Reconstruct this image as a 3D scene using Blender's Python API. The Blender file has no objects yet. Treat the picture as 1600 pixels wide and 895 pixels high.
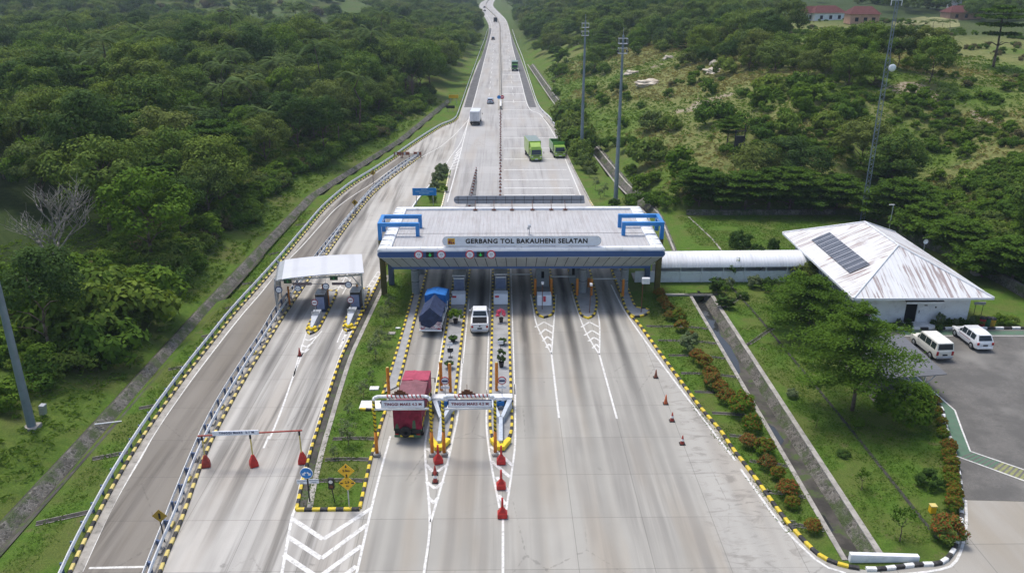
import bpy, bmesh, math, random
import numpy as np
from mathutils import Vector, Matrix, noise as mnoise

R = math.radians
scene = bpy.context.scene
COL = scene.collection

# ------------------------------------------------------------------ camera, world, sun, exposure
CAM_H, PITCH, YAW, FPX = 34.0, R(21.18), R(0.715), 1270.0
cam_data = bpy.data.cameras.new('camera'); cam = bpy.data.objects.new('camera', cam_data); COL.objects.link(cam)
cam.location = (0, 0, CAM_H); cam.rotation_euler = (R(90) - PITCH, 0, -YAW)
cam_data.sensor_width = 36.0; cam_data.lens = 36.0 * FPX / 1600.0
cam_data.clip_start = 0.5; cam_data.clip_end = 6000
scene.camera = cam

SUN_EL, SUN_AZ = R(70), R(-40)          # azimuth measured from +Y (away from camera) towards +X
world = bpy.data.worlds.new('World'); scene.world = world; world.use_nodes = True
wn = world.node_tree.nodes; wl = world.node_tree.links
sky = wn.new('ShaderNodeTexSky'); sky.sky_type = 'NISHITA'; sky.sun_disc = False
sky.sun_elevation = SUN_EL; sky.sun_rotation = SUN_AZ; sky.air_density = 1.0; sky.dust_density = 3.0
bg = wn['Background']; bg.inputs['Strength'].default_value = 0.15
wl.new(sky.outputs[0], bg.inputs['Color'])
sd = bpy.data.lights.new('sun', 'SUN'); sun = bpy.data.objects.new('sun', sd); COL.objects.link(sun)
sd.energy = 2.0; sd.angle = R(16); sd.color = (1.0, 0.965, 0.91)
sun.rotation_euler = (R(90) - SUN_EL, 0, math.pi - SUN_AZ)
sun.location = (0, 0, 300)
scene.view_settings.view_transform = 'Standard'; scene.view_settings.look = 'None'
scene.view_settings.gamma = 1.0; scene.view_settings.use_curve_mapping = False
scene.view_settings.exposure = 0.46
try:
    scene.cycles.max_bounces = 6; scene.cycles.diffuse_bounces = 3; scene.cycles.transparent_max_bounces = 6
    scene.cycles.volume_bounces = 0; scene.cycles.use_denoising = True
except Exception: pass

# ------------------------------------------------------------------ survey: photo pixel -> point on the ground
_f = Vector((math.sin(YAW) * math.cos(PITCH), math.cos(YAW) * math.cos(PITCH), -math.sin(PITCH)))
_r = Vector((math.cos(YAW), -math.sin(YAW), 0)); _u = _r.cross(_f)
def ray(px, py): return _f + _r * ((px - 800) / FPX) + _u * ((447.5 - py) / FPX)
def P(px, py, z=0.0):
    d = ray(px, py); t = (z - CAM_H) / d.z
    return (d.x * t, d.y * t)
def project(x, y, z):
    c = Vector((x, y, z - CAM_H)); d = c.dot(_f)
    if d < 1: return (-9999, -9999, d)
    return (800 + FPX * c.dot(_r) / d, 447.5 - FPX * c.dot(_u) / d, d)

# ------------------------------------------------------------------ helpers
def tag(o, label=None, cat=None, group=None, kind=None):
    if label: o['label'] = label
    if cat: o['category'] = cat
    if group: o['group'] = group
    if kind: o['kind'] = kind
    return o
def thing(name, label, cat, loc=(0, 0, 0), rz=0.0, group=None, scale=1.0):
    o = bpy.data.objects.new(name, None); COL.objects.link(o); o.empty_display_size = 0.3
    o.location = loc; o.rotation_euler = (0, 0, rz); o.scale = (scale,) * 3
    return tag(o, label, cat, group)
def dup(root, loc, rz=0.0, label=None, group=None, scale=None):
    r = root.copy(); COL.objects.link(r); r.location = loc; r.rotation_euler = (root.rotation_euler[0], root.rotation_euler[1], rz)
    if label: r['label'] = label
    if group: r['group'] = group
    if scale is not None: r.scale = scale if hasattr(scale, '__len__') else (scale,) * 3
    for ch in list(root.children):
        c = ch.copy(); COL.objects.link(c); c.parent = r
        for g in list(ch.children):
            d = g.copy(); COL.objects.link(d); d.parent = c
    return r

class MB:
    def __init__(s): s.v = []; s.f = []; s.m = []
    def add(s, vs, fs, m=0):
        b = len(s.v); s.v += [tuple(p) for p in vs]
        for f in fs: s.f.append(tuple(b + i for i in f)); s.m.append(m)
        return s
    def box(s, x0, x1, y0, y1, z0, z1, m=0):
        return s.add([(x0,y0,z0),(x1,y0,z0),(x1,y1,z0),(x0,y1,z0),(x0,y0,z1),(x1,y0,z1),(x1,y1,z1),(x0,y1,z1)],
                     [(0,3,2,1),(4,5,6,7),(0,1,5,4),(1,2,6,5),(2,3,7,6),(3,0,4,7)], m)
    def cbox(s, c, d, m=0, rot=None):
        hx, hy, hz = d[0]/2, d[1]/2, d[2]/2
        vs = [Vector((sx*hx, sy*hy, sz*hz)) for sz in (-1,1) for sx,sy in ((-1,-1),(1,-1),(1,1),(-1,1))]
        if rot is not None: vs = [rot @ v for v in vs]
        vs = [v + Vector(c) for v in vs]
        return s.add(vs, [(0,3,2,1),(4,5,6,7),(0,1,5,4),(1,2,6,5),(2,3,7,6),(3,0,4,7)], m)
    def prism(s, poly, z0, z1, m=0, mtop=None):
        n = len(poly); area = sum(poly[i][0]*poly[(i+1)%n][1]-poly[(i+1)%n][0]*poly[i][1] for i in range(n))
        if area < 0: poly = list(reversed(poly))
        s.add([(p[0],p[1],z0) for p in poly] + [(p[0],p[1],z1) for p in poly], [], m); b = len(s.v) - 2*n
        for i in range(n):
            j = (i+1) % n; s.f.append((b+i, b+j, b+n+j, b+n+i)); s.m.append(m)
        s.f.append(tuple(b+n+i for i in range(n))); s.m.append(m if mtop is None else mtop)
        s.f.append(tuple(b+n-1-i for i in range(n))); s.m.append(m)
        return s
    def extrude_x(s, prof, x0, x1, m=0):      # prof: (y,z) polygon
        n = len(prof); s.add([(x0,p[0],p[1]) for p in prof] + [(x1,p[0],p[1]) for p in prof], [], m); b = len(s.v)-2*n
        for i in range(n):
            j = (i+1) % n; s.f.append((b+i, b+n+i, b+n+j, b+j)); s.m.append(m)
        s.f.append(tuple(b+i for i in range(n))); s.m.append(m)
        s.f.append(tuple(b+2*n-1-i for i in range(n))); s.m.append(m)
        return s
    def extrude_y(s, prof, y0, y1, m=0):      # prof: (x,z) polygon
        n = len(prof); s.add([(p[0],y0,p[1]) for p in prof] + [(p[0],y1,p[1]) for p in prof], [], m); b = len(s.v)-2*n
        for i in range(n):
            j = (i+1) % n; s.f.append((b+i, b+j, b+n+j, b+n+i)); s.m.append(m)
        s.f.append(tuple(b+n-1-i for i in range(n))); s.m.append(m)
        s.f.append(tuple(b+n+i for i in range(n))); s.m.append(m)
        return s
    def tube(s, p0, p1, r0, r1=None, n=10, m=0, caps=True):
        r1 = r0 if r1 is None else r1; p0, p1 = Vector(p0), Vector(p1); d = (p1 - p0)
        if d.length < 1e-6: return s
        d.normalize(); a = Vector((0,0,1)) if abs(d.z) < .9 else Vector((1,0,0)); u = d.cross(a).normalized(); w = d.cross(u)
        vs = []
        for p, r in ((p0, r0), (p1, r1)):
            for i in range(n):
                t = 2*math.pi*i/n; vs.append(p + u*(r*math.cos(t)) + w*(r*math.sin(t)))
        fs = [(i, n+i, n+(i+1)%n, (i+1)%n) for i in range(n)]
        if caps: fs += [tuple(range(n)), tuple(range(2*n-1, n-1, -1))]
        return s.add(vs, fs, m)
    def path(s, pts, r, n=8, m=0):
        for a, b in zip(pts[:-1], pts[1:]): s.tube(a, b, r, r, n, m)
        return s
    def lathe(s, prof, c=(0,0,0), n=16, m=0, ax='z'):
        vs = []; k = len(prof)
        for i in range(n):
            t = 2*math.pi*i/n; ct, st = math.cos(t), math.sin(t)
            for r, h in prof:
                p = (r*ct, r*st, h) if ax == 'z' else ((r*ct, h, r*st) if ax == 'y' else (h, r*ct, r*st))
                vs.append((c[0]+p[0], c[1]+p[1], c[2]+p[2]))
        fs = []
        for i in range(n):
            j = (i+1) % n
            for q in range(k-1):
                fs.append((i*k+q, j*k+q, j*k+q+1, i*k+q+1) if ax != 'y' else (i*k+q, i*k+q+1, j*k+q+1, j*k+q))
        return s.add(vs, fs, m)
    def sweep(s, path, prof, m=0, mats=None, closed=False, caps=True):
        """path: list of (x,y,z); prof: list of (offset to the right, height), a closed loop; mats: material per path segment"""
        n = len(prof); k = len(path); vs = []
        for i in range(k):
            p = Vector(path[i])
            if closed: a, b = Vector(path[i-1]), Vector(path[(i+1) % k])
            else: a, b = Vector(path[max(0,i-1)]), Vector(path[min(k-1,i+1)])
            d = b - a; d.z = 0
            if d.length < 1e-9: d = Vector((0,1,0))
            d.normalize(); rt = Vector((d.y, -d.x, 0))
            for o, h in prof: vs.append((p.x+rt.x*o, p.y+rt.y*o, p.z+h))
        b0 = len(s.v); s.v += vs
        for i in range(k if closed else k-1):
            i2 = (i+1) % k
            for q in range(n):
                q2 = (q+1) % n
                s.f.append((b0+i*n+q, b0+i*n+q2, b0+i2*n+q2, b0+i2*n+q)); s.m.append(mats[i] if mats else m)
        if caps and not closed:
            s.f.append(tuple(b0+n-1-q for q in range(n))); s.m.append(mats[0] if mats else m)
            s.f.append(tuple(b0+(k-1)*n+q for q in range(n))); s.m.append(mats[-1] if mats else m)
        return s
    def strip(s, path, w, z=0.0, m=0, off=0.0):
        k = len(path); vs = []
        for i in range(k):
            a, b = Vector(path[max(0,i-1)][:2]), Vector(path[min(k-1,i+1)][:2]); d = (b-a).normalized(); n = Vector((d.y,-d.x))
            for o in (off - w/2, off + w/2): vs.append((path[i][0]+n.x*o, path[i][1]+n.y*o, z))
        return s.add(vs, [(2*i, 2*i+1, 2*i+3, 2*i+2) for i in range(k-1)], m)
    def poly(s, pts, z=0.0, m=0):
        n = len(pts); a = sum(pts[i][0]*pts[(i+1)%n][1]-pts[(i+1)%n][0]*pts[i][1] for i in range(n))
        if a < 0: pts = list(reversed(pts))
        return s.add([(p[0],p[1],z) for p in pts], [tuple(range(n))], m)
    def build(s, name, mats, parent=None, smooth=False, bevel=0, bseg=1, loc=None, recalc=False, wn=False):
        me = bpy.data.meshes.new(name); me.from_pydata(s.v, [], s.f)
        if not isinstance(mats, (list, tuple)): mats = [mats]
        for m in mats: me.materials.append(m)
        if len(mats) > 1: me.polygons.foreach_set('material_index', s.m)
        if bevel or recalc:
            bm = bmesh.new(); bm.from_mesh(me)
            bmesh.ops.remove_doubles(bm, verts=bm.verts, dist=1e-5)
            bmesh.ops.recalc_face_normals(bm, faces=bm.faces)
            if bevel:
                es = [e for e in bm.edges if e.is_manifold and e.calc_face_angle(0) > .35]
                bmesh.ops.bevel(bm, geom=es, offset=bevel, segments=bseg, affect='EDGES', clamp_overlap=True)
            bm.to_mesh(me); bm.free()
        if smooth:
            me.polygons.foreach_set('use_smooth', [True]*len(me.polygons))
            if wn: 
                try: me.set_sharp_from_angle(angle=R(40))
                except Exception: pass
        me.update()
        o = bpy.data.objects.new(name, me); COL.objects.link(o)
        if parent is not None: o.parent = parent
        if loc is not None: o.location = loc
        return o

def resample(pts, step):
    pts = [Vector(p) if len(p) == 3 else Vector((p[0], p[1], 0)) for p in pts]; out = [pts[0].copy()]; acc = 0.0
    tot = sum((b-a).length for a, b in zip(pts[:-1], pts[1:])); n = max(1, round(tot/step)); st = tot/n
    tgt = st; run = 0.0
    for a, b in zip(pts[:-1], pts[1:]):
        L = (b-a).length
        while run + L >= tgt - 1e-6 and len(out) < n:
            out.append(a + (b-a)*((tgt-run)/L)); tgt += st
        run += L
    out.append(pts[-1].copy())
    return out
def smooth_path(pts, step=1.0):
    """Catmull-Rom through the points, resampled"""
    p = [Vector((q[0], q[1], q[2] if len(q) > 2 else 0)) for q in pts]; out = []
    for i in range(len(p)-1):
        p0, p1, p2, p3 = p[max(0,i-1)], p[i], p[i+1], p[min(len(p)-1,i+2)]
        for k in range(12):
            t = k/12
            out.append(.5*((2*p1)+(p2-p0)*t+(2*p0-5*p1+4*p2-p3)*t*t+(3*p1-p0-3*p2+p3)*t**3))
    out.append(p[-1]); return resample(out, step)
def PX(lst, z=0.0): return [(*P(a, b, z), z) for a, b in lst]

_fonts = {}
def text(name, s, size, m, parent, loc, rot=(math.pi/2, 0, 0), ext=0.012, bold=0.0, sx=1.0, align='CENTER', spacing=1.0):
    cu = bpy.data.curves.new(name, 'FONT'); cu.body = s; cu.size = size; cu.align_x = align; cu.align_y = 'CENTER'
    cu.extrude = ext; cu.offset = bold; cu.space_character = spacing; cu.resolution_u = 3
    tmp = bpy.data.objects.new(name + '_curve', cu); COL.objects.link(tmp)
    bpy.context.view_layer.update()
    me = bpy.data.meshes.new_from_object(tmp.evaluated_get(bpy.context.evaluated_depsgraph_get()))
    bpy.data.objects.remove(tmp); bpy.data.curves.remove(cu)
    me.materials.clear(); me.materials.append(m); me.name = name
    o = bpy.data.objects.new(name, me); COL.objects.link(o); o.parent = parent; o.location = loc; o.rotation_euler = rot; o.scale = (sx, 1, 1)
    return o

# ------------------------------------------------------------------ materials
class Mt:
    def __init__(s, name, col=(.5,.5,.5), rough=.8, metal=0.0, spec=.3):
        s.mat = bpy.data.materials.new(name); s.mat.use_nodes = True; s.nt = s.mat.node_tree; s.n = s.nt.nodes
        s.b = s.n['Principled BSDF']; s.b.inputs['Roughness'].default_value = rough; s.b.inputs['Metallic'].default_value = metal
        s.b.inputs['Specular IOR Level'].default_value = spec
        s.b.inputs['Base Color'].default_value = (*col, 1); s._tc = None
    def link(s, a, b): s.nt.links.new(a, b)
    def co(s):
        if s._tc is None: s._tc = s.n.new('ShaderNodeTexCoord')
        return s._tc.outputs['Object']
    def inp(s, node, i, val):
        if isinstance(val, bpy.types.NodeSocket): s.link(val, node.inputs[i])
        elif val is not None:
            try: node.inputs[i].default_value = val
            except Exception: node.inputs[i].default_value = (*val, 1)
    def math(s, op, a, b=None, c=None, clamp=False):
        nd = s.n.new('ShaderNodeMath'); nd.operation = op; nd.use_clamp = clamp
        s.inp(nd, 0, a); s.inp(nd, 1, b); s.inp(nd, 2, c); return nd.outputs[0]
    def map(s, scale=(1,1,1), loc=(0,0,0), rot=(0,0,0), vec=None):
        nd = s.n.new('ShaderNodeMapping'); s.link(vec or s.co(), nd.inputs[0])
        nd.inputs['Scale'].default_value = scale; nd.inputs['Location'].default_value = loc; nd.inputs['Rotation'].default_value = rot
        return nd.outputs[0]
    def noise(s, scale=1.0, detail=3, rough=.55, vec=None, dist=0.0, stretch=None, loc=(0,0,0)):
        nd = s.n.new('ShaderNodeTexNoise'); nd.inputs['Scale'].default_value = scale; nd.inputs['Detail'].default_value = detail
        nd.inputs['Roughness'].default_value = rough; nd.inputs['Distortion'].default_value = dist
        s.link(s.map(stretch or (1,1,1), loc, vec=vec), nd.inputs['Vector']); return nd.outputs['Fac']
    def voro(s, scale=1.0, feature='F1', stretch=None, out='Distance', rnd=1.0):
        nd = s.n.new('ShaderNodeTexVoronoi'); nd.feature = feature; nd.inputs['Scale'].default_value = scale; nd.inputs['Randomness'].default_value = rnd
        s.link(s.map(stretch or (1,1,1)), nd.inputs['Vector']); return nd.outputs[out]
    def sep(s, vec=None):
        nd = s.n.new('ShaderNodeSeparateXYZ'); s.link(vec or s.co(), nd.inputs[0]); return nd.outputs
    def rng(s, v, a, b, c=0.0, d=1.0, smooth=True):
        nd = s.n.new('ShaderNodeMapRange'); nd.interpolation_type = 'SMOOTHSTEP' if smooth else 'LINEAR'; nd.clamp = True
        s.inp(nd, 0, v)
        for i, q in enumerate((a, b, c, d)): nd.inputs[1+i].default_value = q
        return nd.outputs[0]
    def mix(s, fac, a, b, mode='MIX'):
        nd = s.n.new('ShaderNodeMix'); nd.data_type = 'RGBA'; nd.blend_type = mode
        s.inp(nd, 0, fac)
        for i, q in ((6, a), (7, b)):
            if isinstance(q, bpy.types.NodeSocket): s.link(q, nd.inputs[i])
            else: nd.inputs[i].default_value = (*q, 1) if len(q) == 3 else q
        return nd.outputs[2]
    def ramp(s, fac, stops):
        nd = s.n.new('ShaderNodeValToRGB'); s.link(fac, nd.inputs[0]); cr = nd.color_ramp
        while len(cr.elements) < len(stops): cr.elements.new(.5)
        for e, (p, c) in zip(cr.elements, stops): e.position = p; e.color = (*c, 1)
        return nd.outputs[0]
    def col(s, c): s.link(c, s.b.inputs['Base Color']); return s
    def bump(s, h, strength=.4, dist=.05):
        nd = s.n.new('ShaderNodeBump'); nd.inputs['Strength'].default_value = strength; nd.inputs['Distance'].default_value = dist
        s.link(h, nd.inputs['Height']); s.link(nd.outputs[0], s.b.inputs['Normal']); return s
    def rough(s, r): s.inp(s.b, 'Roughness', r); return s
    def wn(s, vec, dim='3D'):
        nd = s.n.new('ShaderNodeTexWhiteNoise'); nd.noise_dimensions = dim; s.link(vec, nd.inputs['Vector']); return nd.outputs['Value']
    def objrand(s): return s.n.new('ShaderNodeObjectInfo').outputs['Random']
    def islrand(s): return s.n.new('ShaderNodeNewGeometry').outputs['Random Per Island']

def hsv_jit(m, col, amt=.12, scale=2.0):
    return m.mix(m.rng(m.noise(scale, 4), .3, .7), tuple(c*(1-amt) for c in col), tuple(min(1, c*(1+amt)) for c in col))

def simple(name, col, rough=.6, metal=0.0, spec=.35, var=.1, scale=3.0, dirt=0.0, bump=0.0):
    m = Mt(name, col, rough, metal, spec); c = hsv_jit(m, col, var, scale)
    if dirt: c = m.mix(m.math('MULTIPLY', m.rng(m.noise(scale*2.3, 5, .65), .48, .78), dirt), c, (.10,.085,.065))
    m.col(c)
    if bump: m.bump(m.noise(scale*6, 4), bump, .02)
    return m.mat

def concrete(name, base, dark, streak=.5, lane=True, slab=(4.65, 5.0), tint=(.36,.30,.23), lane_x=-2.4, lane_amt=1.0, patch=.5, pale=False):
    m = Mt(name, base, .88, 0, .2); X, Y, Z = m.sep()
    big = m.rng(m.noise(.16, 4, .6), .35, .7)
    c = m.mix(m.math('MULTIPLY', big, patch), base, tuple(.8*b for b in base))
    c = m.mix(m.math('MULTIPLY', m.rng(m.noise(.35, 3, .5, stretch=(1,.12,1), loc=(7,3,0)), .45, .68), .6), c, tint)
    # slab tone
    fx = m.math('FLOOR', m.math('DIVIDE', m.math('ADD', X, .2), slab[0])); fy = m.math('FLOOR', m.math('DIVIDE', Y, slab[1]))
    cb = m.n.new('ShaderNodeCombineXYZ'); m.link(fx, cb.inputs[0]); m.link(fy, cb.inputs[1])
    wn = m.wn(cb.outputs[0])
    c = m.mix(m.math('MULTIPLY', m.rng(wn, .0, 1, -.0, 1), .22), c, tuple(.62*b for b in base))
    # wheel streaks along the carriageway
    st = m.rng(m.noise(1.0, 4, .62, stretch=(1,.03,1)), .42, .66)
    st2 = m.rng(m.noise(.12, 2, .5, stretch=(1,.35,1), loc=(3,9,0)), .35, .65)
    c = m.mix(m.math('MULTIPLY', m.math('MULTIPLY', st, st2), streak), c, dark)
    if lane:
        fr = m.math('FRACT', m.math('DIVIDE', m.math('SUBTRACT', X, lane_x - 2.325), 4.65))
        wob = m.math('MULTIPLY', m.math('SUBTRACT', m.noise(.05, 2, stretch=(.3,1,1)), .5), .5)
        d = m.math('MULTIPLY', m.math('ABSOLUTE', m.math('SUBTRACT', m.math('ADD', fr, m.math('MULTIPLY', wob, .3)), .5)), 4.65)
        core = m.rng(d, .05, .75, 1, 0)
        yf = m.rng(m.math('ABSOLUTE', m.math('SUBTRACT', Y, 92)), 4, 44, 1, .15)
        var = m.rng(m.noise(.5, 4, .6, stretch=(1,.1,1), loc=(1,2,3)), .22, .52)
        c = m.mix(m.math('MULTIPLY', m.math('MULTIPLY', m.math('MULTIPLY', core, yf), var), lane_amt), c, (.035,.034,.035))
        sides = m.rng(m.math('ABSOLUTE', m.math('SUBTRACT', d, 1.1)), .1, .5, 1, 0)
        c = m.mix(m.math('MULTIPLY', m.math('MULTIPLY', sides, m.rng(m.noise(.22, 3, stretch=(1,.3,1), loc=(9,1,1)), .36, .6)), .32), c, dark)
    # joints
    jy = m.math('ABSOLUTE', m.math('SUBTRACT', m.math('FRACT', m.math('DIVIDE', Y, slab[1])), .5))
    j = m.rng(jy, .492, .497); c = m.mix(m.math('MULTIPLY', j, .38), c, (.08,.075,.07))
    if pale:
        pm = m.rng(m.math('ADD', X, m.math('MULTIPLY', m.math('SUBTRACT', m.noise(.25, 3), .5), 3.0)), 13.2, 14.4)
        c = m.mix(m.math('MULTIPLY', pm, .3), c, (.46,.445,.41)); c = m.mix(m.math('MULTIPLY', m.math('MULTIPLY', pm, m.rng(m.noise(.7, 6, .7, dist=1.2, stretch=(.6,1.4,1)), .5, .66)), .55), c, (.17,.155,.135))
    cr = m.voro(.23, 'DISTANCE_TO_EDGE', stretch=(1,.55,1)); crm = m.math('MULTIPLY', m.rng(m.math('ADD', cr, m.math('MULTIPLY', m.math('SUBTRACT', m.noise(2.2,4,.7), .5), .10)), .0, .006, 1, 0), m.rng(m.noise(.06,2,.5,loc=(2,7,0)), .50, .56))
    c = m.mix(m.math('MULTIPLY', crm, .3), c, (.07,.065,.06))
    jx = m.math('ABSOLUTE', m.math('SUBTRACT', m.math('FRACT', m.math('DIVIDE', m.math('ADD', X, .05), slab[0])), .5))
    c = m.mix(m.math('MULTIPLY', m.rng(jx, .494, .4975), .45), c, (.06,.055,.05))
    fine = m.noise(14, 4, .7); c = m.mix(m.math('MULTIPLY', m.rng(fine, .35, .75), .18), c, tuple(.55*b for b in base))
    oil = m.rng(m.noise(.9, 3, .5, loc=(40,2,0)), .70, .78); c = m.mix(m.math('MULTIPLY', oil, .35), c, (.06,.055,.05))
    m.col(c); m.bump(fine, .15, .01); return m.mat

def paint(name, col, wear=.35, under=(.25,.24,.22)):
    m = Mt(name, col, .65, 0, .3)
    w = m.rng(m.noise(3.5, 6, .75), .44, .68)
    c = m.mix(m.math('MULTIPLY', w, wear), hsv_jit(m, col, .07, 1.2), under)
    m.col(c); return m.mat

M = {}
M['plaza'] = concrete('plaza_concrete', (.385,.37,.33), (.15,.14,.13), .42, tint=(.345,.295,.23), pale=True)
M['left_plaza'] = concrete('left_plaza_concrete', (.49,.47,.43), (.13,.12,.105), .95, True, (4.2, 5.0), (.34,.30,.25), -21.5, .85)
M['ramp'] = concrete('ramp_concrete', (.235,.215,.185), (.085,.075,.065), 1.0, False, (5.5, 5.0), (.19,.165,.13))
M['highway'] = concrete('highway_concrete', (.42,.41,.395), (.19,.18,.17), .6, False, (3.6, 6.0), (.38,.34,.29), patch=.35)
M['driveway'] = concrete('driveway_concrete', (.36,.34,.30), (.2,.18,.15), .2, False, (6,6), (.28,.24,.18))
m = Mt('asphalt', (.10,.10,.10), .9); m.col(m.mix(m.rng(m.noise(.5,4),.3,.7), (.095,.095,.097), (.14,.138,.135))); m.bump(m.noise(25,3),.3,.01); M['asphalt'] = m.mat
# interlocking paving of the parking yard
m = Mt('paving_blocks', (.14,.135,.125), .9)
bt = m.n.new('ShaderNodeTexBrick'); m.link(m.map((1,1,1), rot=(0,0,.5)), bt.inputs['Vector']); bt.inputs['Scale'].default_value = 3.2
bt.inputs['Color1'].default_value = (.15,.145,.135,1); bt.inputs['Color2'].default_value = (.19,.18,.165,1); bt.inputs['Mortar'].default_value = (.075,.07,.062,1); bt.inputs['Mortar Size'].default_value = .03
c = m.mix(m.math('MULTIPLY', m.rng(m.noise(.35,5,.65),.38,.62), .75), bt.outputs[0], (.095,.092,.085))
c = m.mix(m.math('MULTIPLY', m.rng(m.noise(1.1,5,.7,loc=(8,3,0)),.60,.72), .5), c, (.05,.048,.045))
c = m.mix(m.math('MULTIPLY', m.rng(m.noise(.13,3,.5,loc=(5,5,0)),.55,.75), .6), c, (.27,.26,.235))
m.col(c); M['paving'] = m.mat
M['white_line'] = paint('white_line_paint', (.66,.65,.62), .8, (.33,.315,.285))
M['old_line'] = paint('worn_white_paint', (.66,.65,.61), .8, (.33,.31,.28))
M['yellow_p'] = paint('kerb_yellow_paint', (.66,.49,.035), .7, (.30,.24,.10))
M['pale_yellow_p'] = paint('faded_kerb_yellow', (.62,.50,.16), .5, (.33,.29,.18))
M['black_p'] = paint('kerb_black_paint', (.028,.027,.027), .6, (.12,.115,.105))
M['white_p'] = paint('kerb_white_paint', (.74,.74,.72), .4, (.3,.28,.25))
M['green_p'] = paint('walkway_green_paint', (.085,.16,.10), .6, (.13,.13,.11))
M['olive_p'] = paint('walkway_yellow_bars', (.25,.26,.10), .7, (.13,.13,.11))
m = Mt('grey_paving', (.28,.28,.28), .85); c = hsv_jit(m, (.30,.30,.295), .14, .7)
c = m.mix(m.math('MULTIPLY', m.rng(m.noise(1.7,5,.65),.5,.75), .4), c, (.15,.145,.135)); m.col(c); M['island_pave'] = m.mat
m = Mt('old_concrete', (.3,.28,.25), .9); c = hsv_jit(m, (.33,.31,.275), .2, .8)
c = m.mix(m.math('MULTIPLY', m.rng(m.noise(2.2,6,.7),.48,.72), .7), c, (.10,.095,.08)); m.col(c); m.bump(m.noise(9,5),.4,.02); M['old_conc'] = m.mat
m = Mt('stone_masonry', (.2,.19,.17), .95)
v = m.voro(4.2, 'DISTANCE_TO_EDGE'); cc = m.voro(4.2, 'F1', out='Color')
c = m.mix(m.rng(v, .02, .09), (.24,.225,.20), m.mix(m.sep(cc)[0], (.065,.06,.05), (.20,.185,.16)))
c = m.mix(m.math('MULTIPLY', m.rng(m.noise(.8,4,.6),.4,.65), .6), c, (.075,.07,.058))
c = m.mix(m.math('MULTIPLY', m.rng(m.noise(.45,5,.7,loc=(6,2,0)),.45,.60), .8), c, (.055,.085,.022))
m.col(c); m.bump(m.rng(v, 0, .12), .7, .06); M['stone'] = m.mat
m = Mt('channel_mud', (.11,.10,.085), .8); c = m.mix(m.rng(m.noise(.55,5,.65),.35,.7), (.038,.035,.030), (.095,.086,.072))
c = m.mix(m.rng(m.noise(.9,5,.7),.50,.66), c, (.06,.09,.025)); m.col(c); m.bump(m.noise(6,5),.5,.05); M['mud'] = m.mat
m = Mt('drain_water', (.035,.037,.036), .07, 0, .5); m.bump(m.noise(2.5,3),.12,.02); M['water'] = m.mat
m = Mt('bare_soil', (.22,.16,.11), .95); c = m.mix(m.rng(m.noise(.8,5,.65),.3,.7), (.15,.105,.075), (.30,.23,.16)); m.col(c); m.bump(m.noise(4,5),.6,.08); M['soil'] = m.mat
m = Mt('pale_rock', (.5,.45,.37), .9); c = m.mix(m.rng(m.noise(.5,5,.7),.35,.65), (.62,.56,.46), (.34,.28,.21)); m.col(c); m.bump(m.noise(1.2,6,.7),.8,.3); M['rock'] = m.mat
# structures
M['gal'] = simple('galvanised_steel', (.42,.44,.46), .42, .55, .5, .12, 2.0, .25)
M['pole_steel'] = simple('painted_pole_steel', (.20,.245,.285), .45, .3, .4, .12, .6, .25)
M['rail_steel'] = simple('guardrail_steel', (.74,.74,.73), .6, 0, .5, .12, 1.5, .2)
M['blue_post'] = simple('blue_grey_post', (.09,.13,.22), .6)
M['blue_pipe'] = simple('blue_painted_pipe', (.016,.19,.50), .35, 0, .5, .08, 1.0, .1)
M['navy_band'] = simple('navy_blue_cladding', (.03,.085,.235), .35, 0, .5, .06, .8, .12)
M['white_clad'] = simple('white_cladding', (.70,.71,.72), .4, 0, .4, .05, .5, .34)
M['grey_clad'] = simple('grey_cladding', (.34,.355,.35), .45, 0, .35, .07, .6, .25)
M['olive_col'] = simple('olive_column_paint', (.115,.10,.03), .6, 0, .3, .15, 1.5, .4)
M['grey_col'] = simple('grey_column_paint', (.30,.325,.345), .55, 0, .3, .1, 1.2, .35)
M['white_paint'] = simple('white_wall_paint', (.76,.77,.785), .75, 0, .25, .05, .7, .22)
M['white_steel'] = simple('white_steel', (.74,.75,.76), .4, 0, .4, .05, 2, .2)
M['dark'] = simple('dark_interior', (.016,.017,.019), .9, 0, .05)
M['black_plastic'] = simple('black_plastic', (.018,.018,.019), .5)
M['rubber'] = simple('tyre_rubber', (.02,.02,.02), .85)
M['rust'] = simple('rusted_steel', (.16,.065,.035), .8, .2, .3, .3, 5)
M['red_p'] = simple('red_paint', (.50,.028,.022), .5, 0, .4, .18, 2.5, .25)
M['red_dull'] = simple('faded_red_plastic', (.33,.05,.035), .6, 0, .3, .2, 4, .35)
M['orange_p'] = simple('orange_post_paint', (.60,.20,.022), .5, 0, .4, .12, 2, .25)
M['orange_cone'] = simple('orange_cone_plastic', (.55,.13,.045), .55, 0, .3, .2, 4, .3)
M['brown_cone'] = simple('dirty_cone_plastic', (.24,.085,.05), .7, 0, .3, .2, 4, .4)
M['yellow_sign'] = simple('yellow_sign_face', (.78,.44,.015), .45, 0, .4, .06, 3, .12)
M['yellow_nose'] = simple('yellow_nose_paint', (.76,.56,.02), .5, 0, .4, .08, 3, .15)
M['blue_sign'] = simple('blue_sign_face', (.012,.20,.56), .4, 0, .4, .05, 3, .08)
M['white_sign'] = simple('white_sign_face', (.76,.78,.81), .45, 0, .4, .04, 3, .1)
M['lilac_sign'] = simple('pale_sign_board', (.80,.82,.88), .45, 0, .4, .05, 2, .12)
M['sign_red'] = simple('sign_red_ring', (.55,.03,.045), .45)
M['navy_txt'] = simple('dark_blue_lettering', (.02,.035,.12), .5)
M['red_txt'] = simple('dark_red_lettering', (.22,.035,.06), .5)
M['black_txt'] = simple('black_lettering', (.012,.012,.014), .5)
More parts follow.
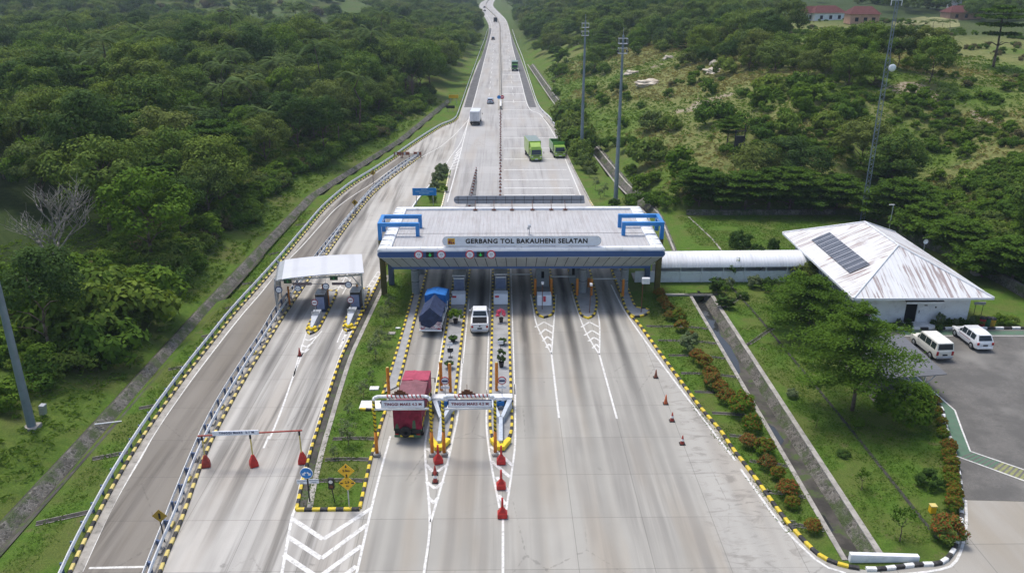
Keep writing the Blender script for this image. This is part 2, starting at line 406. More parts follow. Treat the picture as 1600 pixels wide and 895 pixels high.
M['trunk'] = simple('tree_bark', (.13,.10,.075), .9, 0, .2, .3, 4, .3, .5)
M['pale_bark'] = simple('bleached_bark', (.25,.23,.205), .9, 0, .2, .2, 4, .3)
M['terracotta'] = simple('dark_plant_pot', (.035,.03,.028), .6)
M['house_wall'] = simple('peach_house_wall', (.48,.29,.20), .8, 0, .2, .1, .5, .3)
M['tile_red'] = simple('red_roof_tile', (.095,.03,.027), .8, 0, .2, .2, 1.2, .35)
M['bin_red'] = simple('red_bin_plastic', (.30,.02,.03), .5); M['bin_yellow'] = simple('yellow_bin_plastic', (.40,.25,.02), .5); M['bin_green'] = simple('green_bin_plastic', (.02,.12,.06), .5)
m = Mt('led_green', (.01,.2,.05), .5); m.b.inputs['Emission Color'].default_value = (.05,.9,.15,1); m.b.inputs['Emission Strength'].default_value = .18; M['led_green'] = m.mat
m = Mt('glass', (.02,.028,.034), .06, 0, .6); M['glass'] = m.mat
m = Mt('window_glass', (.09,.12,.15), .08, 0, .6); M['win_glass'] = m.mat
m = Mt('light_lens', (.62,.62,.6), .15, 0, .6); M['lens'] = m.mat
m = Mt('red_lens', (.35,.015,.015), .2, 0, .6); M['red_lens'] = m.mat
m = Mt('booth_glass', (.10,.145,.24), .12, 0, .6); m.col(hsv_jit(m, (.20,.245,.38), .15, 2)); m.rough(.3); M['booth_glass'] = m.mat

def roof_metal(name, base, axis, rust=.0, pitch=.3, streak_dir=None, rust_lines=.0, dirt=(.33,.32,.31), damt=.4):
    m = Mt(name, base, .6, .0, .2); X, Y, Z = m.sep(); a = {'x': X, 'y': Y}[axis]
    w = m.math('FRACT', m.math('DIVIDE', a, pitch)); rib = m.rng(m.math('ABSOLUTE', m.math('SUBTRACT', w, .5)), .34, .46)
    stre = (1.2, .14, .14) if axis == 'x' else (.14, 1.2, .14)
    c = m.mix(m.math('MULTIPLY', m.rng(m.noise(1.3, 5, .65, stretch=stre), .45, .75), damt), base, dirt)
    c = m.mix(m.math('MULTIPLY', m.rng(m.noise(.35, 4, .6), .4, .7), .25), c, tuple(.7*b for b in base))
    c = m.mix(m.math('MULTIPLY', rib, .15), c, tuple(.45*b for b in base))
    if rust_lines:
        r = m.rng(m.noise(1.0, 4, .7, stretch=tuple((3.3 if q > 1 else q*1.2) for q in stre), loc=(3,8,1)), .50, .585)
        r = m.math('MULTIPLY', r, m.rng(m.noise(.3, 3, .5, loc=(11,4,2)), .36, .50))
        c = m.mix(m.math('MULTIPLY', r, rust_lines), c, (.17,.078,.055))
    m.col(c); m.bump(rib, .5, .03); return m.mat
M['gate_roof'] = roof_metal('corrugated_gate_roof', (.44,.435,.435), 'x', pitch=.42, dirt=(.28,.26,.25), damt=.5, rust_lines=.14)
M['bldg_roof_x'] = roof_metal('rusty_white_roof_side', (.66,.66,.655), 'y', pitch=.5, rust_lines=.75, dirt=(.47,.45,.42), damt=.5)
M['bldg_roof_y'] = roof_metal('rusty_white_roof_front', (.70,.705,.71), 'x', pitch=.5, rust_lines=.65, dirt=(.52,.50,.47), damt=.45)
M['vault'] = roof_metal('white_vault_roof', (.74,.75,.77), 'x', pitch=.35, dirt=(.42,.41,.40), damt=.35)
M['carport'] = roof_metal('carport_roof', (.13,.135,.145), 'y', pitch=.32, dirt=(.2,.2,.2), damt=.3)
M['lcan_roof'] = roof_metal('white_canopy_sheet', (.54,.55,.575), 'x', pitch=3.0, dirt=(.6,.6,.6), damt=.2)
m = Mt('solar_cells', (.03,.035,.05), .2, 0, .5)
X, Y, Z = m.sep(); gx = m.math('FRACT', m.math('DIVIDE', Y, 1.17)); g = m.rng(m.math('ABSOLUTE', m.math('SUBTRACT', gx, .5)), .455, .475)
m.col(m.mix(g, hsv_jit(m, (.075,.08,.095), .15, 1), (.5,.5,.52))); M['solar'] = m.mat

def paintcar(name, col, rough=.3):
    m = Mt(name, col, rough, 0, .5); m.b.inputs['Coat Weight'].default_value = .35; m.b.inputs['Coat Roughness'].default_value = .12
    m.col(m.mix(m.math('MULTIPLY', m.rng(m.noise(1.8,4,.6),.45,.75), .35), hsv_jit(m, col, .04, 1.5), tuple(.62*c+.03 for c in col))); return m.mat
M['car_white'] = paintcar('white_car_paint', (.78,.79,.80)); M['car_cream'] = paintcar('cream_white_car_paint', (.72,.70,.62))
M['car_silver'] = paintcar('silver_car_paint', (.36,.42,.50)); M['car_dark'] = paintcar('dark_car_paint', (.05,.055,.065))
M['lime'] = paintcar('lime_green_truck_paint', (.29,.46,.06)); M['green'] = paintcar('green_truck_paint', (.10,.30,.05)); M['dkgreen'] = paintcar('dark_green_truck_paint', (.015,.085,.035))
M['box_white'] = paintcar('white_cargo_box', (.66,.67,.70)); M['chassis'] = simple('truck_chassis', (.03,.03,.032), .7, 0, .3, .2, 3, .3)
def tarp(name, col, amt=.25):
    m = Mt(name, col, .75, 0, .25); w = m.noise(1.6, 5, .6, dist=.6)
    m.col(m.mix(m.rng(w,.3,.7), tuple(c*(1-amt) for c in col), tuple(c*(1+amt) for c in col))); m.bump(w, .8, .10); return m.mat
M['tarp_red'] = tarp('crimson_tarpaulin', (.21,.018,.042)); M['tarp_pink'] = tarp('sun_faded_red_tarpaulin', (.20,.085,.098), .15); M['tarp_pink2'] = tarp('bright_pink_tarpaulin', (.36,.06,.10), .15)
M['tarp_navy'] = tarp('navy_tarpaulin', (.035,.05,.105)); M['tarp_blue'] = tarp('blue_tarpaulin', (.018,.13,.40))
m = Mt('painted_tailgate', (.6,.6,.6), .5); m.col(m.ramp(m.noise(3.5,2,.5,dist=1.5), [(.3,(.70,.70,.70)),(.48,(.65,.62,.64)),(.53,(.42,.05,.09)),(.6,(.6,.6,.62)),(.68,(.10,.07,.10))])); M['tailgate'] = m.mat
m = Mt('striped_bar', (.7,.7,.7), .5); X, Y, Z = m.sep(); s_ = m.math('FRACT', m.math('ADD', m.math('DIVIDE', X, .30), m.math('MULTIPLY', Z, 1.6)))
m.col(m.mix(m.rng(s_,.62,.68), (.74,.73,.72), (.40,.07,.06))); M['stripe'] = m.mat
m = Mt('hazard_wrap', (.6,.5,.03), .5); X, Y, Z = m.sep(); s_ = m.math('FRACT', m.math('DIVIDE', m.math('ADD', Z, m.math('MULTIPLY', X, .6)), .34))
m.col(m.mix(m.rng(s_,.58,.64), (.70,.52,.02), (.05,.045,.02))); M['hazard'] = m.mat

# foliage
def leaf(name, cols, trans=.25, isl=.35, red=None):
    m = Mt(name, cols[0], .8, 0, .06)
    n = len(cols); base = m.ramp(m.objrand(), [(i/(max(1,n-1)), c) for i, c in enumerate(cols)])
    ir = m.islrand()
    c = m.mix(m.math('MULTIPLY', m.rng(ir, 0, 1), isl), base, tuple(1.75*max(q[i] for q in cols)*(1.15 if i == 0 else 1) for i in range(3)))
    c = m.mix(m.math('MULTIPLY', m.rng(m.math('FRACT', m.math('MULTIPLY', ir, 7.31)), .5, 1, 0, 1), .4), c, tuple(.38*q for q in cols[0]))
    m.col(c)
    tr = m.n.new('ShaderNodeBsdfTranslucent'); m.link(m.mix(1.0, c, (1.3,1.25,.5), 'MULTIPLY'), tr.inputs[0])
    mx = m.n.new('ShaderNodeMixShader'); mx.inputs[0].default_value = trans
    m.link(m.b.outputs[0], mx.inputs[1]); m.link(tr.outputs[0], mx.inputs[2]); m.link(mx.outputs[0], m.n['Material Output'].inputs[0])
    return m.mat
M['leaf'] = leaf('broad_leaves', [(.050,.104,.020),(.076,.146,.020),(.118,.145,.038),(.062,.106,.034),(.135,.198,.024),(.056,.118,.018),(.105,.165,.024)])
M['leaf_dark'] = leaf('dark_leaves', [(.034,.074,.015),(.050,.098,.019),(.046,.082,.024)])
M['leaf_bright'] = leaf('bright_leaves', [(.075,.150,.014),(.100,.175,.018),(.062,.130,.014)])
M['leaf_layer'] = leaf('feathery_leaves', [(.048,.106,.013),(.070,.134,.016),(.040,.090,.013)])
M['leaf_palm'] = leaf('palm_leaves', [(.07,.12,.03),(.09,.14,.04),(.06,.11,.03)], .15)
M['leaf_red'] = leaf('red_shoot_leaves', [(.21,.070,.022),(.16,.065,.022),(.25,.095,.024)], .2)
M['leaf_olive'] = leaf('grey_green_leaves', [(.13,.165,.085),(.11,.16,.07)], .2)
M['leaf_brown'] = leaf('dry_brown_leaves', [(.11,.105,.045),(.09,.095,.04)], .15)
M['flower'] = leaf('pink_flowers', [(.52,.06,.13),(.60,.09,.16)], .2)
M['tuft'] = leaf('wild_grass_blades', [(.085,.165,.022),(.105,.18,.028)], .3, .5)
M['tuft_dry'] = leaf('dry_grass_blades', [(.24,.225,.09),(.20,.20,.075)], .2, .5)

# ------------------------------------------------------------------ terrain
def vnoise(x, y, seed=0):
    x = np.asarray(x, float); y = np.asarray(y, float)
    xi = np.floor(x).astype(np.int64); yi = np.floor(y).astype(np.int64); fx = x - xi; fy = y - yi
    fx = fx*fx*(3-2*fx); fy = fy*fy*(3-2*fy)
    def h(a, b):
        n = (a*374761393 + b*668265263 + seed*1442695041) & 0x7fffffff
        n = ((n ^ (n >> 13)) * 1274126177) & 0x7fffffff
        return ((n ^ (n >> 16)) & 0xffff) / 65535.0
    return (h(xi,yi)*(1-fx)+h(xi+1,yi)*fx)*(1-fy) + (h(xi,yi+1)*(1-fx)+h(xi+1,yi+1)*fx)*fy
def fbm(x, y, seed=0, o=4):
    r = 0; a = .5; t = 0
    for i in range(o): r = r + a*vnoise(x*2**i, y*2**i, seed+i); t += a; a *= .5
    return r/t
def sst(a, b, x): 
    t = np.clip((np.asarray(x, float)-a)/(b-a), 0, 1); return t*t*(3-2*t)

ROAD_L = [(40,-32.9),(57,-32.6),(81,-32.4),(100,-31.9),(129,-31.1),(153.5,-26.4),(175,-22.2),(233,-15.2),(280,-13.6),(373,-11.4),(450,-10.4),(560,-10.5),(635,-14),(768,-21),(880,-27),(988,-28),(1100,-24),(1300,-10),(2500,200)]
ROAD_R = [(117,24.2),(137,22),(164,20.5),(178,19.5),(242,16.2),(330,12.6),(422,9.6),(533,8.6),(652,8),(744,8),(880,1),(969,-1),(1100,-2),(1300,12),(2500,222)]
_ly, _lx = zip(*ROAD_L); _ry, _rx = zip(*ROAD_R)
def dleft(x, y): return np.interp(y, _ly, _lx) - x
def dright(x, y):
    a = np.minimum(np.asarray(y, float) - 117.5, np.asarray(x, float) - np.interp(y, _ry, _rx))
    return np.maximum(a, np.asarray(x, float) - 58.5 - 10*sst(80, 60, y))
def height(x, y):
    x = np.asarray(x, float); y = np.asarray(y, float)
    dl = dleft(x, y); dr = dright(x, y); r = np.hypot(x, y)
    n1 = fbm(x/38, y/38, 3) - .5; n2 = fbm(x/9, y/9, 11) - .5; n3 = fbm(x/170, y/170, 21) - .5
    zl = 1.6*sst(.3, 8, dl) + 3.4*sst(6, 34, dl)*sst(55, 110, y) + 1.2*sst(10, 40, dl) + 5*n1*sst(8, 40, dl) + .5*n2*sst(1, 10, dl)
    zr = (.8*sst(0, 4, dr) + 15.5*(1-np.exp(-(np.maximum(dr, 0)/27.0)**1.3)) + 5*n1*sst(6, 40, dr) + .9*n2*sst(1, 10, dr))*np.where(dr > 0, 1, 0)
    d = np.maximum(dl, dr)
    ridge = 1 - np.abs(2*fbm(x/210, y/210, 31, 5) - 1)
    hills = sst(380, 900, r)*sst(20, 160, d)*(8 + 70*(ridge-.35) + 60*n3 + 34*sst(600, 1400, r))
    hills = hills + sst(250, 450, -x)*sst(150, 400, y)*10
    z = np.where(dl > 0, zl, 0) + zr + hills
    return z - .02
def H(x, y): return float(height(x, y))
def G(px, py, dz=0.0):
    """photo pixel -> point on the terrain"""
    d = ray(px, py); t = 30.0
    for i in range(4000):
        p = d*t; z = p.z + CAM_H
        if z < H(p.x, p.y) + dz: break
        t += max(.25, .02*t*.5)
        if t > 2500: break
    lo, hi = t - max(.25, .01*t), t
    for i in range(14):
        mid = (lo+hi)/2; p = d*mid
        if p.z + CAM_H < H(p.x, p.y) + dz: hi = mid
        else: lo = mid
    p = d*hi; return (p.x, p.y, H(p.x, p.y))

CAN_X0, CAN_X1, CAN_Y0, CAN_Y1 = 21.3, 23.65, 40.6, 85.0
def build_ground():
    def graded(a, b, f):
        out = [a]
        while out[-1] < b: out.append(out[-1] + f(out[-1]))
        return out
    fx = lambda x: 1.3 if abs(x) < 62 else min(22, 1.3 + (abs(x)-62)*.05)
    xr = graded(0, 1250, fx); xs = sorted(set([-v for v in xr] + xr + [CAN_X0-.02, CAN_X0+.02, CAN_X1-.02, CAN_X1+.02, 22.5]))
    ys = graded(-80, 2300, lambda y: 6 if y < 28 else (1.4 if y < 175 else min(22, 1.4 + (y-175)*.028)))
    ys = sorted(set(ys + [CAN_Y0-.02, CAN_Y0+.02, CAN_Y1-.02, CAN_Y1+.02]))
    X, Y = np.meshgrid(np.array(xs), np.array(ys)); Z = height(X, Y)
    can = (X > CAN_X0) & (X < CAN_X1) & (Y > CAN_Y0) & (Y < CAN_Y1); Z[can] = -1.6
    dl = dleft(X, Y); dip = (Y > 30) & (Y < 232) & (dl < .2) & (dl > -1.1); Z[dip] = -.6
    drx = X - np.interp(Y, _ry, _rx); dip2 = (Y > 97) & (Y < 330) & (drx > -2.2) & (drx < -.6) & (Y > 117); Z[dip2] = -1.0
    ny, nx = X.shape
    idx = np.arange(nx*ny).reshape(ny, nx)
    q = np.stack([idx[:-1,:-1], idx[:-1,1:], idx[1:,1:], idx[1:,:-1]], -1).reshape(-1, 4)
    me = bpy.data.meshes.new('ground'); me.vertices.add(nx*ny); me.vertices.foreach_set('co', np.stack([X,Y,Z], -1).astype(np.float32).ravel())
    me.loops.add(q.size); me.loops.foreach_set('vertex_index', q.astype(np.int32).ravel()); me.polygons.add(len(q))
    me.polygons.foreach_set('loop_start', np.arange(0, q.size, 4, dtype=np.int32)); me.polygons.foreach_set('loop_total', np.full(len(q), 4, np.int32))
    # what grows where: lawn / wild / dry / forest floor (kinds of cover, stored on the ground itself)
    dr = dright(X, Y); wild = np.clip(sst(.2, 3.0, np.maximum(dl, dr)), 0, 1)
    dry = sst(3, 12, dr)*sst(.32, .50, fbm(X/22+5, Y/22, 77))*sst(230, 130, dr)*sst(100, 118, Y)*sst(420, 300, Y)
    dry = np.maximum(dry, .6*sst(360, 450, np.hypot(X,Y))*sst(.48, .64, fbm(X/70, Y/70, 91)))
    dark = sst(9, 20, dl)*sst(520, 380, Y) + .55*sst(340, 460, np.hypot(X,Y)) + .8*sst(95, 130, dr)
    bare = sst(.74, .80, fbm(X/14+3, Y/14+9, 55))*sst(8, 16, dr)*sst(80, 50, dr)*sst(120, 140, Y)*sst(330, 240, Y)
    a = me.color_attributes.new('cover', 'FLOAT_COLOR', 'POINT')
    a.data.foreach_set('color', np.stack([wild, np.clip(dry,0,1), np.clip(dark,0,1), np.clip(bare,0,1)], -1).astype(np.float32).ravel())
    me.polygons.foreach_set('use_smooth', [True]*len(q)); me.update(); me.validate()
    m = Mt('grass_ground', (.05,.1,.02), .95, 0, .15)
    at = m.n.new('ShaderNodeAttribute'); at.attribute_name = 'cover'
    sp = m.n.new('ShaderNodeSeparateColor'); m.link(at.outputs['Color'], sp.inputs[0]); wildf, dryf, darkf = sp.outputs[0], sp.outputs[1], sp.outputs[2]; baref = at.outputs['Alpha']
    n0 = m.noise(.22, 4, .6); n1 = m.noise(1.4, 5, .65); n2 = m.noise(9, 4, .7); n3 = m.noise(28, 3, .7)
    lawn = m.mix(m.rng(n1, .3, .7), (.066,.142,.014), (.112,.195,.026))
    lawn = m.mix(m.math('MULTIPLY', m.rng(n0, .40, .62), .75), lawn, (.135,.150,.040))
    lawn = m.mix(m.math('MULTIPLY', m.rng(m.noise(.7, 5, .7, loc=(3,1,0)), .56, .70), .7), lawn, (.17,.14,.07))
    wild = m.mix(m.rng(n1, .3, .7), (.070,.130,.016), (.135,.200,.032))
    wild = m.mix(m.rng(m.noise(.09, 4, .6, loc=(9,0,0)), .45, .62), wild, (.15,.155,.05))
    dryc = m.mix(m.rng(n1, .3, .7), (.150,.165,.048), (.255,.245,.095))
    dryc = m.mix(m.rng(m.noise(.5,4,.6,loc=(4,4,0)), .52, .66), dryc, (.085,.12,.026))
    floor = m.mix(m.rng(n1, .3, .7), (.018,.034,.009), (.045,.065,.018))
    bare = m.mix(m.rng(n1, .35, .65), (.48,.42,.32), (.26,.19,.13))
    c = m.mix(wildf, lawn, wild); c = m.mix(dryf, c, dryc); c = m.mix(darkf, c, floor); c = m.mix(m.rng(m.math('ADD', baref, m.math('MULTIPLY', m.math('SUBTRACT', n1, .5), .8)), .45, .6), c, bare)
    c = m.mix(m.math('MULTIPLY', m.rng(n2, .38, .68), .42), c, (.016,.036,.006)); c = m.mix(m.math('MULTIPLY', m.rng(n3, .42, .65), .28), c, (.11,.17,.03))
    m.col(c); m.bump(m.math('ADD', n2, m.math('MULTIPLY', n3, .6)), .8, .12)
    me.materials.append(m.mat)
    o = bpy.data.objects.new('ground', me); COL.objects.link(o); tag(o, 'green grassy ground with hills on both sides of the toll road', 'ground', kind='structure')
    return o
build_ground()

def structure(o, label=None, cat=None): return tag(o, label, cat or 'road', kind='structure')

# ------------------------------------------------------------------ roads (sheets a few mm apart)
lk = smooth_path(PX([(60,1010),(112.9,888.4),(141.8,828),(186.4,744),(236.3,664),(291.4,587),(333.4,533),(367.5,490),(409.5,443),(439.4,409),(478.8,361.8),(510.3,325),(547,293.5),(583.8,269.9),(615.3,249),(652,223),(688.8,199.5),(713,188),(721.6,168),(736,126)]), 1.0)
bl = smooth_path(PX([(190,1010),(231,895),(327,660),(410.5,523.5),(430,489.8),(457,456),(495.8,402.4),(541.8,346),(583.8,296),(623,263.3),(656,242.8)]), 1.0)
br = smooth_path(PX([(212,1010),(252,890),(286,807),(315,725.6),(343.9,662.6),(385.9,587),(420,531.9),(445,492),(484,435),(510.3,398.5),(552.3,340.8),(594.3,293.5),(657.3,245.3)]), 1.0)
rk = PX([(968,460),(981,490),(996.9,505.6),(1036,559),(1062.5,594.9),(1094,636.9),(1125.5,673.6),(1143.9,700.7),(1175.4,741.4),(1208.9,788.6),(1240,828),(1277,866),(1306,880.5),(1337.5,888),(1374,889.7),(1432,883),(1468.8,880.5),(1485.8,866),(1495,847.7),(1501.6,812),(1499,749),(1484.5,686),(1474,663),(1471,639.5),(1440,600)])
def y_at(path, y): return float(np.interp(y, [p[1] for p in path], [p[0] for p in path]))
rks = smooth_path(rk, .4)
s = MB()
# main plaza: between the green island and the right kerb, then the highway
left_edge = [(-9.9, 24), (-9.75, 46), (-9.9, 60), (-10.1, 90), (-9.4, 122), (-9.3, 147)]
right_edge = [(15.0, 127), (13.3, 85)] + [(p[0]-.1, p[1]) for p in rks if p[1] <= 79.6 and p[0] < 22.8] 
pp = left_edge + [(-9.0, 148), (13.6, 148)] + right_edge[1:]
ri = [(p[0], p[1]) for p in rks if p[0] < 22.9]
yard = [(22.9, 39.7), (25.3, 40.0), (26.9, 40.1), (28.0, 40.9), (28.9, 42.0), (30.4, 44.3), (31.9, 46.6)]
s.poly(left_edge[:4] + [(-10.1, 108), (15.0, 108), (14.4, 90), (13.4, 84)] + ri + [(22.9, 24)], 0.0)
structure(s.build('toll_plaza_road', M['plaza']), 'stained grey concrete toll plaza in front of the big gate')
s = MB(); s.poly(yard + [(70, 44.5), (70, 24), (22.9, 24)], 0.0); structure(s.build('driveway', M['driveway']), 'concrete driveway at the lower right corner', 'driveway')
# highway behind the gate
hl = [(-10.1,108),(-9.4,122),(-9.3,147),(-9.0,150)]
hw_l = PX([(714,189),(722,168),(736,126),(746,100),(751.8,89.5),(759,68),(763.5,48),(762,36),(754,22),(749,12),(751,5),(759,0),(768,-4),(775,-8)])
hw_r = [(15.0,108),(14.2,120),(13.9,127),(13.2,147),(12.8,170)] + PX([(874,205),(855,180),(838,160),(824,120),(812.7,89.5),(804.6,69.4),(796.6,48),(791,32),(781,21),(771.5,11),(771,6),(774,0),(779,-4),(784,-8)])
L = [(-10.1,108),(-9.4,122),(-9.3,147)] + [(-10.0,170),(-10.6,190)] + [(p[0],p[1]) for p in smooth_path(hw_l, 8)]
Rr = [(p[0],p[1]) for p in smooth_path(hw_r, 6)]
def band(name, a, b, z, mat):
    ya = np.array([p[1] for p in a]); xa = [p[0] for p in a]; yb = np.array([p[1] for p in b]); xb = [p[0] for p in b]
    ys = np.arange(max(ya[0], yb[0]), min(ya[-1], yb[-1]), 4.0); s = MB()
    vs = []
    for y in ys: vs += [(float(np.interp(y, ya, xa)), y, z), (float(np.interp(y, yb, xb)), y, z)]
    s.add(vs, [(2*i, 2*i+1, 2*i+3, 2*i+2) for i in range(len(ys)-1)]); return s.build(name, mat)
structure(band('highway', L, Rr, .0, M['highway']), 'pale concrete dual carriageway running away between the hills')
# dark shoulders
def pxline(lst, step=4): return [(p[0], p[1]) for p in smooth_path(PX(lst), step)]
el = pxline([(737,170.8),(746.8,135),(760.5,80),(764.4,65),(768.4,45),(765.4,32),(756.3,19),(751.3,11),(753.3,5),(761.4,0),(769,-4)])
er = pxline([(826,168),(815,130),(804.6,89.5),(799.6,69.4),(795,46.3),(788.5,30),(778.5,21),(769.4,11),(769,6),(771.4,0),(777,-4)])
so_l = pxline([(725,168),(738,126),(752.2,89.5),(761.4,62),(764.6,44)]); so_r = pxline([(838,168),(824,125),(812.2,89.5),(804.2,69.4),(796.4,48),(790,34)])
structure(band('left_shoulder', so_l, el, .006, M['asphalt']), 'dark asphalt shoulder left of the far carriageway')
structure(band('right_shoulder', er, so_r, .006, M['asphalt']), 'dark asphalt shoulder right of the far carriageway')
# left toll plaza between the barrier and the green island, joining the highway
gil = smooth_path([(-14.0,46.0)] + PX([(472,757),(486.6,702),(499.8,660),(515.5,610.6),(533.9,558),(552.3,518.8),(568,487),(589,445)]) + [(-14.3,105)] + PX([(646.8,321),(673,288),(683.5,270)]) , .55)
lp = [(-21.3,24)] + [(p[0],p[1]) for p in br if p[1] > 30] 
s = MB()
rightside = [(-9.55,24),(-9.55,45.9),(-14.1,45.95)] + [(p[0]+.05,p[1]) for p in gil] + [(-10.6,147),(-9.3,147.5)]
far_left = [(p[0],p[1]) for p in lk if p[1] > 160]
s.poly([(-21.5,24)] + [(p[0],p[1]) for p in br if 39 < p[1] < 157] + [(-16.3,160)] + [(-20.0,161.5)] + far_left[3:-6] + [(-10.4,218),(-9.9,190),(-9.9,170)] + list(reversed(rightside)), .004)
structure(s.build('left_plaza_road', M['left_plaza']), 'pale streaked concrete lanes under the small left canopy')
s = MB(); a = [(p[0],p[1]) for p in lk if p[1] < 163]; b = [(p[0],p[1]) for p in bl]
s.poly(a + [(-16.2,161.5)] + list(reversed(b)), .008); structure(s.build('ramp_road', M['ramp']), 'brownish side ramp between two guardrails at far left')
# parking yard
s = MB(); yl = [(p[0]+.0, p[1]) for p in rks if p[1] > 46.5 and p[0] > 31]
s.poly([(31.9,46.62),(70,44.52),(70,75.0),(38.5,75.0),(37.4,70)] + list(reversed(yl)), .002); structure(s.build('parking_yard', M['paving']), 'grey interlocking paved parking yard beside the office building', 'yard')
# green walkway stripes on the yard
wl_ = PX([(1400,566),(1416,588),(1471,639.5),(1495,712.5),(1600,750.6),(1680,782)]); wr_ = PX([(1415,562),(1430.7,587),(1492,640.8),(1504,673.6),(1516,704.6),(1600,733.5),(1680,763)])
s = MB()
vs = []
for i in range(4): a, b = (wl_[i], wr_[min(i, 5)])
s.add([(*wl_[0][:2],.008),(*wl_[1][:2],.008),(*wl_[2][:2],.008),(*wl_[3][:2],.008),(*wr_[4][:2],.008),(*wr_[3][:2],.008),(*wr_[2][:2],.008),(*wr_[1][:2],.008),(*wr_[0][:2],.008)], [(0,8,7,1),(1,7,6,2),(2,6,5,3),(3,5,4)])
a0, a1, b0, b1 = Vector(wl_[3]), Vector(wl_[5]), Vector(wr_[4]), Vector(wr_[6]); n = 22
for i in range(n):
    t0, t1 = i/n, (i+.58)/n; p = [a0.lerp(a1,t0), a0.lerp(a1,t1), b0.lerp(b1,t1), b0.lerp(b1,t0)]
    s.add([(q.x,q.y,.010) for q in p], [(0,1,2,3)], 0 if i < 7 else 1)
structure(s.build('green_walkway', [M['green_p'], M['olive_p']]), 'green painted pedestrian strip with bars across the yard', 'walkway')
s = MB()
for l in (wl_, wr_): s.strip(l, .13, .013)
s.strip(PX([(1412,524.5),(1600,524.5)]), .12, .013)
s.strip(smooth_path(PX([(1509,780.8),(1509,828),(1495,874),(1470,889),(1400,897),(1330,897)]), .8), .17, .014)
structure(s.build('yard_lines', M['white_line']), 'white lines edging the yard and driveway', 'road marking')
s = MB(); s.poly(PX([(1400,517),(1600,517),(1600,523),(1412,523)]), .009); structure(s.build('green_apron', M['green_p']), 'green painted strip along the office kerb', 'walkway')

# ------------------------------------------------------------------ painted markings
s = MB()
def ln(lst, w=.17, z=.012, px=True, sm=True, m=0):
    p = PX(lst) if px else lst
    s.strip(smooth_path(p, 1.0) if sm and len(p) > 2 else p, w, z, m)
ln([(686.8,565),(677,633),(665.6,683.5),(665,723),(671.7,815),(662.5,893.6),(650,980)], .16)
ln([(722.5,560),(716,641),(708,683.5),(696.6,733.5),(673,815)], .16)
for x0 in (-5.95, -3.72): s.strip([(x0,68),(x0,84)], .12, .012)
ln([(761.5,608.8),(760,657.5),(763,695),(770,738.8),(780.6,793)], .15); ln([(805,600),(805,657.5),(804,703),(791,796.5)], .15)
for x0 in (-1.42, 1.02): s.strip([(x0,62),(x0,100)], .12, .012)
ln([(785.9,806),(785.9,897),(786,1000)], .16, sm=False)
ln([(829,460),(833,479),(839,508),(861.7,553)], .15); ln([(869,460),(867,484.6),(864.5,515),(861.7,553)], .15); ln([(861.7,553),(873.5,652.6)], .17, sm=False)
ln([(893,455),(900,479),(915.5,518.8),(936.5,554)], .15); ln([(923,455),(928.6,471.5),(936.5,503),(936.5,554)], .15); ln([(936.5,554),(964,654)], .17, sm=False)
ln([(955,445),(968,471.5),(983.8,497.8),(1036,571),(1107,665),(1149,719)], .17); ln([(1157,732),(1217,815),(1250.9,851.6),(1285,881.8),(1321.8,895)], .17)
# chevrons
def chev(l, mid, r, w=.26): s.strip(PX([l, mid]), w, .0125); s.strip(PX([mid, r]), w, .0128)
for l, c_, r in (((836,511),(850,503),(865,511)),((843,522),(852,514),(864,521)),((848,533),(855,525.5),(863,532)),((853.5,543),(858,537),(862.5,543))): chev(l, c_, r, .22)
for l, c_, r in (((908,511),(921,503),(936,511)),((913,524),(925,516),(937,523)),((919,533),(928,527),(937,532)),((926,544),(931.5,537.5),(937,543))): chev(l, c_, r, .22)
for l, c_, r in (((665,725),(679.5,739),(700,725)),((666,752),(680,763),(693,752)),((669,777),(679,786),(684,777))): chev(l, c_, r)
for a, b in (((767,697),(801,727)),((768,720),(798,746)),((776,745),(795,768)),((779,773),(790,788)),((667,700),(675,706)),((704,700),(697,708))): s.strip(PX([a, b]), .28, .0125)
ln([(463,790),(456.4,807),(440.7,893.6),(424,985)], .19); ln([(610,681),(594,738.8),(581,791),(557.5,893.6),(536,985)], .17)
for l, c_, r in (((456.5,810),(505,842),(580,794)),((450,838),(502,872),(574,819)),((443,866),(497,902),(565,852)),((436,897),(490,935),(557,884)),((430,930),(484,972),(549,920))): chev(l, c_, r, .34)
# left plaza lines
ln([(463,795),(470.9,749),(497,660),(513,610),(531,558),(549,518),(560,492)], .16)
ln([(421,686),(440,640),(460,583),(475,548)], .16); ln([(412,700),(420,681)], .16, sm=False)
ln([(481,512),(467,556),(459,588)], .14); ln([(503,517),(490,532),(470,556)], .14); ln([(527,535),(534,518),(540,508)], .14)
for l, c_, r in (((474,529),(483,532),(495,525)),((471,539),(479,542),(489,535)),((469,547),(475,551),(483,545))): chev(l, c_, r, .22)
for a, b in (((535,532),(542,520)),((530,545),(538,530)),((541,522),(547,512))): s.strip(PX([a, b]), .25, .0125)
ln([(520,465),(537,438),(548,420)], .15); ln([(535,460),(548,436)], .15)
for y in (450, 443, 436): s.strip(PX([(523+(450-y)*.7,y),(531+(450-y)*.7,y-2),(537+(450-y)*.6,y+1)]), .28, .0126)
ln([(566,461),(590,425)], .15, sm=False); ln([(575,461),(597,424)], .13, sm=False)
for i in range(5): s.strip(PX([(570+5*i,452-7*i),(576+5*i,455-7*i)]), .3, .0126)
ln([(600,418),(628,360),(646,322),(673,287),(690,268),(704,245),(720,222),(733,185)], .16)
# ramp edge line (worn)
ln([(128,893),(150,845),(170,802),(190,765),(220,715),(244,673),(290,606),(336,545),(378,492),(410,455),(440,417),(473.5,382.8),(500,353),(526,325),(556,303),(583.8,285.6),(610,266),(640,246)], .15, .014, m=1)
s.strip(PX([(139,887),(228,885)]), .18, .014, 1)
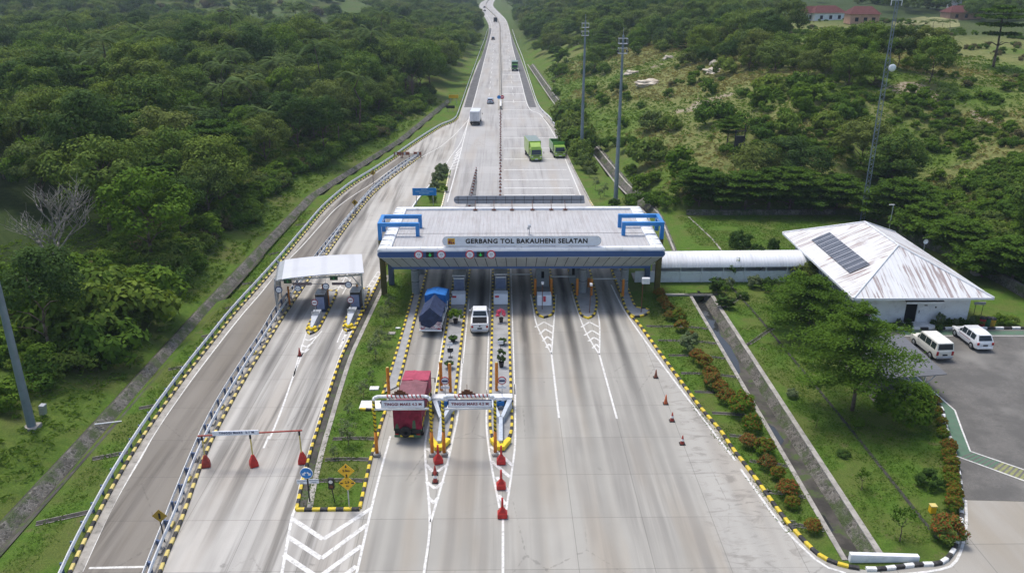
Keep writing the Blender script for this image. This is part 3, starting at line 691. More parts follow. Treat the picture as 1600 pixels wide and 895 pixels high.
# highway lines
ln([(699,316),(702.8,302),(713.8,261),(733,185.5),(737,170.8),(746.8,135),(760.5,80),(764.4,65),(768.4,45),(765.4,32),(756.3,19),(751.3,11),(753.3,5),(761.4,0)], .22, .014)
ln([(911,315),(890,265),(868,215),(845,180),(826,168),(815,130),(804.6,89.5),(799.6,69.4),(795,46.3),(788.5,30),(778.5,21),(769.4,11),(769,6),(771.4,0)], .22, .014)
for y in (305,294,281,265.5,248.8,232,216,200.6,185.2,172):
    a = P(783.5, y); xr_ = 14.0 - (a[1]-127)*.021 if a[1] < 170 else (12.3 - (a[1]-178)*.08)
    s.box(.35, min(xr_, 12.4)-.5, a[1]-.2, a[1]+.2, .008, .0145)
for y in (159.5,147,136,126,117,109,99):
    a = P(783.5, y); s.box(.5, 6.6, a[1]-.3, a[1]+.3, .008, .0145)
for i in range(18):   # dashed lane lines
    y = 228 + i*14
    s.strip([(-3.7-.0*(i),y),(-3.6,y+6)], .16, .0135); s.strip([(3.4,y),(3.3,y+6)], .16, .0135)
ln([(634,262),(660,245),(690,228),(715,206),(733,186)], .16)
# hatched gore between the two carriageways at the far tip of the planted island
ln([(702,268),(716,240)], .14, sm=False)
for i in range(7): s.strip(PX([(703+i*1.6,265-4.2*i),(716+i*1.0,262-5.4*i)]), .25, .0136)
structure(s.build('road_markings', [M['white_line'], M['old_line']]), 'white lane lines, chevrons and crossing bars painted on the road', 'road marking')

# ------------------------------------------------------------------ kerbs
def kerb(name, path, label, mats, block=.55, w=.22, h=.2, closed=False, off=0.0):
    p = resample(list(path) + ([path[0]] if closed else []), block)
    if closed: p = p[:-1]
    s = MB(); prof = [(-w/2+off,-.03),(-w/2+off,h*.85),(-w/2+.05+off,h),(w/2-.05+off,h),(w/2+off,h*.85),(w/2+off,-.03)]
    s.sweep(p, prof, mats=[i % 2 for i in range(len(p))], closed=closed)
    return tag(s.build(name, mats), label, 'kerb')
YB = [M['yellow_p'], M['black_p']]; PYB = [M['pale_yellow_p'], M['black_p']]; WB = [M['white_p'], M['black_p']]
kerb('painted_kerb', [p for p in lk if p[1] < 205], 'yellow and black kerb along the outer edge of the brown side ramp', PYB, .6)
kerb('painted_kerb', br, 'yellow and black kerb between the side ramp and the pale left lanes', PYB, .6)
kerb('painted_kerb', [p for p in gil if p[1] < 100], 'yellow and black kerb on the left side of the green island with signs', YB)
kerb('painted_kerb', [(-9.75,46.15),(-9.8,48),(-9.9,52),(-9.85,57),(-9.75,59.3),(-10.3,60.6)], 'short yellow and black kerb right of the lawn beside the pink truck lane', YB)
kerb('painted_kerb', [(-14.0,46.0),(-9.75,46.0)], 'short yellow and black kerb closing the near end of the green island', YB, .54, .26)
kerb('painted_kerb', [(-13.2,118.5)] + [p for p in gil if p[1] > 121] + PX([(688,268.5),(702,270)]), 'white kerb on the left of the planted strip behind the gate', [M['white_p'], M['white_p']], .6)
kerb('painted_kerb', PX([(702,271),(697,295),(691.4,319.8)]) + [(-9.5,118)], 'pale yellow kerb on the right of the planted strip behind the gate', [M['pale_yellow_p'], M['white_p']], .6)
WALK_L = [(-10.35,62.0),(-10.2,66),(-10.1,76),(-10.1,85),(-10.05,100)]; WALK_R = [(-9.25,63.5),(-9.2,66.9),(-9.2,81),(-9.2,100)]
kerb('painted_kerb', WALK_L, 'yellow and black kerb between the lawn and the narrow paved footway', YB)
kerb('painted_kerb', WALK_R, 'yellow and black kerb between the narrow paved footway and the blue truck lane', YB)
s = MB(); s.poly([(-10.35,62.2),(-9.3,63.4),(-9.2,100),(-10.05,100),(-10.1,80),(-10.2,66)], .10); structure(s.build('footway', M['island_pave']), 'narrow grey paved footway beside the lawn', 'pavement')
s = MB(); s.box(-12.0,-9.5,59.6,60.9,.0,.11); tag(s.build('concrete_pad', M['white_p']), 'white concrete pad in the lawn beside the height portal', 'concrete pad')
kerb('painted_kerb', [(-11.9,59.5),(-10.6,59.35),(-9.4,59.5)], 'short curved yellow and black kerb around the white concrete pad', YB)
def island(pts, label, z=.13):
    p = smooth_path(pts + [pts[0]], .5)[:-1]
    s = MB(); s.poly([(q[0],q[1]) for q in p], z); root = s.build('toll_island', M['island_pave'])
    tag(root, label, 'toll island')
    k = MB(); pr = resample(p + [p[0]], .55)[:-1]; w, h = .22, .2
    k.sweep(pr, [(-w/2,-.03),(-w/2,h*.85),(-w/2+.05,h),(w/2-.05,h),(w/2,h*.85),(w/2,-.03)], mats=[i % 2 for i in range(len(pr))], closed=True)
    k.build('kerb', YB, root); return root
island([(-4.85,53.6),(-5.45,54.6),(-5.75,57),(-5.75,64),(-5.72,80),(-5.7,98),(-4.9,100),(-4.05,98),(-4.05,80),(-4.12,64),(-4.15,57),(-4.35,54.6)], 'long paved toll island between the pink truck lane and the white pickup lane')
island([(-.2,53.3),(-.75,54.7),(-1.05,57),(-1.08,64),(-1.08,80),(-1.08,98),(-.2,100),(.65,98),(.65,80),(.68,64),(.7,57),(.4,54.7)], 'long paved toll island to the right of the white pickup')
island([(4.3,78.5),(3.75,79.2),(3.55,81),(3.5,85),(3.5,98),(4.6,100),(5.7,98),(5.7,85),(5.55,81),(5.2,79.2)], 'short paved toll island with the lone white block under the gate')
island([(8.95,78.2),(8.35,79),(8.2,81),(8.15,85),(8.15,98),(9.3,100),(10.5,98),(10.5,85),(10.1,81),(9.6,79)], 'short empty paved toll island around a round grey column under the gate')
island([(13.35,84.5),(13.3,81),(13.45,79.6),(13.9,78.6),(14.9,78.9),(15.7,79.9),(15.6,80.7),(14.6,80.9),(14.35,82),(14.35,84.5),(14.4,98),(13.9,100),(13.35,98)], 'paved island with a rounded end beside the right lawn')
i0 = min(range(len(rks)), key=lambda i: abs(rks[i].y-78.9) + abs(rks[i].x-13.6)); i1 = min(range(len(rks)), key=lambda i: abs(rks[i].x-22.2) + abs(rks[i].y-39.75))
kerb('painted_kerb', rks[i0:i1], 'long yellow and black kerb along the right edge of the main plaza', YB, .62, .26)
kerb('painted_kerb', rks[i1:], 'black and white kerb around the corner of the driveway and yard', WB, .62, .26)
kerb('painted_kerb', [(38.2,75.2),(70,75.2)], 'black and white kerb between the yard and the office building', WB, .85, .26)
kerb('painted_kerb', [(13.9,125),(14.2,120),(15.0,104)], 'pale yellow kerb right of the carriageway behind the gate', [M['pale_yellow_p'], M['old_conc']], .6)
kerb('painted_kerb', [(13.9,125.5),(13.2,147),(12.6,172),(11.8,190),(10.4,204)], 'weathered kerb right of the striped carriageway by the dark shrubs', [M['old_conc'], M['old_conc']], .8)
# concrete channel along the left side of the green island
s = MB(); inner = [(p[0]+.13, p[1]) for p in gil if p[1] < 92]; outer = [(p[0]+.75, p[1]) for p in gil if p[1] < 92]
s.strip(inner, .5, .012, 0, .22); s.strip(outer, .4, .03, 1, .1); tag(s.build('gutter', [M['mud'], M['old_conc']]), 'dark muddy gutter with a pale concrete edge along the green island', 'gutter')
# concrete strip behind the far island kerb line
s = MB(); s.strip([(p[0], p[1]) for p in lk if p[1] < 160], .7, .016, 0, .35); structure(s.build('ramp_edge_strip', M['old_conc']), 'dirty concrete margin inside the ramp kerb')

# ------------------------------------------------------------------ drains and channels
s = MB(); ys = np.arange(34, 236, 2.0); top = []
for y in ys:
    x = float(np.interp(y, _ly, _lx)); w = 2.2 if y < 100 else 1.9
    top.append([(x-.6,y,H(x-.6,y)+.02),(x-.3,y,.2),(x-.08,y,.2),(x+.62,y,-.34),(x+.85,y,-.36),(x+w-1.0,y,-.05),(x+w-.75,y,-.015)])
for i in range(len(ys)-1):
    for q in range(6):
        s.add([top[i][q], top[i][q+1], top[i+1][q+1], top[i+1][q]], [(0,1,2,3)], [2,0,0,2,2,2][q])
tag(s.build('roadside_drain', [M['stone'], M['old_conc'], M['mud'], M['soil']]), 'long stone lined drain at the foot of the forest on the left', 'drain')
s = MB(); ys = np.arange(100, 330, 2.0); top = []
for y in ys:
    x = float(np.interp(y, _ry, _rx)) if y > 117 else float(np.interp(y, [100,117],[23.0,24.2]))
    top.append([(x-2.6,y,-.012),(x-2.3,y,-.012),(x-2.0,y,-.5),(x-1.4,y,-.52),(x-.75,y,.12),(x-.5,y,.14),(x-.2,y,H(x+.9,y)+.1 if y > 119 else 0.0)])
for i in range(len(ys)-1):
    for q in range(6): s.add([top[i][q], top[i][q+1], top[i+1][q+1], top[i+1][q]], [(0,1,2,3)], [1,0,2,0,1,0][q])
tag(s.build('roadside_drain', [M['stone'], M['old_conc'], M['mud'], M['soil']]), 'stone lined drain along the foot of the right hill behind the gate', 'drain')
# big stone canal through the right lawn
s = MB(); y0, y1 = CAN_Y0, CAN_Y1 - .5
s.box(CAN_X0-.32, CAN_X0+.02, y0, y1+.4, -1.5, .03, 1); n = 40; rnd = random.Random(4)
for i in range(n):
    ya, yb = y0 + (y1-y0)*i/n, y0 + (y1-y0)*(i+1)/n
    s.add([(CAN_X0,ya,-.75),(22.78,ya,-.75),(22.78,yb,-.75),(CAN_X0,yb,-.75)], [(0,1,2,3)], 2)
    s.add([(22.78,ya,-.76),(23.4,ya,-.02),(23.4,yb,-.02),(22.78,yb,-.76)], [(0,1,2,3)], 0)
s.box(23.38, 23.78, y0, y1+.4, -.5, .05, 1)
tag(s.build('stone_canal', [M['stone'], M['old_conc'], M['mud']]), 'wide stone canal running through the right lawn towards the camera', 'canal')
s = MB(); p = [(21.35,84.3),(22.68,84.3),(22.66,78),(22.3,75.5),(22.62,73),(22.5,69.5),(22.1,67.4),(21.6,66.5),(21.4,69),(21.34,76)]; s.poly(p, -.735)
s.poly([(21.5,58.5),(22.2,57.6),(22.3,55.5),(21.8,54.8),(21.5,56)], -.737); s.poly([(21.4,46.5),(22.0,46),(22.0,44.4),(21.5,44)], -.739)
structure(s.build('canal_water', M['water']), 'dark shallow water lying in the stone canal', 'water')
# culvert headwall with a round pipe mouth
root = thing('culvert_headwall', 'stone headwall with a round black pipe mouth at the top of the canal', 'headwall', (22.2, 84.6, 0))
s = MB(); n = 20; cx, cz, r = .15, -.36, .38
ring = [(cx+r*math.cos(2*math.pi*i/n), cz+r*math.sin(2*math.pi*i/n)) for i in range(n)]
outr = []
for i in range(n):
    a = 2*math.pi*i/n; c_, s_ = math.cos(a), math.sin(a); k = min(1.9/abs(c_) if abs(c_) > 1e-6 else 9e9, (.72 if s_ > 0 else .55)/abs(s_) if abs(s_) > 1e-6 else 9e9); outr.append((cx+c_*k, cz+s_*k))
s.add([(q[0],0,q[1]) for q in ring] + [(q[0],0,q[1]) for q in outr], [(i,(i+1)%n,n+(i+1)%n,n+i) for i in range(n)], 0)
s.add([(q[0],0,q[1]) for q in ring] + [(q[0],1.5,q[1]) for q in ring], [(i,n+i,n+(i+1)%n,(i+1)%n) for i in range(n)], 1)
s.add([(q[0],1.5,q[1]) for q in ring], [tuple(range(n))], 1)
s.build('stone_face', [M['stone'], M['dark']], root)
s = MB(); s.box(-4.3,1.4,-.15,.25,.02,.2); s.build('coping', M['old_conc'], root)
# cross gutters
M['gutter_bed'] = simple('gutter_bed', (.05,.047,.042), .9, 0, .2, .3, 2)
def gutter(pts, label, w=.34):
    s = MB(); p = smooth_path([(q[0],q[1]) for q in pts], .8)
    hz = [max(0, H(q[0],q[1])+.03) for q in p]
    for i in range(len(p)-1):
        a, b = p[i], p[i+1]; d = (b-a); d.z = 0; d.normalize(); nn = Vector((d.y,-d.x,0))
        def pt(q, o, z): return (q.x+nn.x*o, q.y+nn.y*o, z)
        for o0, o1, z0, z1, mm in ((-w*.62,-w*.52,.02,.02,0),(-w*.52,-w*.5,.02,-.0,1),(-w*.5,w*.5,-.0,-.0,1),(w*.5,w*.52,0,.02,1),(w*.52,w*.62,.02,.02,0)):
            s.add([pt(a,o0,z0+hz[i]),pt(a,o1,z1+hz[i]),pt(b,o1,z1+hz[i+1]),pt(b,o0,z0+hz[i+1])], [(0,1,2,3)], mm)
    o = s.build('cross_gutter', [M['old_conc'], M['gutter_bed']]); tag(o, label, 'gutter'); return o
ordn = ['first','second','third','fourth','fifth','sixth','seventh','eighth','ninth','tenth','eleventh','twelfth','thirteenth','fourteenth','fifteenth','sixteenth','seventeenth','eighteenth','nineteenth','twentieth']
gy = [(1004.7,509.6),(1023,532),(1039,555),(1058,583),(1079,612),(1106,645),(1133,680),(1164,719),(1196,766),(1236,816)]
for i, q in enumerate(gy):
    a = P(*q); gutter([(a[0]+.35,a[1]),(18.2,a[1]-.1),(19.6,a[1]-.35),(20.95,a[1]-.8)], f'narrow cross gutter in the red shrub lawn, {ordn[i]} from the gate')
gl = [(56,818,146,798),(144,717,200,706),(217,638,250,632),(263,577,293,572),(315,526,335,522),(352,482,368,478),(378,444,402,441),(420,398,436,394),(462,352,480,349)]
for i, q in enumerate(gl):
    a, b = P(q[0],q[1]), P(q[2],q[3]); gutter([a, ((a[0]+b[0])/2,(a[1]+b[1])/2), b], f'short cross gutter in the left grass verge, {ordn[i]} from the near edge', .42)
for i, yy in enumerate((49.4, 52.1, 55.0)):
    gutter([(-13.3,yy),(-11.6,yy+.1),(-10.05,yy)], f'short cross gutter in the green island, {ordn[i]} from its near end', .36)
gutter([(23.8,71.6),(25,72.8),(26.4,74.4),(27.6,75.6)], 'stepped stone gutter climbing from the canal to the layered tree'); gutter([(23.8,81),(25,82.2),(26.2,83.6),(27.2,84.8)], 'stepped stone gutter near the covered walkway')
s = MB(); s.strip(smooth_path([(26.4,88),(26.9,80),(27.2,72),(27.6,60),(27.8,50),(27.9,42.5)], 1.0), .26, .012, 0); tag(s.build('lawn_ditch', M['gutter_bed']), 'thin bare earth ditch running down the right lawn', 'ditch')
s = MB(); s.strip(smooth_path([(27.7,116),(28.6,105),(28.6,98),(29,92)], 1.0), .25, .012, 0); tag(s.build('lawn_ditch', M['old_conc']), 'thin concrete edging across the lawn behind the covered walkway', 'edging')
# low white wall at the near end of the canal
s = MB(); s.extrude_y([(-.05,0),(4.25,0),(4.25,.42),(-.05,.62)], 0, .32); o = s.build('low_wall', M['white_paint'], bevel=.02, loc=(21.4,40.35,-.02)); tag(o, 'low white wall closing the near end of the stone canal', 'wall')

# ------------------------------------------------------------------ guardrails
WPROF = [(0,.42),(.04,.45),(.0,.50),(.0,.56),(.06,.58),(.0,.62),(.0,.68),(.04,.72),(0,.76),(-.02,.76),(-.02,.42)]
def guardrail(path, off, label, step=2.0, posts=True, side=1):
    root = thing('guardrail', label, 'guardrail', (0,0,0))
    s = MB(); pr = [(side*(o)+off, h) for o, h in WPROF]
    if side < 0: pr = pr[::-1]
    s.sweep(resample(path, 1.5), pr); s.build('rail', M['rail_steel'], root)
    if posts:
        pp_ = resample(path, step); me = None
        for i in range(min(len(pp_), 98)):
            p = pp_[i]; a, b = pp_[max(0,i-1)], pp_[min(len(pp_)-1,i+1)]; d = (b-a).normalized(); rt = Vector((d.y,-d.x,0))
            if me is None:
                q = MB(); q.box(-.07,.07,-.06,.06,-.1,.74); ob = q.build('post', M['blue_post'], root); me = ob
            else: ob = me.copy(); COL.objects.link(ob); ob.parent = root
            ob.location = p + rt*(off - side*.12); ob.rotation_euler = (0,0,math.atan2(d.y,d.x)-math.pi/2)
    return root
guardrail([p for p in lk if 34 < p[1] < 204], -.32, 'long grey guardrail along the forest side of the brown ramp', 2.0)
guardrail([p for p in bl if 34 < p[1]], .0, 'left guardrail of the pair between the ramp and the pale lanes', 2.0, side=-1)
guardrail([p for p in br if 34 < p[1]], -.42, 'right guardrail of the pair between the ramp and the pale lanes', 2.0)
s = MB(); pm = [((a[0]+b[0])/2, (a[1]+b[1])/2) for a, b in zip(resample(bl, 1.0), resample(br, 1.0))]
mids = resample([(p[0],p[1],0) for p in pm if p[1] > 34], 1.3)
for i, p in enumerate(mids[:-1]):
    if i % 2 == 0: s.cbox((p[0]-.05,p[1],.09),(.24,.62,.18), (i//2) % 2)
tag(s.build('kerb_blocks', [M['pale_yellow_p'], M['old_conc']]), 'row of faded kerb blocks between the two middle guardrails', 'kerb blocks')
s = MB(); a = [(p[0],p[1]) for p in bl]; b = [(p[0]-.1,p[1]) for p in br]; s.poly(a + list(reversed(b)), .012); structure(s.build('barrier_strip', M['old_conc']), 'concrete strip under the double guardrail')
lrail = smooth_path([(-10.9,204),(-10.7,222),(-10.3,278),(-9.4,373),(-8.6,450),(-8.2,530)], 4); guardrail(lrail, -.3, 'pale guardrail left of the far carriageway', 6.0)
rrail = smooth_path([(12.9,176)] + [(11.6,200),(9.6,221),(9.0,271),(8.4,357),(7.4,422),(6.4,523)], 4); guardrail(rrail, .3, 'pale guardrail right of the far carriageway', 6.0, side=-1)
# central concrete barrier
root = thing('median_barrier', 'long concrete median barrier between the far carriageways', 'barrier', (0,0,0))
s = MB(); md = [(p[0],p[1],0) for p in smooth_path([(-.3,217),(-.5,330),(-.9,512),(-1.3,588),(-4.5,681),(-10,775),(-14.5,850),(-16.8,950),(-15.7,1080)], 8)]
s.sweep(md, [(-.36,0),(-.36,.15),(-.2,.35),(-.14,.95),(.14,.95),(.2,.35),(.36,.15),(.36,0)]); s.build('wall', M['old_conc'], root)
s = MB(); s.box(-1.0,.4,216.5,236,.0,.12); s.build('plinth', M['old_conc'], root)
s = MB(); s.box(-.55,-.05,216.6,228,.95,1.0); s.build('white_cap', M['white_p'], root)

# ------------------------------------------------------------------ the big toll gate
GX0, GX1, GY0, GY1 = -13.1, 17.1, 80.7, 97.0
gate = thing('toll_gate_canopy', 'big white and blue toll gate roof spanning all lanes', 'toll gate', (2.0, 88.9, 0))
def gl(x, y, z=0): return (x-2.0, y-88.9, z)
s = MB()
# recessed metal roof: two pitches with a ridge gutter
xi0, xi1, yi0, yi1, yr = GX0+1.45-2, GX1-1.45-2, GY0+.75-88.9, GY1-.9-88.9, 86.3-88.9
s.add([(xi0,yi0,6.72),(xi1,yi0,6.72),(xi1,yr,6.86),(xi0,yr,6.86)], [(0,1,2,3)]); s.add([(xi0,yr+.12,6.86),(xi1,yr+.12,6.86),(xi1,yi1,6.74),(xi0,yi1,6.74)], [(0,1,2,3)])
s.build('roof_sheet', M['gate_roof'], gate)
s = MB(); s.box(xi0,xi1,yr,yr+.12,6.70,6.80); s.build('roof_gutter', M['dark'], gate)
# white border of the roof (rounded outer nose, drops to the blue band)
s = MB()
x0, x1, y0, y1 = GX0-2, GX1-2, GY0-88.9, GY1-88.9
def ringpts(o, z): return [(x0+o,y0+o*.75,z),(x1-o,y0+o*.75,z),(x1-o,y1-o*.75,z),(x0+o,y1-o*.75,z)]
lv = [(1.45,6.70),(1.40,6.98),(.95,7.06),(.25,7.0),(.02,6.82),(.0,6.72)]
vs = []
for o, z in lv: vs += [(x0+o,y0+o*.52,z),(x1-o,y0+o*.52,z),(x1-o,y1-o*.62,z),(x0+o,y1-o*.62,z)]
fs = []
for k in range(len(lv)-1):
    for i in range(4): j = (i+1) % 4; fs.append((k*4+j, k*4+i, (k+1)*4+i, (k+1)*4+j))
s.add(vs, fs); s.build('roof_border', M['white_clad'], gate)
s = MB()
for i in range(17):   # dark joints of the white border panels
    x = x0 + 1.0 + i*(x1-x0-2)/16; s.box(x-.012,x+.012,y0+.05,y0+.76,7.0,7.055)
for i in range(9):
    y = y0 + 1.2 + i*1.75
    for xa in (x0+.2, x1-1.2): s.box(xa,xa+1.0,y-.012,y+.012,6.99,7.062)
s.build('panel_joints', M['grey_clad'], gate)
# navy fascia with rounded ends
s = MB(); n = 8; prof = []
zc, rz = 6.36, .37
for i in range(n+1): a = math.pi/2 + math.pi*i/n; prof.append((x0+.34+rz*math.cos(a), zc+rz*math.sin(a)))
for i in range(n+1): a = -math.pi/2 + math.pi*i/n; prof.append((x1-.34+rz*math.cos(a), zc+rz*math.sin(a)))
s.extrude_y(prof, y0-.03, y0+.25); s.build('white_fascia', M['white_clad'], gate); s = MB(); s.extrude_y(prof, y1-.25, y1+.03); s.build('rear_fascia', M['white_clad'], gate)
s = MB(); prof2 = []
for i in range(n+1): a = math.pi/2 + math.pi*i/n; prof2.append((x0+.34+.29*math.cos(a), zc+.31*math.sin(a)))
for i in range(n+1): a = -math.pi/2 + math.pi*i/n; prof2.append((x1-.34+.29*math.cos(a), zc+.31*math.sin(a)))
s.extrude_y(prof2, y0-.07, y0-.028); s.build('blue_band', M['navy_band'], gate)
# side fascia
s = MB(); s.box(x0,x0+.25,y0+.25,y1-.25,6.06,6.7); s.box(x1-.25,x1,y0+.25,y1-.25,6.06,6.7); s.build('side_fascia', M['white_clad'], gate)
# sloping grey soffit panels below, with gaps
s = MB(); npan = 27; w = (x1-x0-.5)/npan
bx0, bx1 = x0+1.35, x1-1.35
for i in range(npan):
    xa, xb = x0+.25+i*w+.035, x0+.25+(i+1)*w-.035; ta, tb = (i*w)/(x1-x0-.5), ((i+1)*w)/(x1-x0-.5)
    ba, bb = bx0+(bx1-bx0)*ta+.025, bx0+(bx1-bx0)*tb-.025
    s.add([(xa,y0+.05,5.98),(xb,y0+.05,5.98),(bb,y0+.9,4.66),(ba,y0+.9,4.66)], [(0,3,2,1)])
s.build('soffit_panels', M['grey_clad'], gate)
s = MB(); s.add([(x0+.25,y0+.09,5.99),(x1-.25,y0+.09,5.99),(bx1,y0+.94,4.66),(bx0,y0+.94,4.66)], [(0,3,2,1)])
for xa, xb in ((x0+.1,bx0),(x1-.1,bx1)): s.add([(xa,y0+.1,5.99),(xa,y1-.1,5.99),(xb,y1-.95,4.66),(xb,y0+.93,4.66)], [(0,1,2,3)])
s.build('soffit_backing', M['dark'], gate)
s = MB(); s.box(bx0-.05,bx1+.05,y0+.86,y0+1.1,4.42,4.66); s.build('blue_beam', M['navy_band'], gate)
s = MB(); s.box(bx0,bx1,y0+1.11,y1-.9,4.56,4.65); s.build('ceiling', M['grey_col'], gate)
# columns
for x, y in ((-9.8,85.6),(9.05,85.6),(13.75,85.6),(4.6,91),(-.2,91),(-4.85,91),(-9.8,92),(9.05,93),(13.75,93)):
    s = MB(); s.lathe([(0,0),(.44,0),(.44,4.57),(0,4.57)], (0,0,0), 20); c = s.build('column', M['grey_col'], gate, smooth=True, wn=True, loc=gl(x,y))
    s = MB()
    for z in (1.5, 2.9): s.lathe([(.43,z),(.452,z+.01),(.452,z+.06),(.43,z+.07)], (0,0,0), 20)
    s.build('column_band', M['chassis'], c, smooth=True)
for x, y, mat in ((-13.35,85.6,'olive_col'),(17.55,85.9,'olive_col'),(-12.9,88.6,'blue_post'),(16.9,88.9,'blue_post')):
    s = MB(); s.box(-.3,.3,-.3,.3,0,6.4 if mat == 'olive_col' else 4.6); s.build('edge_column', M[mat], gate, bevel=.03, loc=gl(x,y))
# blue pipe frames over the roof ends
for sx, xo, xin in ((-1,-13.45,-9.3),(1,17.6,13.35)):
    s = MB(); r = .2
    for k, y in enumerate((85.6, 88.7)):
        e = 0 if k == 0 else .12*sx*-1
        s.box(min(xo,xin)-2-(r if True else 0), max(xo,xin)-2+r, y-88.9-r, y-88.9+r, 7.95, 8.35)
        s.box(xin-2-r, xin-2+r, y-88.9-r, y-88.9+r, 6.8, 7.95)
        s.box(xo-2-r, xo-2+r, y-88.9-r, y-88.9+r, 6.42, 7.95)
    s.box(xo-2-r, xo-2+r, 85.6-88.9+r, 88.7-88.9-r, 7.96, 8.34)
    s.build('blue_pipe_frame', M['blue_pipe'], gate)
# brown supports of the name board, on the border
s = MB()
for xa in (-4.2,.0,4.2,8.4):
    s.box(xa-2-.05-1.4,xa-2+1.4,81.35-88.9,81.43-88.9,7.02,7.08)
    for q in (-1.3,1.3): s.box(xa-2+q-.04,xa-2+q+.04,81.24-88.9,81.5-88.9,6.98,7.5)
s.build('board_brackets', M['rust'], gate)
# name board
nb = thing('name_board', 'long white rounded name board lettered GERBANG TOL BAKAUHENI SELATAN', 'sign board', (2.05, 81.15, 7.1))
s = MB(); hw, hh = 8.3, .5; pr = []
for i in range(11): a = math.pi/2+math.pi*i/10; pr.append((-hw+hh+hh*math.cos(a), .55+hh*math.sin(a)))
for i in range(11): a = -math.pi/2+math.pi*i/10; pr.append((hw-hh+hh*math.cos(a), .55+hh*math.sin(a)))
s.extrude_y(pr, -.06, .08); s.build('board', M['lilac_sign'], nb)
s = MB()
pr2 = [(a*(1+.035/hw*0)+(.03 if a>0 else -.03), .55+(b-.55)*1.07) for a, b in pr]; s.extrude_y(pr2, -.04, .06); s.build('edge_trim', M['grey_clad'], nb)
text('lettering', 'GERBANG TOL BAKAUHENI SELATAN', .68, M['black_txt'], nb, (.5,-.075,.55), bold=.024, sx=1.0, spacing=1.13)
e = thing('x', None, None) if False else None
s = MB(); s.box(-7.78,-7.02,-.075,-.058,.22,.88,0); s.build('emblem', M['yellow_sign'], nb)
s = MB()
for a, b, c, d in ((-7.70,-7.45,.30,.62),(-7.42,-7.30,.26,.55),(-7.25,-7.08,.32,.50),(-7.62,-7.15,.66,.74)): s.box(a,b,-.09,-.077,c,d)
s.build('emblem_mark', M['red_txt'], nb)
ltx = nb.children
# back of the direction board on the far roof edge
bb = thing('overhead_board', 'long grey panelled back of a sign board standing on the far roof edge', 'sign board', (2.1, 97.0, 7.05))
s = MB(); pr = []
for i in range(9): a = math.pi/2+math.pi*i/8; pr.append((-8.05+.5+.5*math.cos(a), .78+.5*math.sin(a)))
pr += [(7.9,.28),(8.1,.32),(7.95,1.28)]
s.extrude_y(pr, -.02, .08); s.build('panel', simple('grey_board_back', (.235,.25,.275), .5), bb)
s = MB()
for i in range(14): x = -7.5+i*1.16; s.box(x-.022,x+.022,-.06,-.022,.3,1.26)
s.box(-7.9,7.9,-.065,-.03,.76,.81); s.build('ribs', M['chassis'], bb)
s = MB()
for x in (-5.4,-3.1,-.9,1.6,3.9,5.6): s.box(x-.04,x+.04,-1.1,-.98,-.15,-.02); s.tube((x,-1.05,-.05),(x,-.05,.7),.03); s.box(x-.25,x+.25,-1.2,-.9,-.2,-.15)
s.build('struts', M['rust'], bb)
# small floodlight on the roof
fl = thing('roof_camera', 'small grey camera post standing on the gate roof ridge', 'camera', (3.0, 86.0, 6.85))
s = MB(); s.tube((0,0,0),(0,0,.95),.05); s.build('post', M['gal'], fl); s = MB(); s.cbox((0,-.1,1.0),(.3,.45,.25)); s.cbox((-.12,0,.7),(.25,.2,.3)); s.build('housing', M['gal'], fl, bevel=.03)
# round signs and lane lights on the fascia
def ring_sign(parent, r, ring, face, y=0.0, z=0.0):
    s = MB(); s.lathe([(0,-.03),(r,-.03),(r,.03),(0,.03)], (0,y,z), 24, ax='y'); s.build('ring', M[ring], parent, recalc=True)
    s = MB(); s.lathe([(0,-.045),(r*.76,-.045),(r*.76,-.032),(0,-.032)], (0,y,z), 24, ax='y'); s.build('face', M[face], parent, recalc=True)
where = ['left end','','second lane','','third lane','','','']
fx = [(659,'s','leftmost round red ringed height sign on the blue fascia','4.2 m'),(676,'l','leftmost green arrow lane light on the blue fascia',0),(693,'s','red ringed sign just right of the leftmost green arrow on the fascia','5.0 m'),
      (736,'s','red ringed sign just left of the second green arrow on the fascia','4.2 m'),(752,'l','second green arrow lane light on the blue fascia',0),(768,'s','rightmost round red ringed sign on the blue fascia','5.0 m')]
for px, k, lab, t in fx:
    x = (px-800)/FPX*88.3 + 1.05
    if k == 's':
        o = thing('round_sign', lab, 'sign', (x, GY0-.16, 6.38)); ring_sign(o, .46, 'sign_red', 'white_sign'); text('lettering', t.split()[0], .26, M['navy_txt'], o, (0,-.055,.06), ext=.004); text('lettering', 'm', .2, M['navy_txt'], o, (0,-.055,-.17), ext=.004)
    else:
        o = thing('lane_light', lab, 'lane signal', (x, GY0-.16, 6.38)); s = MB(); s.box(-.4,.4,-.03,.06,-.3,.3); s.build('housing', M['black_plastic'], o)
        s = MB(); s.box(-.05,.05,-.045,-.033,-.02,.2); s.add([(-.2,-.04,-.0),(.2,-.04,0),(0,-.04,-.22)], [(0,2,1)]); s.build('arrow', M['led_green'], o)
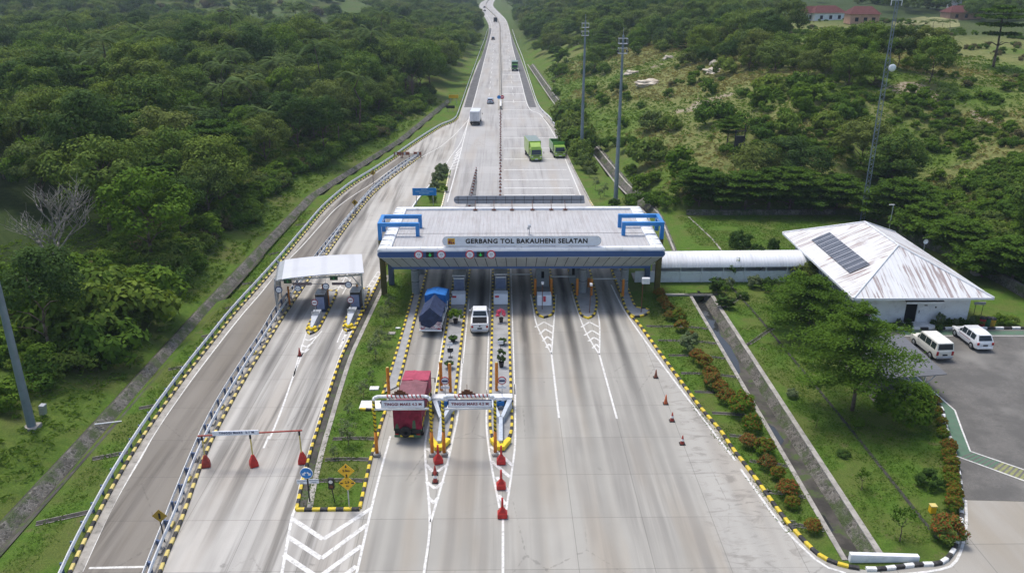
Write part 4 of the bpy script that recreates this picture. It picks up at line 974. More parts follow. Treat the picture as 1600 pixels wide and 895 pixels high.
# toll booths
def booth(x, y, label, orange=False):
    o = thing('toll_booth', label, 'toll booth', (x, y, .13)); 
    s = MB(); s.box(-.62,.62,0,2.6,0,.95); s.box(-.62,.62,0,.1,.95,1.0); s.build('body', M['grey_col'], o, bevel=.02)
    s = MB(); s.box(-.56,.56,.08,2.5,1.0,2.2); s.build('windows', M['booth_glass'], o)
    s = MB()
    for a in (-.6,.52):
        for b in (.02,2.48): s.box(a,a+.08,b,b+.1,1.0,2.25)
    s.build('posts', M['white_steel'], o)
    s = MB(); s.box(-.74,.74,-.25,2.8,2.25,2.42); s.build('roof', M['white_steel'], o, bevel=.03)
    s = MB(); s.add([(-.55,-.12,.6),(.55,-.12,.6),(.55,-.42,2.16),(-.55,-.42,2.16),(-.55,.0,.6),(.55,.0,.6),(.55,.0,2.2),(-.55,.0,2.2)], [(0,1,2,3),(4,7,6,5),(0,3,7,4),(1,5,6,2),(3,2,6,7),(0,4,5,1)]); s.build('front_panel', M['booth_glass'], o)
    s = MB(); s.box(-.6,.6,-.46,-.40,2.02,2.2); s.build('top_bar', M['white_steel'], o)
    return o
def crash_block(x, y, label, red=True):
    o = thing('crash_block', label, 'concrete block', (x, y, .13)); s = MB(); s.extrude_x([(0,0),(1.5,0),(1.5,1.05),(.55,1.0)], -.78, .78); s.build('block', M['white_paint'], o, bevel=.04)
    s = MB(); s.box(-.62,-.2,.36,.40,.68,.86) if red != 'c' else s.box(-.14,.14,.2,.26,.45,.95)
    # plate follows the sloping face
    for i, v in enumerate(s.v): s.v[i] = (v[0], .55*v[2]/1.0 + (v[1]-.40) - .02, v[2])
    s.build('plate', M['sign_red'], o); return o
booth(-4.85, 84.9, 'blue glazed toll booth on the island left of the white pickup lane')
booth(-.2, 85.3, 'blue glazed toll booth on the island right of the white pickup lane')
crash_block(-4.85, 82.0, 'white sloped concrete block in front of the left blue booth'); crash_block(-.2, 82.0, 'white sloped concrete block in front of the right blue booth')
crash_block(4.55, 81.6, 'white sloped concrete block with a red reader on the short island', 'c')
def cabinet(x, y, label, w=.9, h=2.5):
    o = thing('toll_cabinet', label, 'cabinet', (x, y, .13)); s = MB(); s.box(-w/2,w/2,0,1.6,0,h); s.build('body', M['grey_col'], o, bevel=.03); s = MB(); s.box(-.16,.16,-.03,.02,1.1,1.9); s.build('window', M['dark'], o); return o
cabinet(4.6, 87.2, 'grey control cabinet with a dark window on the short island', 1.5, 2.6); cabinet(8.2, 88.2, 'grey control cabinet behind the round column', .8, 2.4)
cabinet(-.2, 89.6, 'grey control cabinet behind the right blue booth', 1.4, 2.9); cabinet(-4.85, 89.3, 'dark control cabinet behind the left blue booth', 1.5, 2.5)
# gate arms (white, red tipped) and orange machine posts under the roof
def orange_post(x, y, h, label, r=.14, z=.1, group=None):
    o = thing('orange_post', label, 'post', (x, y, z), group=group); s = MB(); s.lathe([(0,0),(r,0),(r,h-.04),(r*.85,h),(0,h)], (0,0,0), 14); s.build('post', M['orange_p'], o, smooth=True, wn=True)
    s = MB(); s.lathe([(0,h),(r*.8,h+.005),(r*.6,h+.05),(0,h+.06)], (0,0,0), 12); s.build('cap', M['pale_yellow_p'], o, smooth=True)
    return o
orange_post(-9.75, 61.6, 2.75, 'tall orange post at the lawn edge beside the pink truck'); orange_post(-5.35, 62.6, 2.7, 'tall orange post on the left edge of the long island by the round sign')
orange_post(-4.55, 62.3, 2.75, 'tall orange post in the middle of the long island by the pot plant'); orange_post(-.55, 62.5, 2.7, 'tall orange post on the right island next to the round sign')
for x, y, l in ((3.65,84.6,'orange post left of the cabinet on the short island'),(5.45,84.6,'orange post right of the cabinet on the short island'),(8.35,84.6,'orange post left of the round column'),(9.95,84.6,'orange post right of the round column'),(13.45,84.3,'orange post beside the rightmost round column')):
    orange_post(x, y, 2.0, l, .15)
def lane_arm(x, y, L, label, side=1):
    o = thing('barrier_arm', label, 'gate arm', (x, y, .13)); s = MB(); s.box(-.18,.18,-.2,.2,0,1.05); s.build('machine', M['orange_p'], o, bevel=.03)
    s = MB(); s.box(.1 if side > 0 else -L, L if side > 0 else -.1, -.05,.05,.92,1.02); s.build('arm', M['white_steel'], o); return o
lane_arm(5.35, 88.0, 3.1, 'lowered white gate arm across the lane right of the short island'); lane_arm(9.95, 87.2, 3.2, 'lowered white gate arm across the lane right of the round column'); lane_arm(-.0, 88.8, 3.4, 'lowered white gate arm across the middle lane')
o = thing('slim_mast', 'thin rusty pole with a small sign tray at the rounded island end', 'pole', (14.75, 79.6, .13)); s = MB(); s.tube((0,0,0),(0,0,3.4),.045); s.build('pole', M['rust'], o); s = MB(); s.box(-.1,.7,-.2,.25,3.3,3.9); s.build('sign_box', M['white_steel'], o)
o = thing('slim_mast', 'thin bent rusty pole on the short empty island', 'pole', (9.25, 79.6, .13)); s = MB(); s.tube((0,0,0),(.05,0,3.2),.04); s.build('pole', M['rust'], o); s = MB(); s.cbox((.05,-.1,3.25),(.25,.4,.2)); s.build('camera', M['white_steel'], o)
o = thing('slim_mast', 'thin rusty pole in front of the red reader block', 'pole', (4.25, 80.6, .13)); s = MB(); s.tube((0,0,0),(0,0,3.0),.04); s.build('pole', M['rust'], o); s = MB(); s.cbox((0,-.1,3.05),(.25,.4,.2)); s.build('camera', M['white_steel'], o)

# nose attenuators with round sign at the near end of the two long islands
def attenuator(x, y, label, slabel):
    o = thing('crash_cushion', label, 'crash cushion', (x, y, .1))
    s = MB()   # Y shaped: solid back box, two arms closing to a slim rail
    s.box(-.95,.95,6.2,7.1,0,.95)
    for sx in (-1,1):
        s.add([(sx*.95,6.2,0),(sx*.55,6.2,0),(sx*.02,4.1,0),(sx*.22,3.9,0),(sx*.95,6.2,.9),(sx*.55,6.2,.9),(sx*.02,4.1,.62),(sx*.22,3.9,.58)], [(0,1,2,3),(4,7,6,5),(0,3,7,4),(1,5,6,2),(0,4,5,1),(3,2,6,7)])
    s.box(-.12,.12,.5,4.05,0,.5); s.box(-.16,.16,.5,4.0,.5,.56); s.build('body', M['grey_clad'] if False else simple('pale_blue_grey_steel', (.44,.49,.55), .5, .1, .4, .1, 2, .3), o, recalc=True)
    s = MB(); s.box(-.78,.78,6.15,6.19,.28,.9)
    s.box(-.98,.98,6.3,7.0,.96,1.02); s.build('top_plate', M['white_steel'], o)
    s = MB()
    for i in range(-3,4,2): s.add([(i*.25-.12,6.13,.3),(i*.25+.12,6.13,.3),(i*.25+.32,6.13,.86),(i*.25+.08,6.13,.86)], [(0,1,2,3)])
    s.build('hazard_stripes', M['black_p'], o); s = MB(); s.box(-.3,.3,6.08,6.125,.38,.78); s.build('blue_light', M['blue_sign'], o)
    s = MB(); s.add([(-.85,1.2,0),(-.5,1.35,0),(0,.45,0),(.5,1.35,0),(.85,1.2,0),(.28,-.05,0),(-.28,-.05,0),(-.85,1.2,.34),(-.5,1.35,.34),(0,.45,.34),(.5,1.35,.34),(.85,1.2,.34),(.28,-.05,.34),(-.28,-.05,.34)],
        [(7,8,9,13),(9,10,11,12),(9,12,13),(0,6,13,7),(6,5,12,13),(5,4,11,12),(0,7,8,1),(1,8,9,2),(2,9,10,3),(3,10,11,4)]); s.build('yellow_nose', M['yellow_nose'], o, bevel=.03)
    g = thing('round_sign', slabel, 'sign', (x+.12, y+6.6, 1.1)); s = MB(); s.tube((0,0,0),(0,0,1.6),.035); s.build('post', M['gal'], g); 
    s = MB(); s.lathe([(0,-.03),(.36,-.03),(.36,.0),(0,.0)], (0,-.04,1.5), 24, ax='y'); s.build('ring', M['sign_red'], g, recalc=True)
    s = MB(); s.lathe([(0,-.045),(.29,-.045),(.29,-.032),(0,-.032)], (0,-.04,1.5), 24, ax='y'); s.build('face', M['white_sign'], g, recalc=True)
    s = MB(); s.box(-.24,.24,-.105,-.09,1.41,1.56); s.build('bar', M['navy_txt'], g)
    s = MB(); s.box(-.36,.36,-.05,-.02,.75,.98); s.build('plate', M['white_sign'], g)
    return o
attenuator(-4.9, 53.1, 'grey Y shaped crash cushion with yellow nose left of the white pickup lane', 'round barred sign above the left grey crash cushion')
attenuator(-.2, 53.1, 'grey Y shaped crash cushion with yellow nose right of the white pickup lane', 'round barred sign above the right grey crash cushion')

# height limit portals TINGGI MAKS 4.2 M
def portal(xa, xb, y, label, txt, ornament=True):
    o = thing('height_portal', label, 'height limit portal', ((xa+xb)/2, y, 0)); w = (xb-xa)/2
    for sx in (-1,1):
        s = MB(); s.tube((sx*w,0,.05),(sx*w,0,2.1),.14,.12,12); p = s.build('post', M['orange_p'], o, smooth=True)
        s = MB(); s.tube((sx*w,0,2.1),(sx*w,0,4.75),.115,.11,12); s.build('hazard_wrap', M['hazard'], p, smooth=True)
        s = MB(); s.cbox((sx*w,0,.14),(.5,.5,.28)); s.build('base', M['old_conc'], p, bevel=.06)
    s = MB(); pts = [(-w,0,4.72),(-w+.1,0,4.95),(-w+.4,0,5.05),(w-.4,0,5.05),(w-.1,0,4.95),(w,0,4.72)]; s.path(pts, .13, 10); s.build('top_pipe', M['white_steel'], o, smooth=True)
    s = MB(); s.tube((-w+.9,0,5.05),(w-.5,0,5.05),.137,.137,12); s.build('striped_pipe', M['stripe'], o, smooth=True)
    b = MB(); b.box(-1.55+.1,1.55+.1,-.2,-.14,4.22,4.78); sg = b.build('sign_board', M['lilac_sign'], o)
    b = MB(); b.box(-1.55+.06,1.55+.14,-.19,-.13,4.18,4.82)
    b.build('sign_frame', M['navy_txt'], sg)
    text('lettering', txt, .30, M['red_txt'], o, (.1,-.215,4.5), bold=.008, spacing=1.05, ext=.006)
    s = MB(); s.tube((-w+.05,-.02,4.0),(w-.1,-.02,4.02),.09,.09,10); s.build('hanging_bar', M['white_steel'], o, smooth=True)
    s = MB()
    for q in (-.9, 1.0): s.tube((q,-.02,4.95),(q,-.02,4.02),.02)
    s.build('chains', M['chassis'], o)
    if ornament:
        s = MB()
        for k, (a, h) in enumerate(((-.5,.12),(-.3,.3),(-.1,.42),(.1,.4),(.3,.28),(.5,.12))): s.cbox((a-.1,0,5.16+h/2),(.22,.05,h))
        s.tube((-.1,0,5.2),(-.1,0,6.0),.02); s.build('ornament', M['rust'], o)
portal(-9.5, -5.35, 52.6, 'height limit portal with sign TINGGI MAKS 4.2 M over the pink truck', 'TINGGI MAKS 4.2 M')
portal(-4.45, -.6, 52.6, 'height limit portal with sign TINGGI MAKS 4.2 M over the white pickup lane', 'TINGGI MAKS 4.2 M')
# low portal over the left lanes
o = thing('height_portal', 'low red height bar with sign TINGGI MAKS 2.1 M over the pale left lanes', 'height limit portal', (-18.4, 51.4, 0))
s = MB(); s.tube((-3.75,-.1,2.62),(3.75,.25,2.82),.06,.06,8); s.build('bar', M['red_dull'], o)
s = MB(); s.box(-2.55,.8,-.2,-.14,2.75,3.1); s.build('sign_board', M['lilac_sign'], o).rotation_euler = (0,R(-1.6),0); 
t = text('lettering', 'TINGGI MAKS  2.1 M', .24, M['navy_txt'], o, (-.87,-.215,2.93), bold=.006, spacing=1.18, ext=.006); t.rotation_euler = (math.pi/2, R(-1.6), 0)
for x, y, z in ((-3.5,0,2.62),(0,0,2.72),(3.5,.3,2.80)):
    s = MB(); s.tube((x,y,.05),(x,y,z),.055,.055,8); p = s.build('post', M['pale_yellow_p'], o)
    s = MB(); s.cbox((x,y,z-.2),(.12,.12,.4)); s.build('clamp', M['chassis'], p)
def barrel(o, x, y, dull=False):
    s = MB(); a, b, h = .31, .09, .95
    s.add([(x-a,y-a,0),(x+a,y-a,0),(x+a,y+a,0),(x-a,y+a,0),(x-a*.92,y-a*.92,.35),(x+a*.92,y-a*.92,.35),(x+a*.92,y+a*.92,.35),(x-a*.92,y+a*.92,.35),(x-b,y-b,h),(x+b,y-b,h),(x+b,y+b,h),(x-b,y+b,h)],
        [(0,3,2,1),(0,1,5,4),(1,2,6,5),(2,3,7,6),(3,0,4,7),(4,5,9,8),(5,6,10,9),(6,7,11,10),(7,4,8,11),(8,9,10,11)])
    return s
def stand(x, y, label, mat, rz=.2):
    o = thing('red_stand', label, 'weighted stand', (x, y, .01), rz); barrel(o, 0, 0).build('base', M[mat], o, bevel=.04); return o
stand(-21.9, 51.4, 'dull brown weighted stand under the left post of the low red bar', 'red_dull', .3); stand(-18.4, 51.4, 'bright red weighted stand under the middle post of the low red bar', 'red_p', .5); stand(-14.9, 51.75, 'red weighted stand under the right post of the low red bar', 'red_p', .1)
def delineator(px, py, label, h=1.5, mat='red_p', sc=1.0):
    x, y = P(px, py); o = thing('red_delineator', label, 'traffic delineator', (x, y+.2, .012), random.Random(px).uniform(-.3,.3))
    s = MB(); a = .33*sc; s.box(-a,a,-a*.8,a*.8,0,.38*sc); s.add([(-a*.9,-a*.7,.38*sc),(a*.9,-a*.7,.38*sc),(a*.9,a*.7,.38*sc),(-a*.9,a*.7,.38*sc),(-.09,-.09,.75*sc),(.09,-.09,.75*sc),(.09,.09,.75*sc),(-.09,.09,.75*sc)], [(0,1,5,4),(1,2,6,5),(2,3,7,6),(3,0,4,7),(4,5,6,7)])
    s.build('base', M[mat], o, bevel=.03); s = MB(); s.tube((0,0,.7*sc),(0,0,h),.09,.07,10); s.build('post', M[mat], o, smooth=True); return o
delineator(684.5,725,'red water filled delineator at the tip of the left crash cushion'); delineator(783,726,'red water filled delineator nearest the right crash cushion nose')
delineator(783,765,'red water filled delineator, middle one of the three in line'); delineator(785,810,'red water filled delineator nearest the camera on the centre line')
def cone(px, py, label, mat='orange_cone', h=.75, band=True, group=None, rz=0.0, xy=None):
    x, y = xy or P(px, py); o = thing('traffic_cone', label, 'traffic cone', (x, y+.15, .012), rz, group)
    s = MB(); s.box(-.22,.22,-.22,.22,0,.05); s.build('base', M['black_plastic'] if mat != 'red_p' else M['red_dull'], o)
    s = MB(); s.lathe([(.17,.05),(.11,h*.45),(.095,h*.55),(.035,h),(0,h)], (0,0,0), 12); s.build('cone', M[mat], o, smooth=True)
    if band: s = MB(); s.lathe([(.128,h*.40),(.094,h*.62)], (0,0,0), 12); s.build('band', M['white_p'], o, smooth=True)
    return o
cone(679.5,742,'dull red cone just below the left red delineator','red_dull',.7,False); cone(680,755,'dirty red and white cone lowest in the left chevrons','red_dull',.95)
cone(1025,591,'dirty brown traffic cone nearest the gate on the right plaza','brown_cone',.8,False); cone(1040.5,632,'orange traffic cone second from the gate on the right plaza','orange_cone',.85,False)
cone(1050.5,659,'red and white traffic cone third from the gate on the right plaza','red_dull',.8); cone(1066.5,695,'red and white traffic cone nearest the camera on the right plaza','red_dull',.75)
cone(468,557,'red traffic cone on the line between the two left lanes','red_dull',.85,False)
c0 = None
for i in range(38):   # row along the centre line behind the gate
    y = 124 + i*2.35
    if c0 is None: c0 = cone(0,0,'small orange traffic cone in the long row behind the gate','brown_cone',.8,True,'traffic cones along the centre line behind the gate',xy=(-.3,y))
    else: dup(c0, (-.3+.05*math.sin(i*3), y+.3*math.sin(i*5), .012))
for i in range(14):
    y = 120 + i*2.0; dup(c0, (-5.1+.03*i, y, .012), 0, 'small orange traffic cone on the dark patch behind the gate roof', 'traffic cones on the dark patch behind the gate')
s = MB(); s.poly([(-6.0,112),(-4.2,112),(-4.3,138),(-4.8,150),(-5.2,138)], .0095); structure(s.build('dark_patch', M['asphalt']), 'dark tyre worn patch on the carriageway behind the gate', 'road stain')

# signs on the near end of the green island
def arrow(s, c, ang, L, y, w=.05, m=0):
    d = Vector((math.cos(ang), 0, math.sin(ang))); n = Vector((-d.z, 0, d.x)); c = Vector((c[0], y, c[1])); a = c - d*L/2; b = c + d*L*.1; t = c + d*L/2
    s.add([a+n*w, a-n*w, b-n*w, b+n*w], [(0,1,2,3)], m); s.add([b+n*w*2.6, b-n*w*2.6, t], [(0,1,2)], m)
x, y = P(484, 783); o = thing('direction_sign', 'round blue sign with two white arrows on a dark post', 'sign', (x, y, 0)); 
s = MB(); s.tube((0,0,0),(0,0,2.3),.05); s.build('post', M['chassis'], o)
s = MB(); s.lathe([(0,-.04),(.44,-.04),(.44,0),(0,0)], (0,-.06,2.35), 28, ax='y'); d = s.build('rim', M['white_sign'], o, recalc=True)
s = MB(); s.lathe([(0,-.055),(.40,-.055),(.40,-.042),(0,-.042)], (0,-.06,2.35), 28, ax='y'); s.build('disc', M['blue_sign'], o, recalc=True)
s = MB(); arrow(s, (-.17,2.32), R(225), .34, -.12, .06); arrow(s, (.17,2.32), R(-45), .34, -.12, .06); s.build('arrows', M['white_sign'], o)
s = MB(); s.box(-.72,-.04,-.08,-.06,1.48,1.82); s.box(.1,.78,-.08,-.06,1.52,1.86); pl_ = s.build('plates', M['white_sign'], o)
text('lettering', 'KENDARAAN', .105, M['navy_txt'], o, (-.38,-.085,1.73), ext=.002); text('lettering', 'KECIL', .11, M['navy_txt'], o, (-.38,-.085,1.57), ext=.002)
text('lettering', 'KENDARAAN', .105, M['navy_txt'], o, (.44,-.085,1.77), ext=.002); text('lettering', 'BESAR', .11, M['navy_txt'], o, (.44,-.085,1.61), ext=.002)
x, y = P(546, 795); o = thing('warning_signs', 'two yellow diamond limit signs stacked on one grey post', 'sign', (x, y, 0))
s = MB(); s.tube((0,.02,0),(0,.02,3.3),.045); s.build('post', M['gal'], o)
for k, (z, a, b) in enumerate(((3.05,'5.0m',None),(2.1,'2,9','m'))):
    r = .56; s = MB(); s.add([(0,-.03,z-r),(r,-.03,z),(0,-.03,z+r),(-r,-.03,z),(0,.0,z-r),(r,.0,z),(0,.0,z+r),(-r,.0,z)], [(0,1,2,3),(4,7,6,5),(0,4,5,1),(1,5,6,2),(2,6,7,3),(3,7,4,0)]); bd = s.build('diamond', M['yellow_sign'], o)
    text('lettering', a, .24, M['black_txt'], o, (0,-.04,z+(.02 if k == 0 else .07)), ext=.003, bold=.006)
    if b: text('lettering', b, .22, M['black_txt'], o, (0,-.04,z-.2), ext=.003, bold=.006)
    s = MB()
    if k == 0: arrow(s, (0,z+.34), R(90) if False else R(-90), .2, -.04, .035); arrow(s, (0,z-.33), R(90), .2, -.04, .035)
    else: arrow(s, (-.37,z), 0 if False else R(180), .2, -.04, .04); arrow(s, (.37,z), 0, .2, -.04, .04)
    s.build('arrows', M['black_txt'], o)
x, y = P(523, 784); o = thing('warning_light', 'small black two lamp warning light on a thin post', 'signal light', (x, y, 0)); s = MB(); s.tube((0,0,0),(-.12,0,1.2),.035); s.build('post', M['chassis'], o)
s = MB(); s.box(-.32,.08,-.12,.12,1.1,1.95); s.build('housing', M['black_plastic'], o, bevel=.04)
for z, mt in ((1.72,'lens'),(1.34,'rust')): s = MB(); s.lathe([(0,-.15),(.14,-.13),(.14,-.1),(0,-.1)], (-.12,0,z), 14, ax='y'); s.build('lamp', M[mt], o, recalc=True)
# manhole slabs and stones on the lawn
for px, py, w, d, lab in ((612,521,.75,.6,'white concrete slab lying in the lawn beside the narrow footway'),(622,513,.5,.25,'thin white slab in the lawn nearest the round column'),(585,607,.8,.6,'square white concrete slab in the lawn beside the pink truck')):
    x, y = P(px, py); s = MB(); s.box(-w/2,w/2,-d/2,d/2,-.05,.1); tag(s.build('concrete_slab', M['old_conc'] if px == 612 else M['white_p'], bevel=.02, loc=(x,y,0)), lab, 'slab')

# ------------------------------------------------------------------ small left canopy
o = thing('small_canopy', 'small white curved canopy over the two pale left lanes', 'toll canopy', (-19.3, 83.0, 0), R(11))
s = MB(); x0, x1, ya, yb = -4.6, 4.15, -3.0, 3.2; n = 7
prof = [(x0-.55,1.0),(x0-.6,2.4),(x0-.55,3.5),(x0-.25,4.0),(x0+.35,4.22)] + [(x0+1.2+(x1-x0-1.2)*t, 4.3+.12*math.sin(math.pi*t)) for t in (0,.25,.5,.75,1)]
vs = []
for a, z in prof: vs += [(a,ya+(.35 if z < 4.1 else 0),z),(a,yb,z)]
k = len(prof); th = .07
vs2 = [(v[0]+(.07 if i < 8 else 0),v[1],v[2]-(.07 if i >= 8 else .0)) for i, v in enumerate(vs)]
fs = [(2*i,2*i+1,2*i+3,2*i+2) for i in range(k-1)]; b = len(vs)
roof = MB(); roof.add(vs[8:], [(2*i,2*i+1,2*i+3,2*i+2) for i in range(k-5)]); roof.add([(v[0],v[1],v[2]-.08) for v in vs[8:]], [(2*i,2*i+2,2*i+3,2*i+1) for i in range(k-5)])
m_ = len(vs[8:]); roof.f += [(0,2,m_+2,m_),(2,4,m_+4,m_+2),(4,6,m_+6,m_+4),(6,8,m_+8,m_+6),(8,10,m_+10,m_+8) if m_ > 10 else (0,2,m_+2,m_)]; roof.m += [0]*5
roof.f += [(m_-2,m_-1,2*m_-1,2*m_-2)]; roof.m += [0]
roof.build('roof', M['lcan_roof'], o)
s = MB(); s.add(vs[:10] + [(v[0]+.08,v[1],v[2]) for v in vs[:10]], [(2*i,2*i+1,2*i+3,2*i+2) for i in range(4)] + [(10+2*i,12+2*i,13+2*i,11+2*i) for i in range(4)] + [(2*i,2*i+2,12+2*i,10+2*i) for i in range(4)]); s.build('side_wall', simple('grey_side_sheet', (.33,.35,.36), .5, .1, .4, .1, 2, .2), o)
s = MB()
for xx, yy in ((x0-.4,ya+.3),(x0-.4,yb-.3),(x1-.25,ya+.3),(x1-.25,yb-.3)): s.box(xx-.07,xx+.07,yy-.07,yy+.07,0,4.25)
s.box(x0-.4,x1-.2,ya+.25,ya+.37,3.9,4.05); s.box(x0-.4,x1-.2,yb-.37,yb-.25,3.9,4.05); s.tube((x1-.25,ya+.3,2.4),(x1-1.3,ya+.3,3.95),.05)
for i in range(8):
    xa = x0+.2+i*1.05; s.tube((xa,ya+.3,3.92),(xa+.52,ya+.3,4.25),.03); s.tube((xa+.52,ya+.3,4.25),(xa+1.05,ya+.3,3.92),.03)
s.build('frame', M['gal'], o)
for i, (x, t) in enumerate(((-23.3,'2.1'),(-21.4,'2.1'),(-18.6,'2.1'),(-16.3,'2.1'))):
    lab = ['leftmost','second','third','rightmost'][i] + ' round white sign hanging under the front edge of the small left canopy'
    g = thing('round_sign', lab, 'sign', (x, 79.1 + (x+23.3)*.195, 3.1)); s = MB(); s.tube((0,0,.3),(0,0,.85),.02); s.build('hanger', M['gal'], g); ring_sign(g, .37, 'navy_txt', 'white_sign'); text('lettering', t+'m', .2, M['navy_txt'], g, (0,-.055,0), ext=.003)
for i, x in enumerate((-22.3,-17.7)):
    g = thing('lane_light', ['left','right'][i] + ' dark green lane signal box under the small left canopy', 'lane signal', (x, 78.95 + (x+23.3)*.195, 4.0)); s = MB(); s.box(-.4,.4,-.06,.1,-.2,.25); s.build('housing', simple('dark_green_box', (.02,.05,.025), .5), g); s = MB(); s.box(-.04,.04,-.075,-.062,-.02,.18); s.add([(-.13,-.07,.0),(.13,-.07,0),(0,-.07,-.15)], [(0,2,1)]); s.build('arrow', simple('dim_green_arrow', (.05,.25,.06), .5), g)
def small_lane(x, y, label, blabel, slabel):
    p = [(x+.0,y-.1),(x-.5,y+.8),(x-.62,y+2.5),(x-.55,y+11),(x+.0,y+11.6),(x+.55,y+11),(x+.62,y+2.5),(x+.5,y+.8)]; island(p, label, .14)
    b = thing('small_booth', blabel, 'toll booth', (x, y+5.4, .14)); s = MB(); s.box(-.5,.5,0,1.5,0,2.0); s.build('body', simple('dark_booth_side', (.03,.045,.09), .5), b, bevel=.03)
    s = MB(); s.add([(-.42,-.03,.35),(.42,-.03,.35),(.42,-.03,1.72),(-.42,-.03,1.72)], [(0,1,2,3)]); s.build('front_panel', M['booth_glass'], b); s = MB(); s.box(-.5,.5,-.06,-.02,1.78,2.0); s.build('head_panel', M['black_plastic'], b)
    s = MB(); s.box(-.53,.53,-.05,1.55,2.0,2.07); s.build('roof', M['gal'], b)
    c = thing('crash_cushion', 'grey wedge cushion at the tip of the ' + label, 'crash cushion', (x, y+.5, .14)); s = MB()
    s.add([(-.42,3.4,0),(.42,3.4,0),(.42,3.4,.95),(-.42,3.4,.95),(-.34,1.9,0),(.34,1.9,0),(.34,1.9,.8),(-.34,1.9,.8),(-.12,.2,0),(.12,.2,0),(.12,.2,.35),(-.12,.2,.35)], [(3,2,1,0),(0,1,5,4),(4,5,9,8),(1,2,6,5),(5,6,10,9),(3,0,4,7),(7,4,8,11),(2,3,7,6),(6,7,11,10),(8,9,10,11)]); s.build('wedge', simple('grey_blue_wedge', (.36,.39,.43), .5, .1, .4, .1, 2, .3), c, bevel=.02)
    s = MB(); s.box(-.4,.4,2.2,2.24,.9,1.2); s.build('plate', M['gal'], c)
    s = MB(); s.add([(-.5,.5,0),(0,-.1,0),(.5,.5,0),(.3,.7,0),(-.3,.7,0),(-.5,.5,.3),(0,-.1,.3),(.5,.5,.3),(.3,.7,.3),(-.3,.7,.3)], [(0,4,3,2,1),(5,6,7,8,9),(0,1,6,5),(1,2,7,6),(2,3,8,7),(3,4,9,8),(4,0,5,9)]); s.build('yellow_nose', M['yellow_nose'], c, bevel=.03)
    g = thing('round_sign', slabel, 'sign', (x-.05, y+3.2, 1.0)); s = MB(); s.tube((0,0,0),(0,0,1.1),.03); s.build('post', M['gal'], g); ring_sign(g, .36, 'red_txt', 'white_sign', -.04, 1.15); s = MB(); s.box(-.2,.2,-.1,-.088,1.1,1.2); s.build('bar', M['red_txt'], g)
small_lane(-19.35, 74.7, 'short island between the two pale left lanes', 'dark blue toll booth between the two pale left lanes', 'round sign on the cushion between the two pale left lanes')
small_lane(-15.75, 75.3, 'short island beside the green island gutter', 'dark blue toll booth beside the green island under the small canopy', 'round sign on the cushion beside the green island gutter')
for i, (px, py, h) in enumerate(((453,478,2.2),(507,480,2.6),(514,478,2.4),(560,477,2.4))):
    x, y = P(px, py); orange_post(x, y, h, 'orange brown post under the small left canopy, ' + ['leftmost','second','third','rightmost'][i] + ' of four', .1, .05)
for i, (xa, xb) in enumerate(((-23.0,-19.9),(-18.7,-16.2))):
    x = (xa+xb)/2; g = thing('height_bar', ['left','right'][i] + ' lettered height bar hanging across a lane under the small canopy', 'height bar', (x, 83.4, 2.1)); s = MB(); w = (xb-xa)/2
    s.box(-w,w*.35,-.04,.04,-.14,.14); s.build('board', simple('pinkish_board', (.42,.34,.36), .6), g); s = MB(); s.tube((w*.35,0,0),(w+.5,0,-.03),.03); s.build('rod', M['gal'], g); text('lettering', 'TINGGI MAKS 2.1 M', .17, M['red_txt'], g, (-w*.33,-.05,0), ext=.003)
# signs along the ramp barrier
for px, py, lab, zz in ((257,846,'yellow diamond warning sign on a dark post beside the near double guardrail',2.0),(556,340,'small yellow diamond sign on the ramp barrier, nearer the small canopy',2.3),(584,292,'small yellow diamond sign on the ramp barrier, farther from the small canopy',2.4)):
    x, y = P(px, py); o = thing('warning_sign', lab, 'sign', (x, y, 0)); s = MB(); s.tube((0,.03,0),(-.05,.03,zz),.04); s.build('post', M['chassis'], o); r = .48; s = MB()
    s.add([(0,-.02,zz-r),(r,-.02,zz),(0,-.02,zz+r),(-r,-.02,zz),(0,.01,zz-r),(r,.01,zz),(0,.01,zz+r),(-r,.01,zz)], [(0,1,2,3),(4,7,6,5),(0,4,5,1),(1,5,6,2),(2,6,7,3),(3,7,4,0)]); s.build('diamond', simple('weathered_yellow_sign', (.36,.23,.03), .6), o); s = MB(); s.box(-.06,.06,-.035,-.022,zz-.2,zz+.2); s.build('mark', M['black_txt'], o)
x, y = P(645, 244); o = thing('road_barrier', 'row of red and white barrier boards closing the far end of the ramp', 'barrier', (x-1.2, y-1.5, 0)); s = MB()
for q in (-1.6,0,2.3): s.box(q-.75,q+.75,-.05,.05,.55,1.15); s.box(q-.7,q-.62,-.3,.3,0,.6); s.box(q+.62,q+.7,-.3,.3,0,.6)
s.build('boards', simple('brown_red_board', (.26,.09,.05), .7, 0, .3, .3, 3, .3), o); s = MB()
for q in (-1.9,-.2,2.4): s.box(q-.18,q+.18,-.065,-.052,.6,1.1)
s.build('white_bars', M['white_p'], o)
x, y = P(664, 321); o = thing('direction_board', 'blue direction board with white lines on posts behind the gate', 'sign board', (x, y, 0)); s = MB()
for q in (-1.3,1.3): s.tube((q,.05,0),(q,.05,2.6),.06)
s.build('post', M['gal'], o); s = MB(); s.box(-1.85,1.85,-.04,.04,1.6,2.75); s.build('board', M['blue_sign'], o); s = MB()
for z, L_ in ((2.55,.5),(2.25,1.35),(1.95,.8)):
    q = -L_
    while q < L_: s.box(q,q+.12,-.055,-.042,z-.06,z+.06); q += .2
s.build('lettering', simple('pale_blue_lettering', (.45,.62,.78), .5), o)
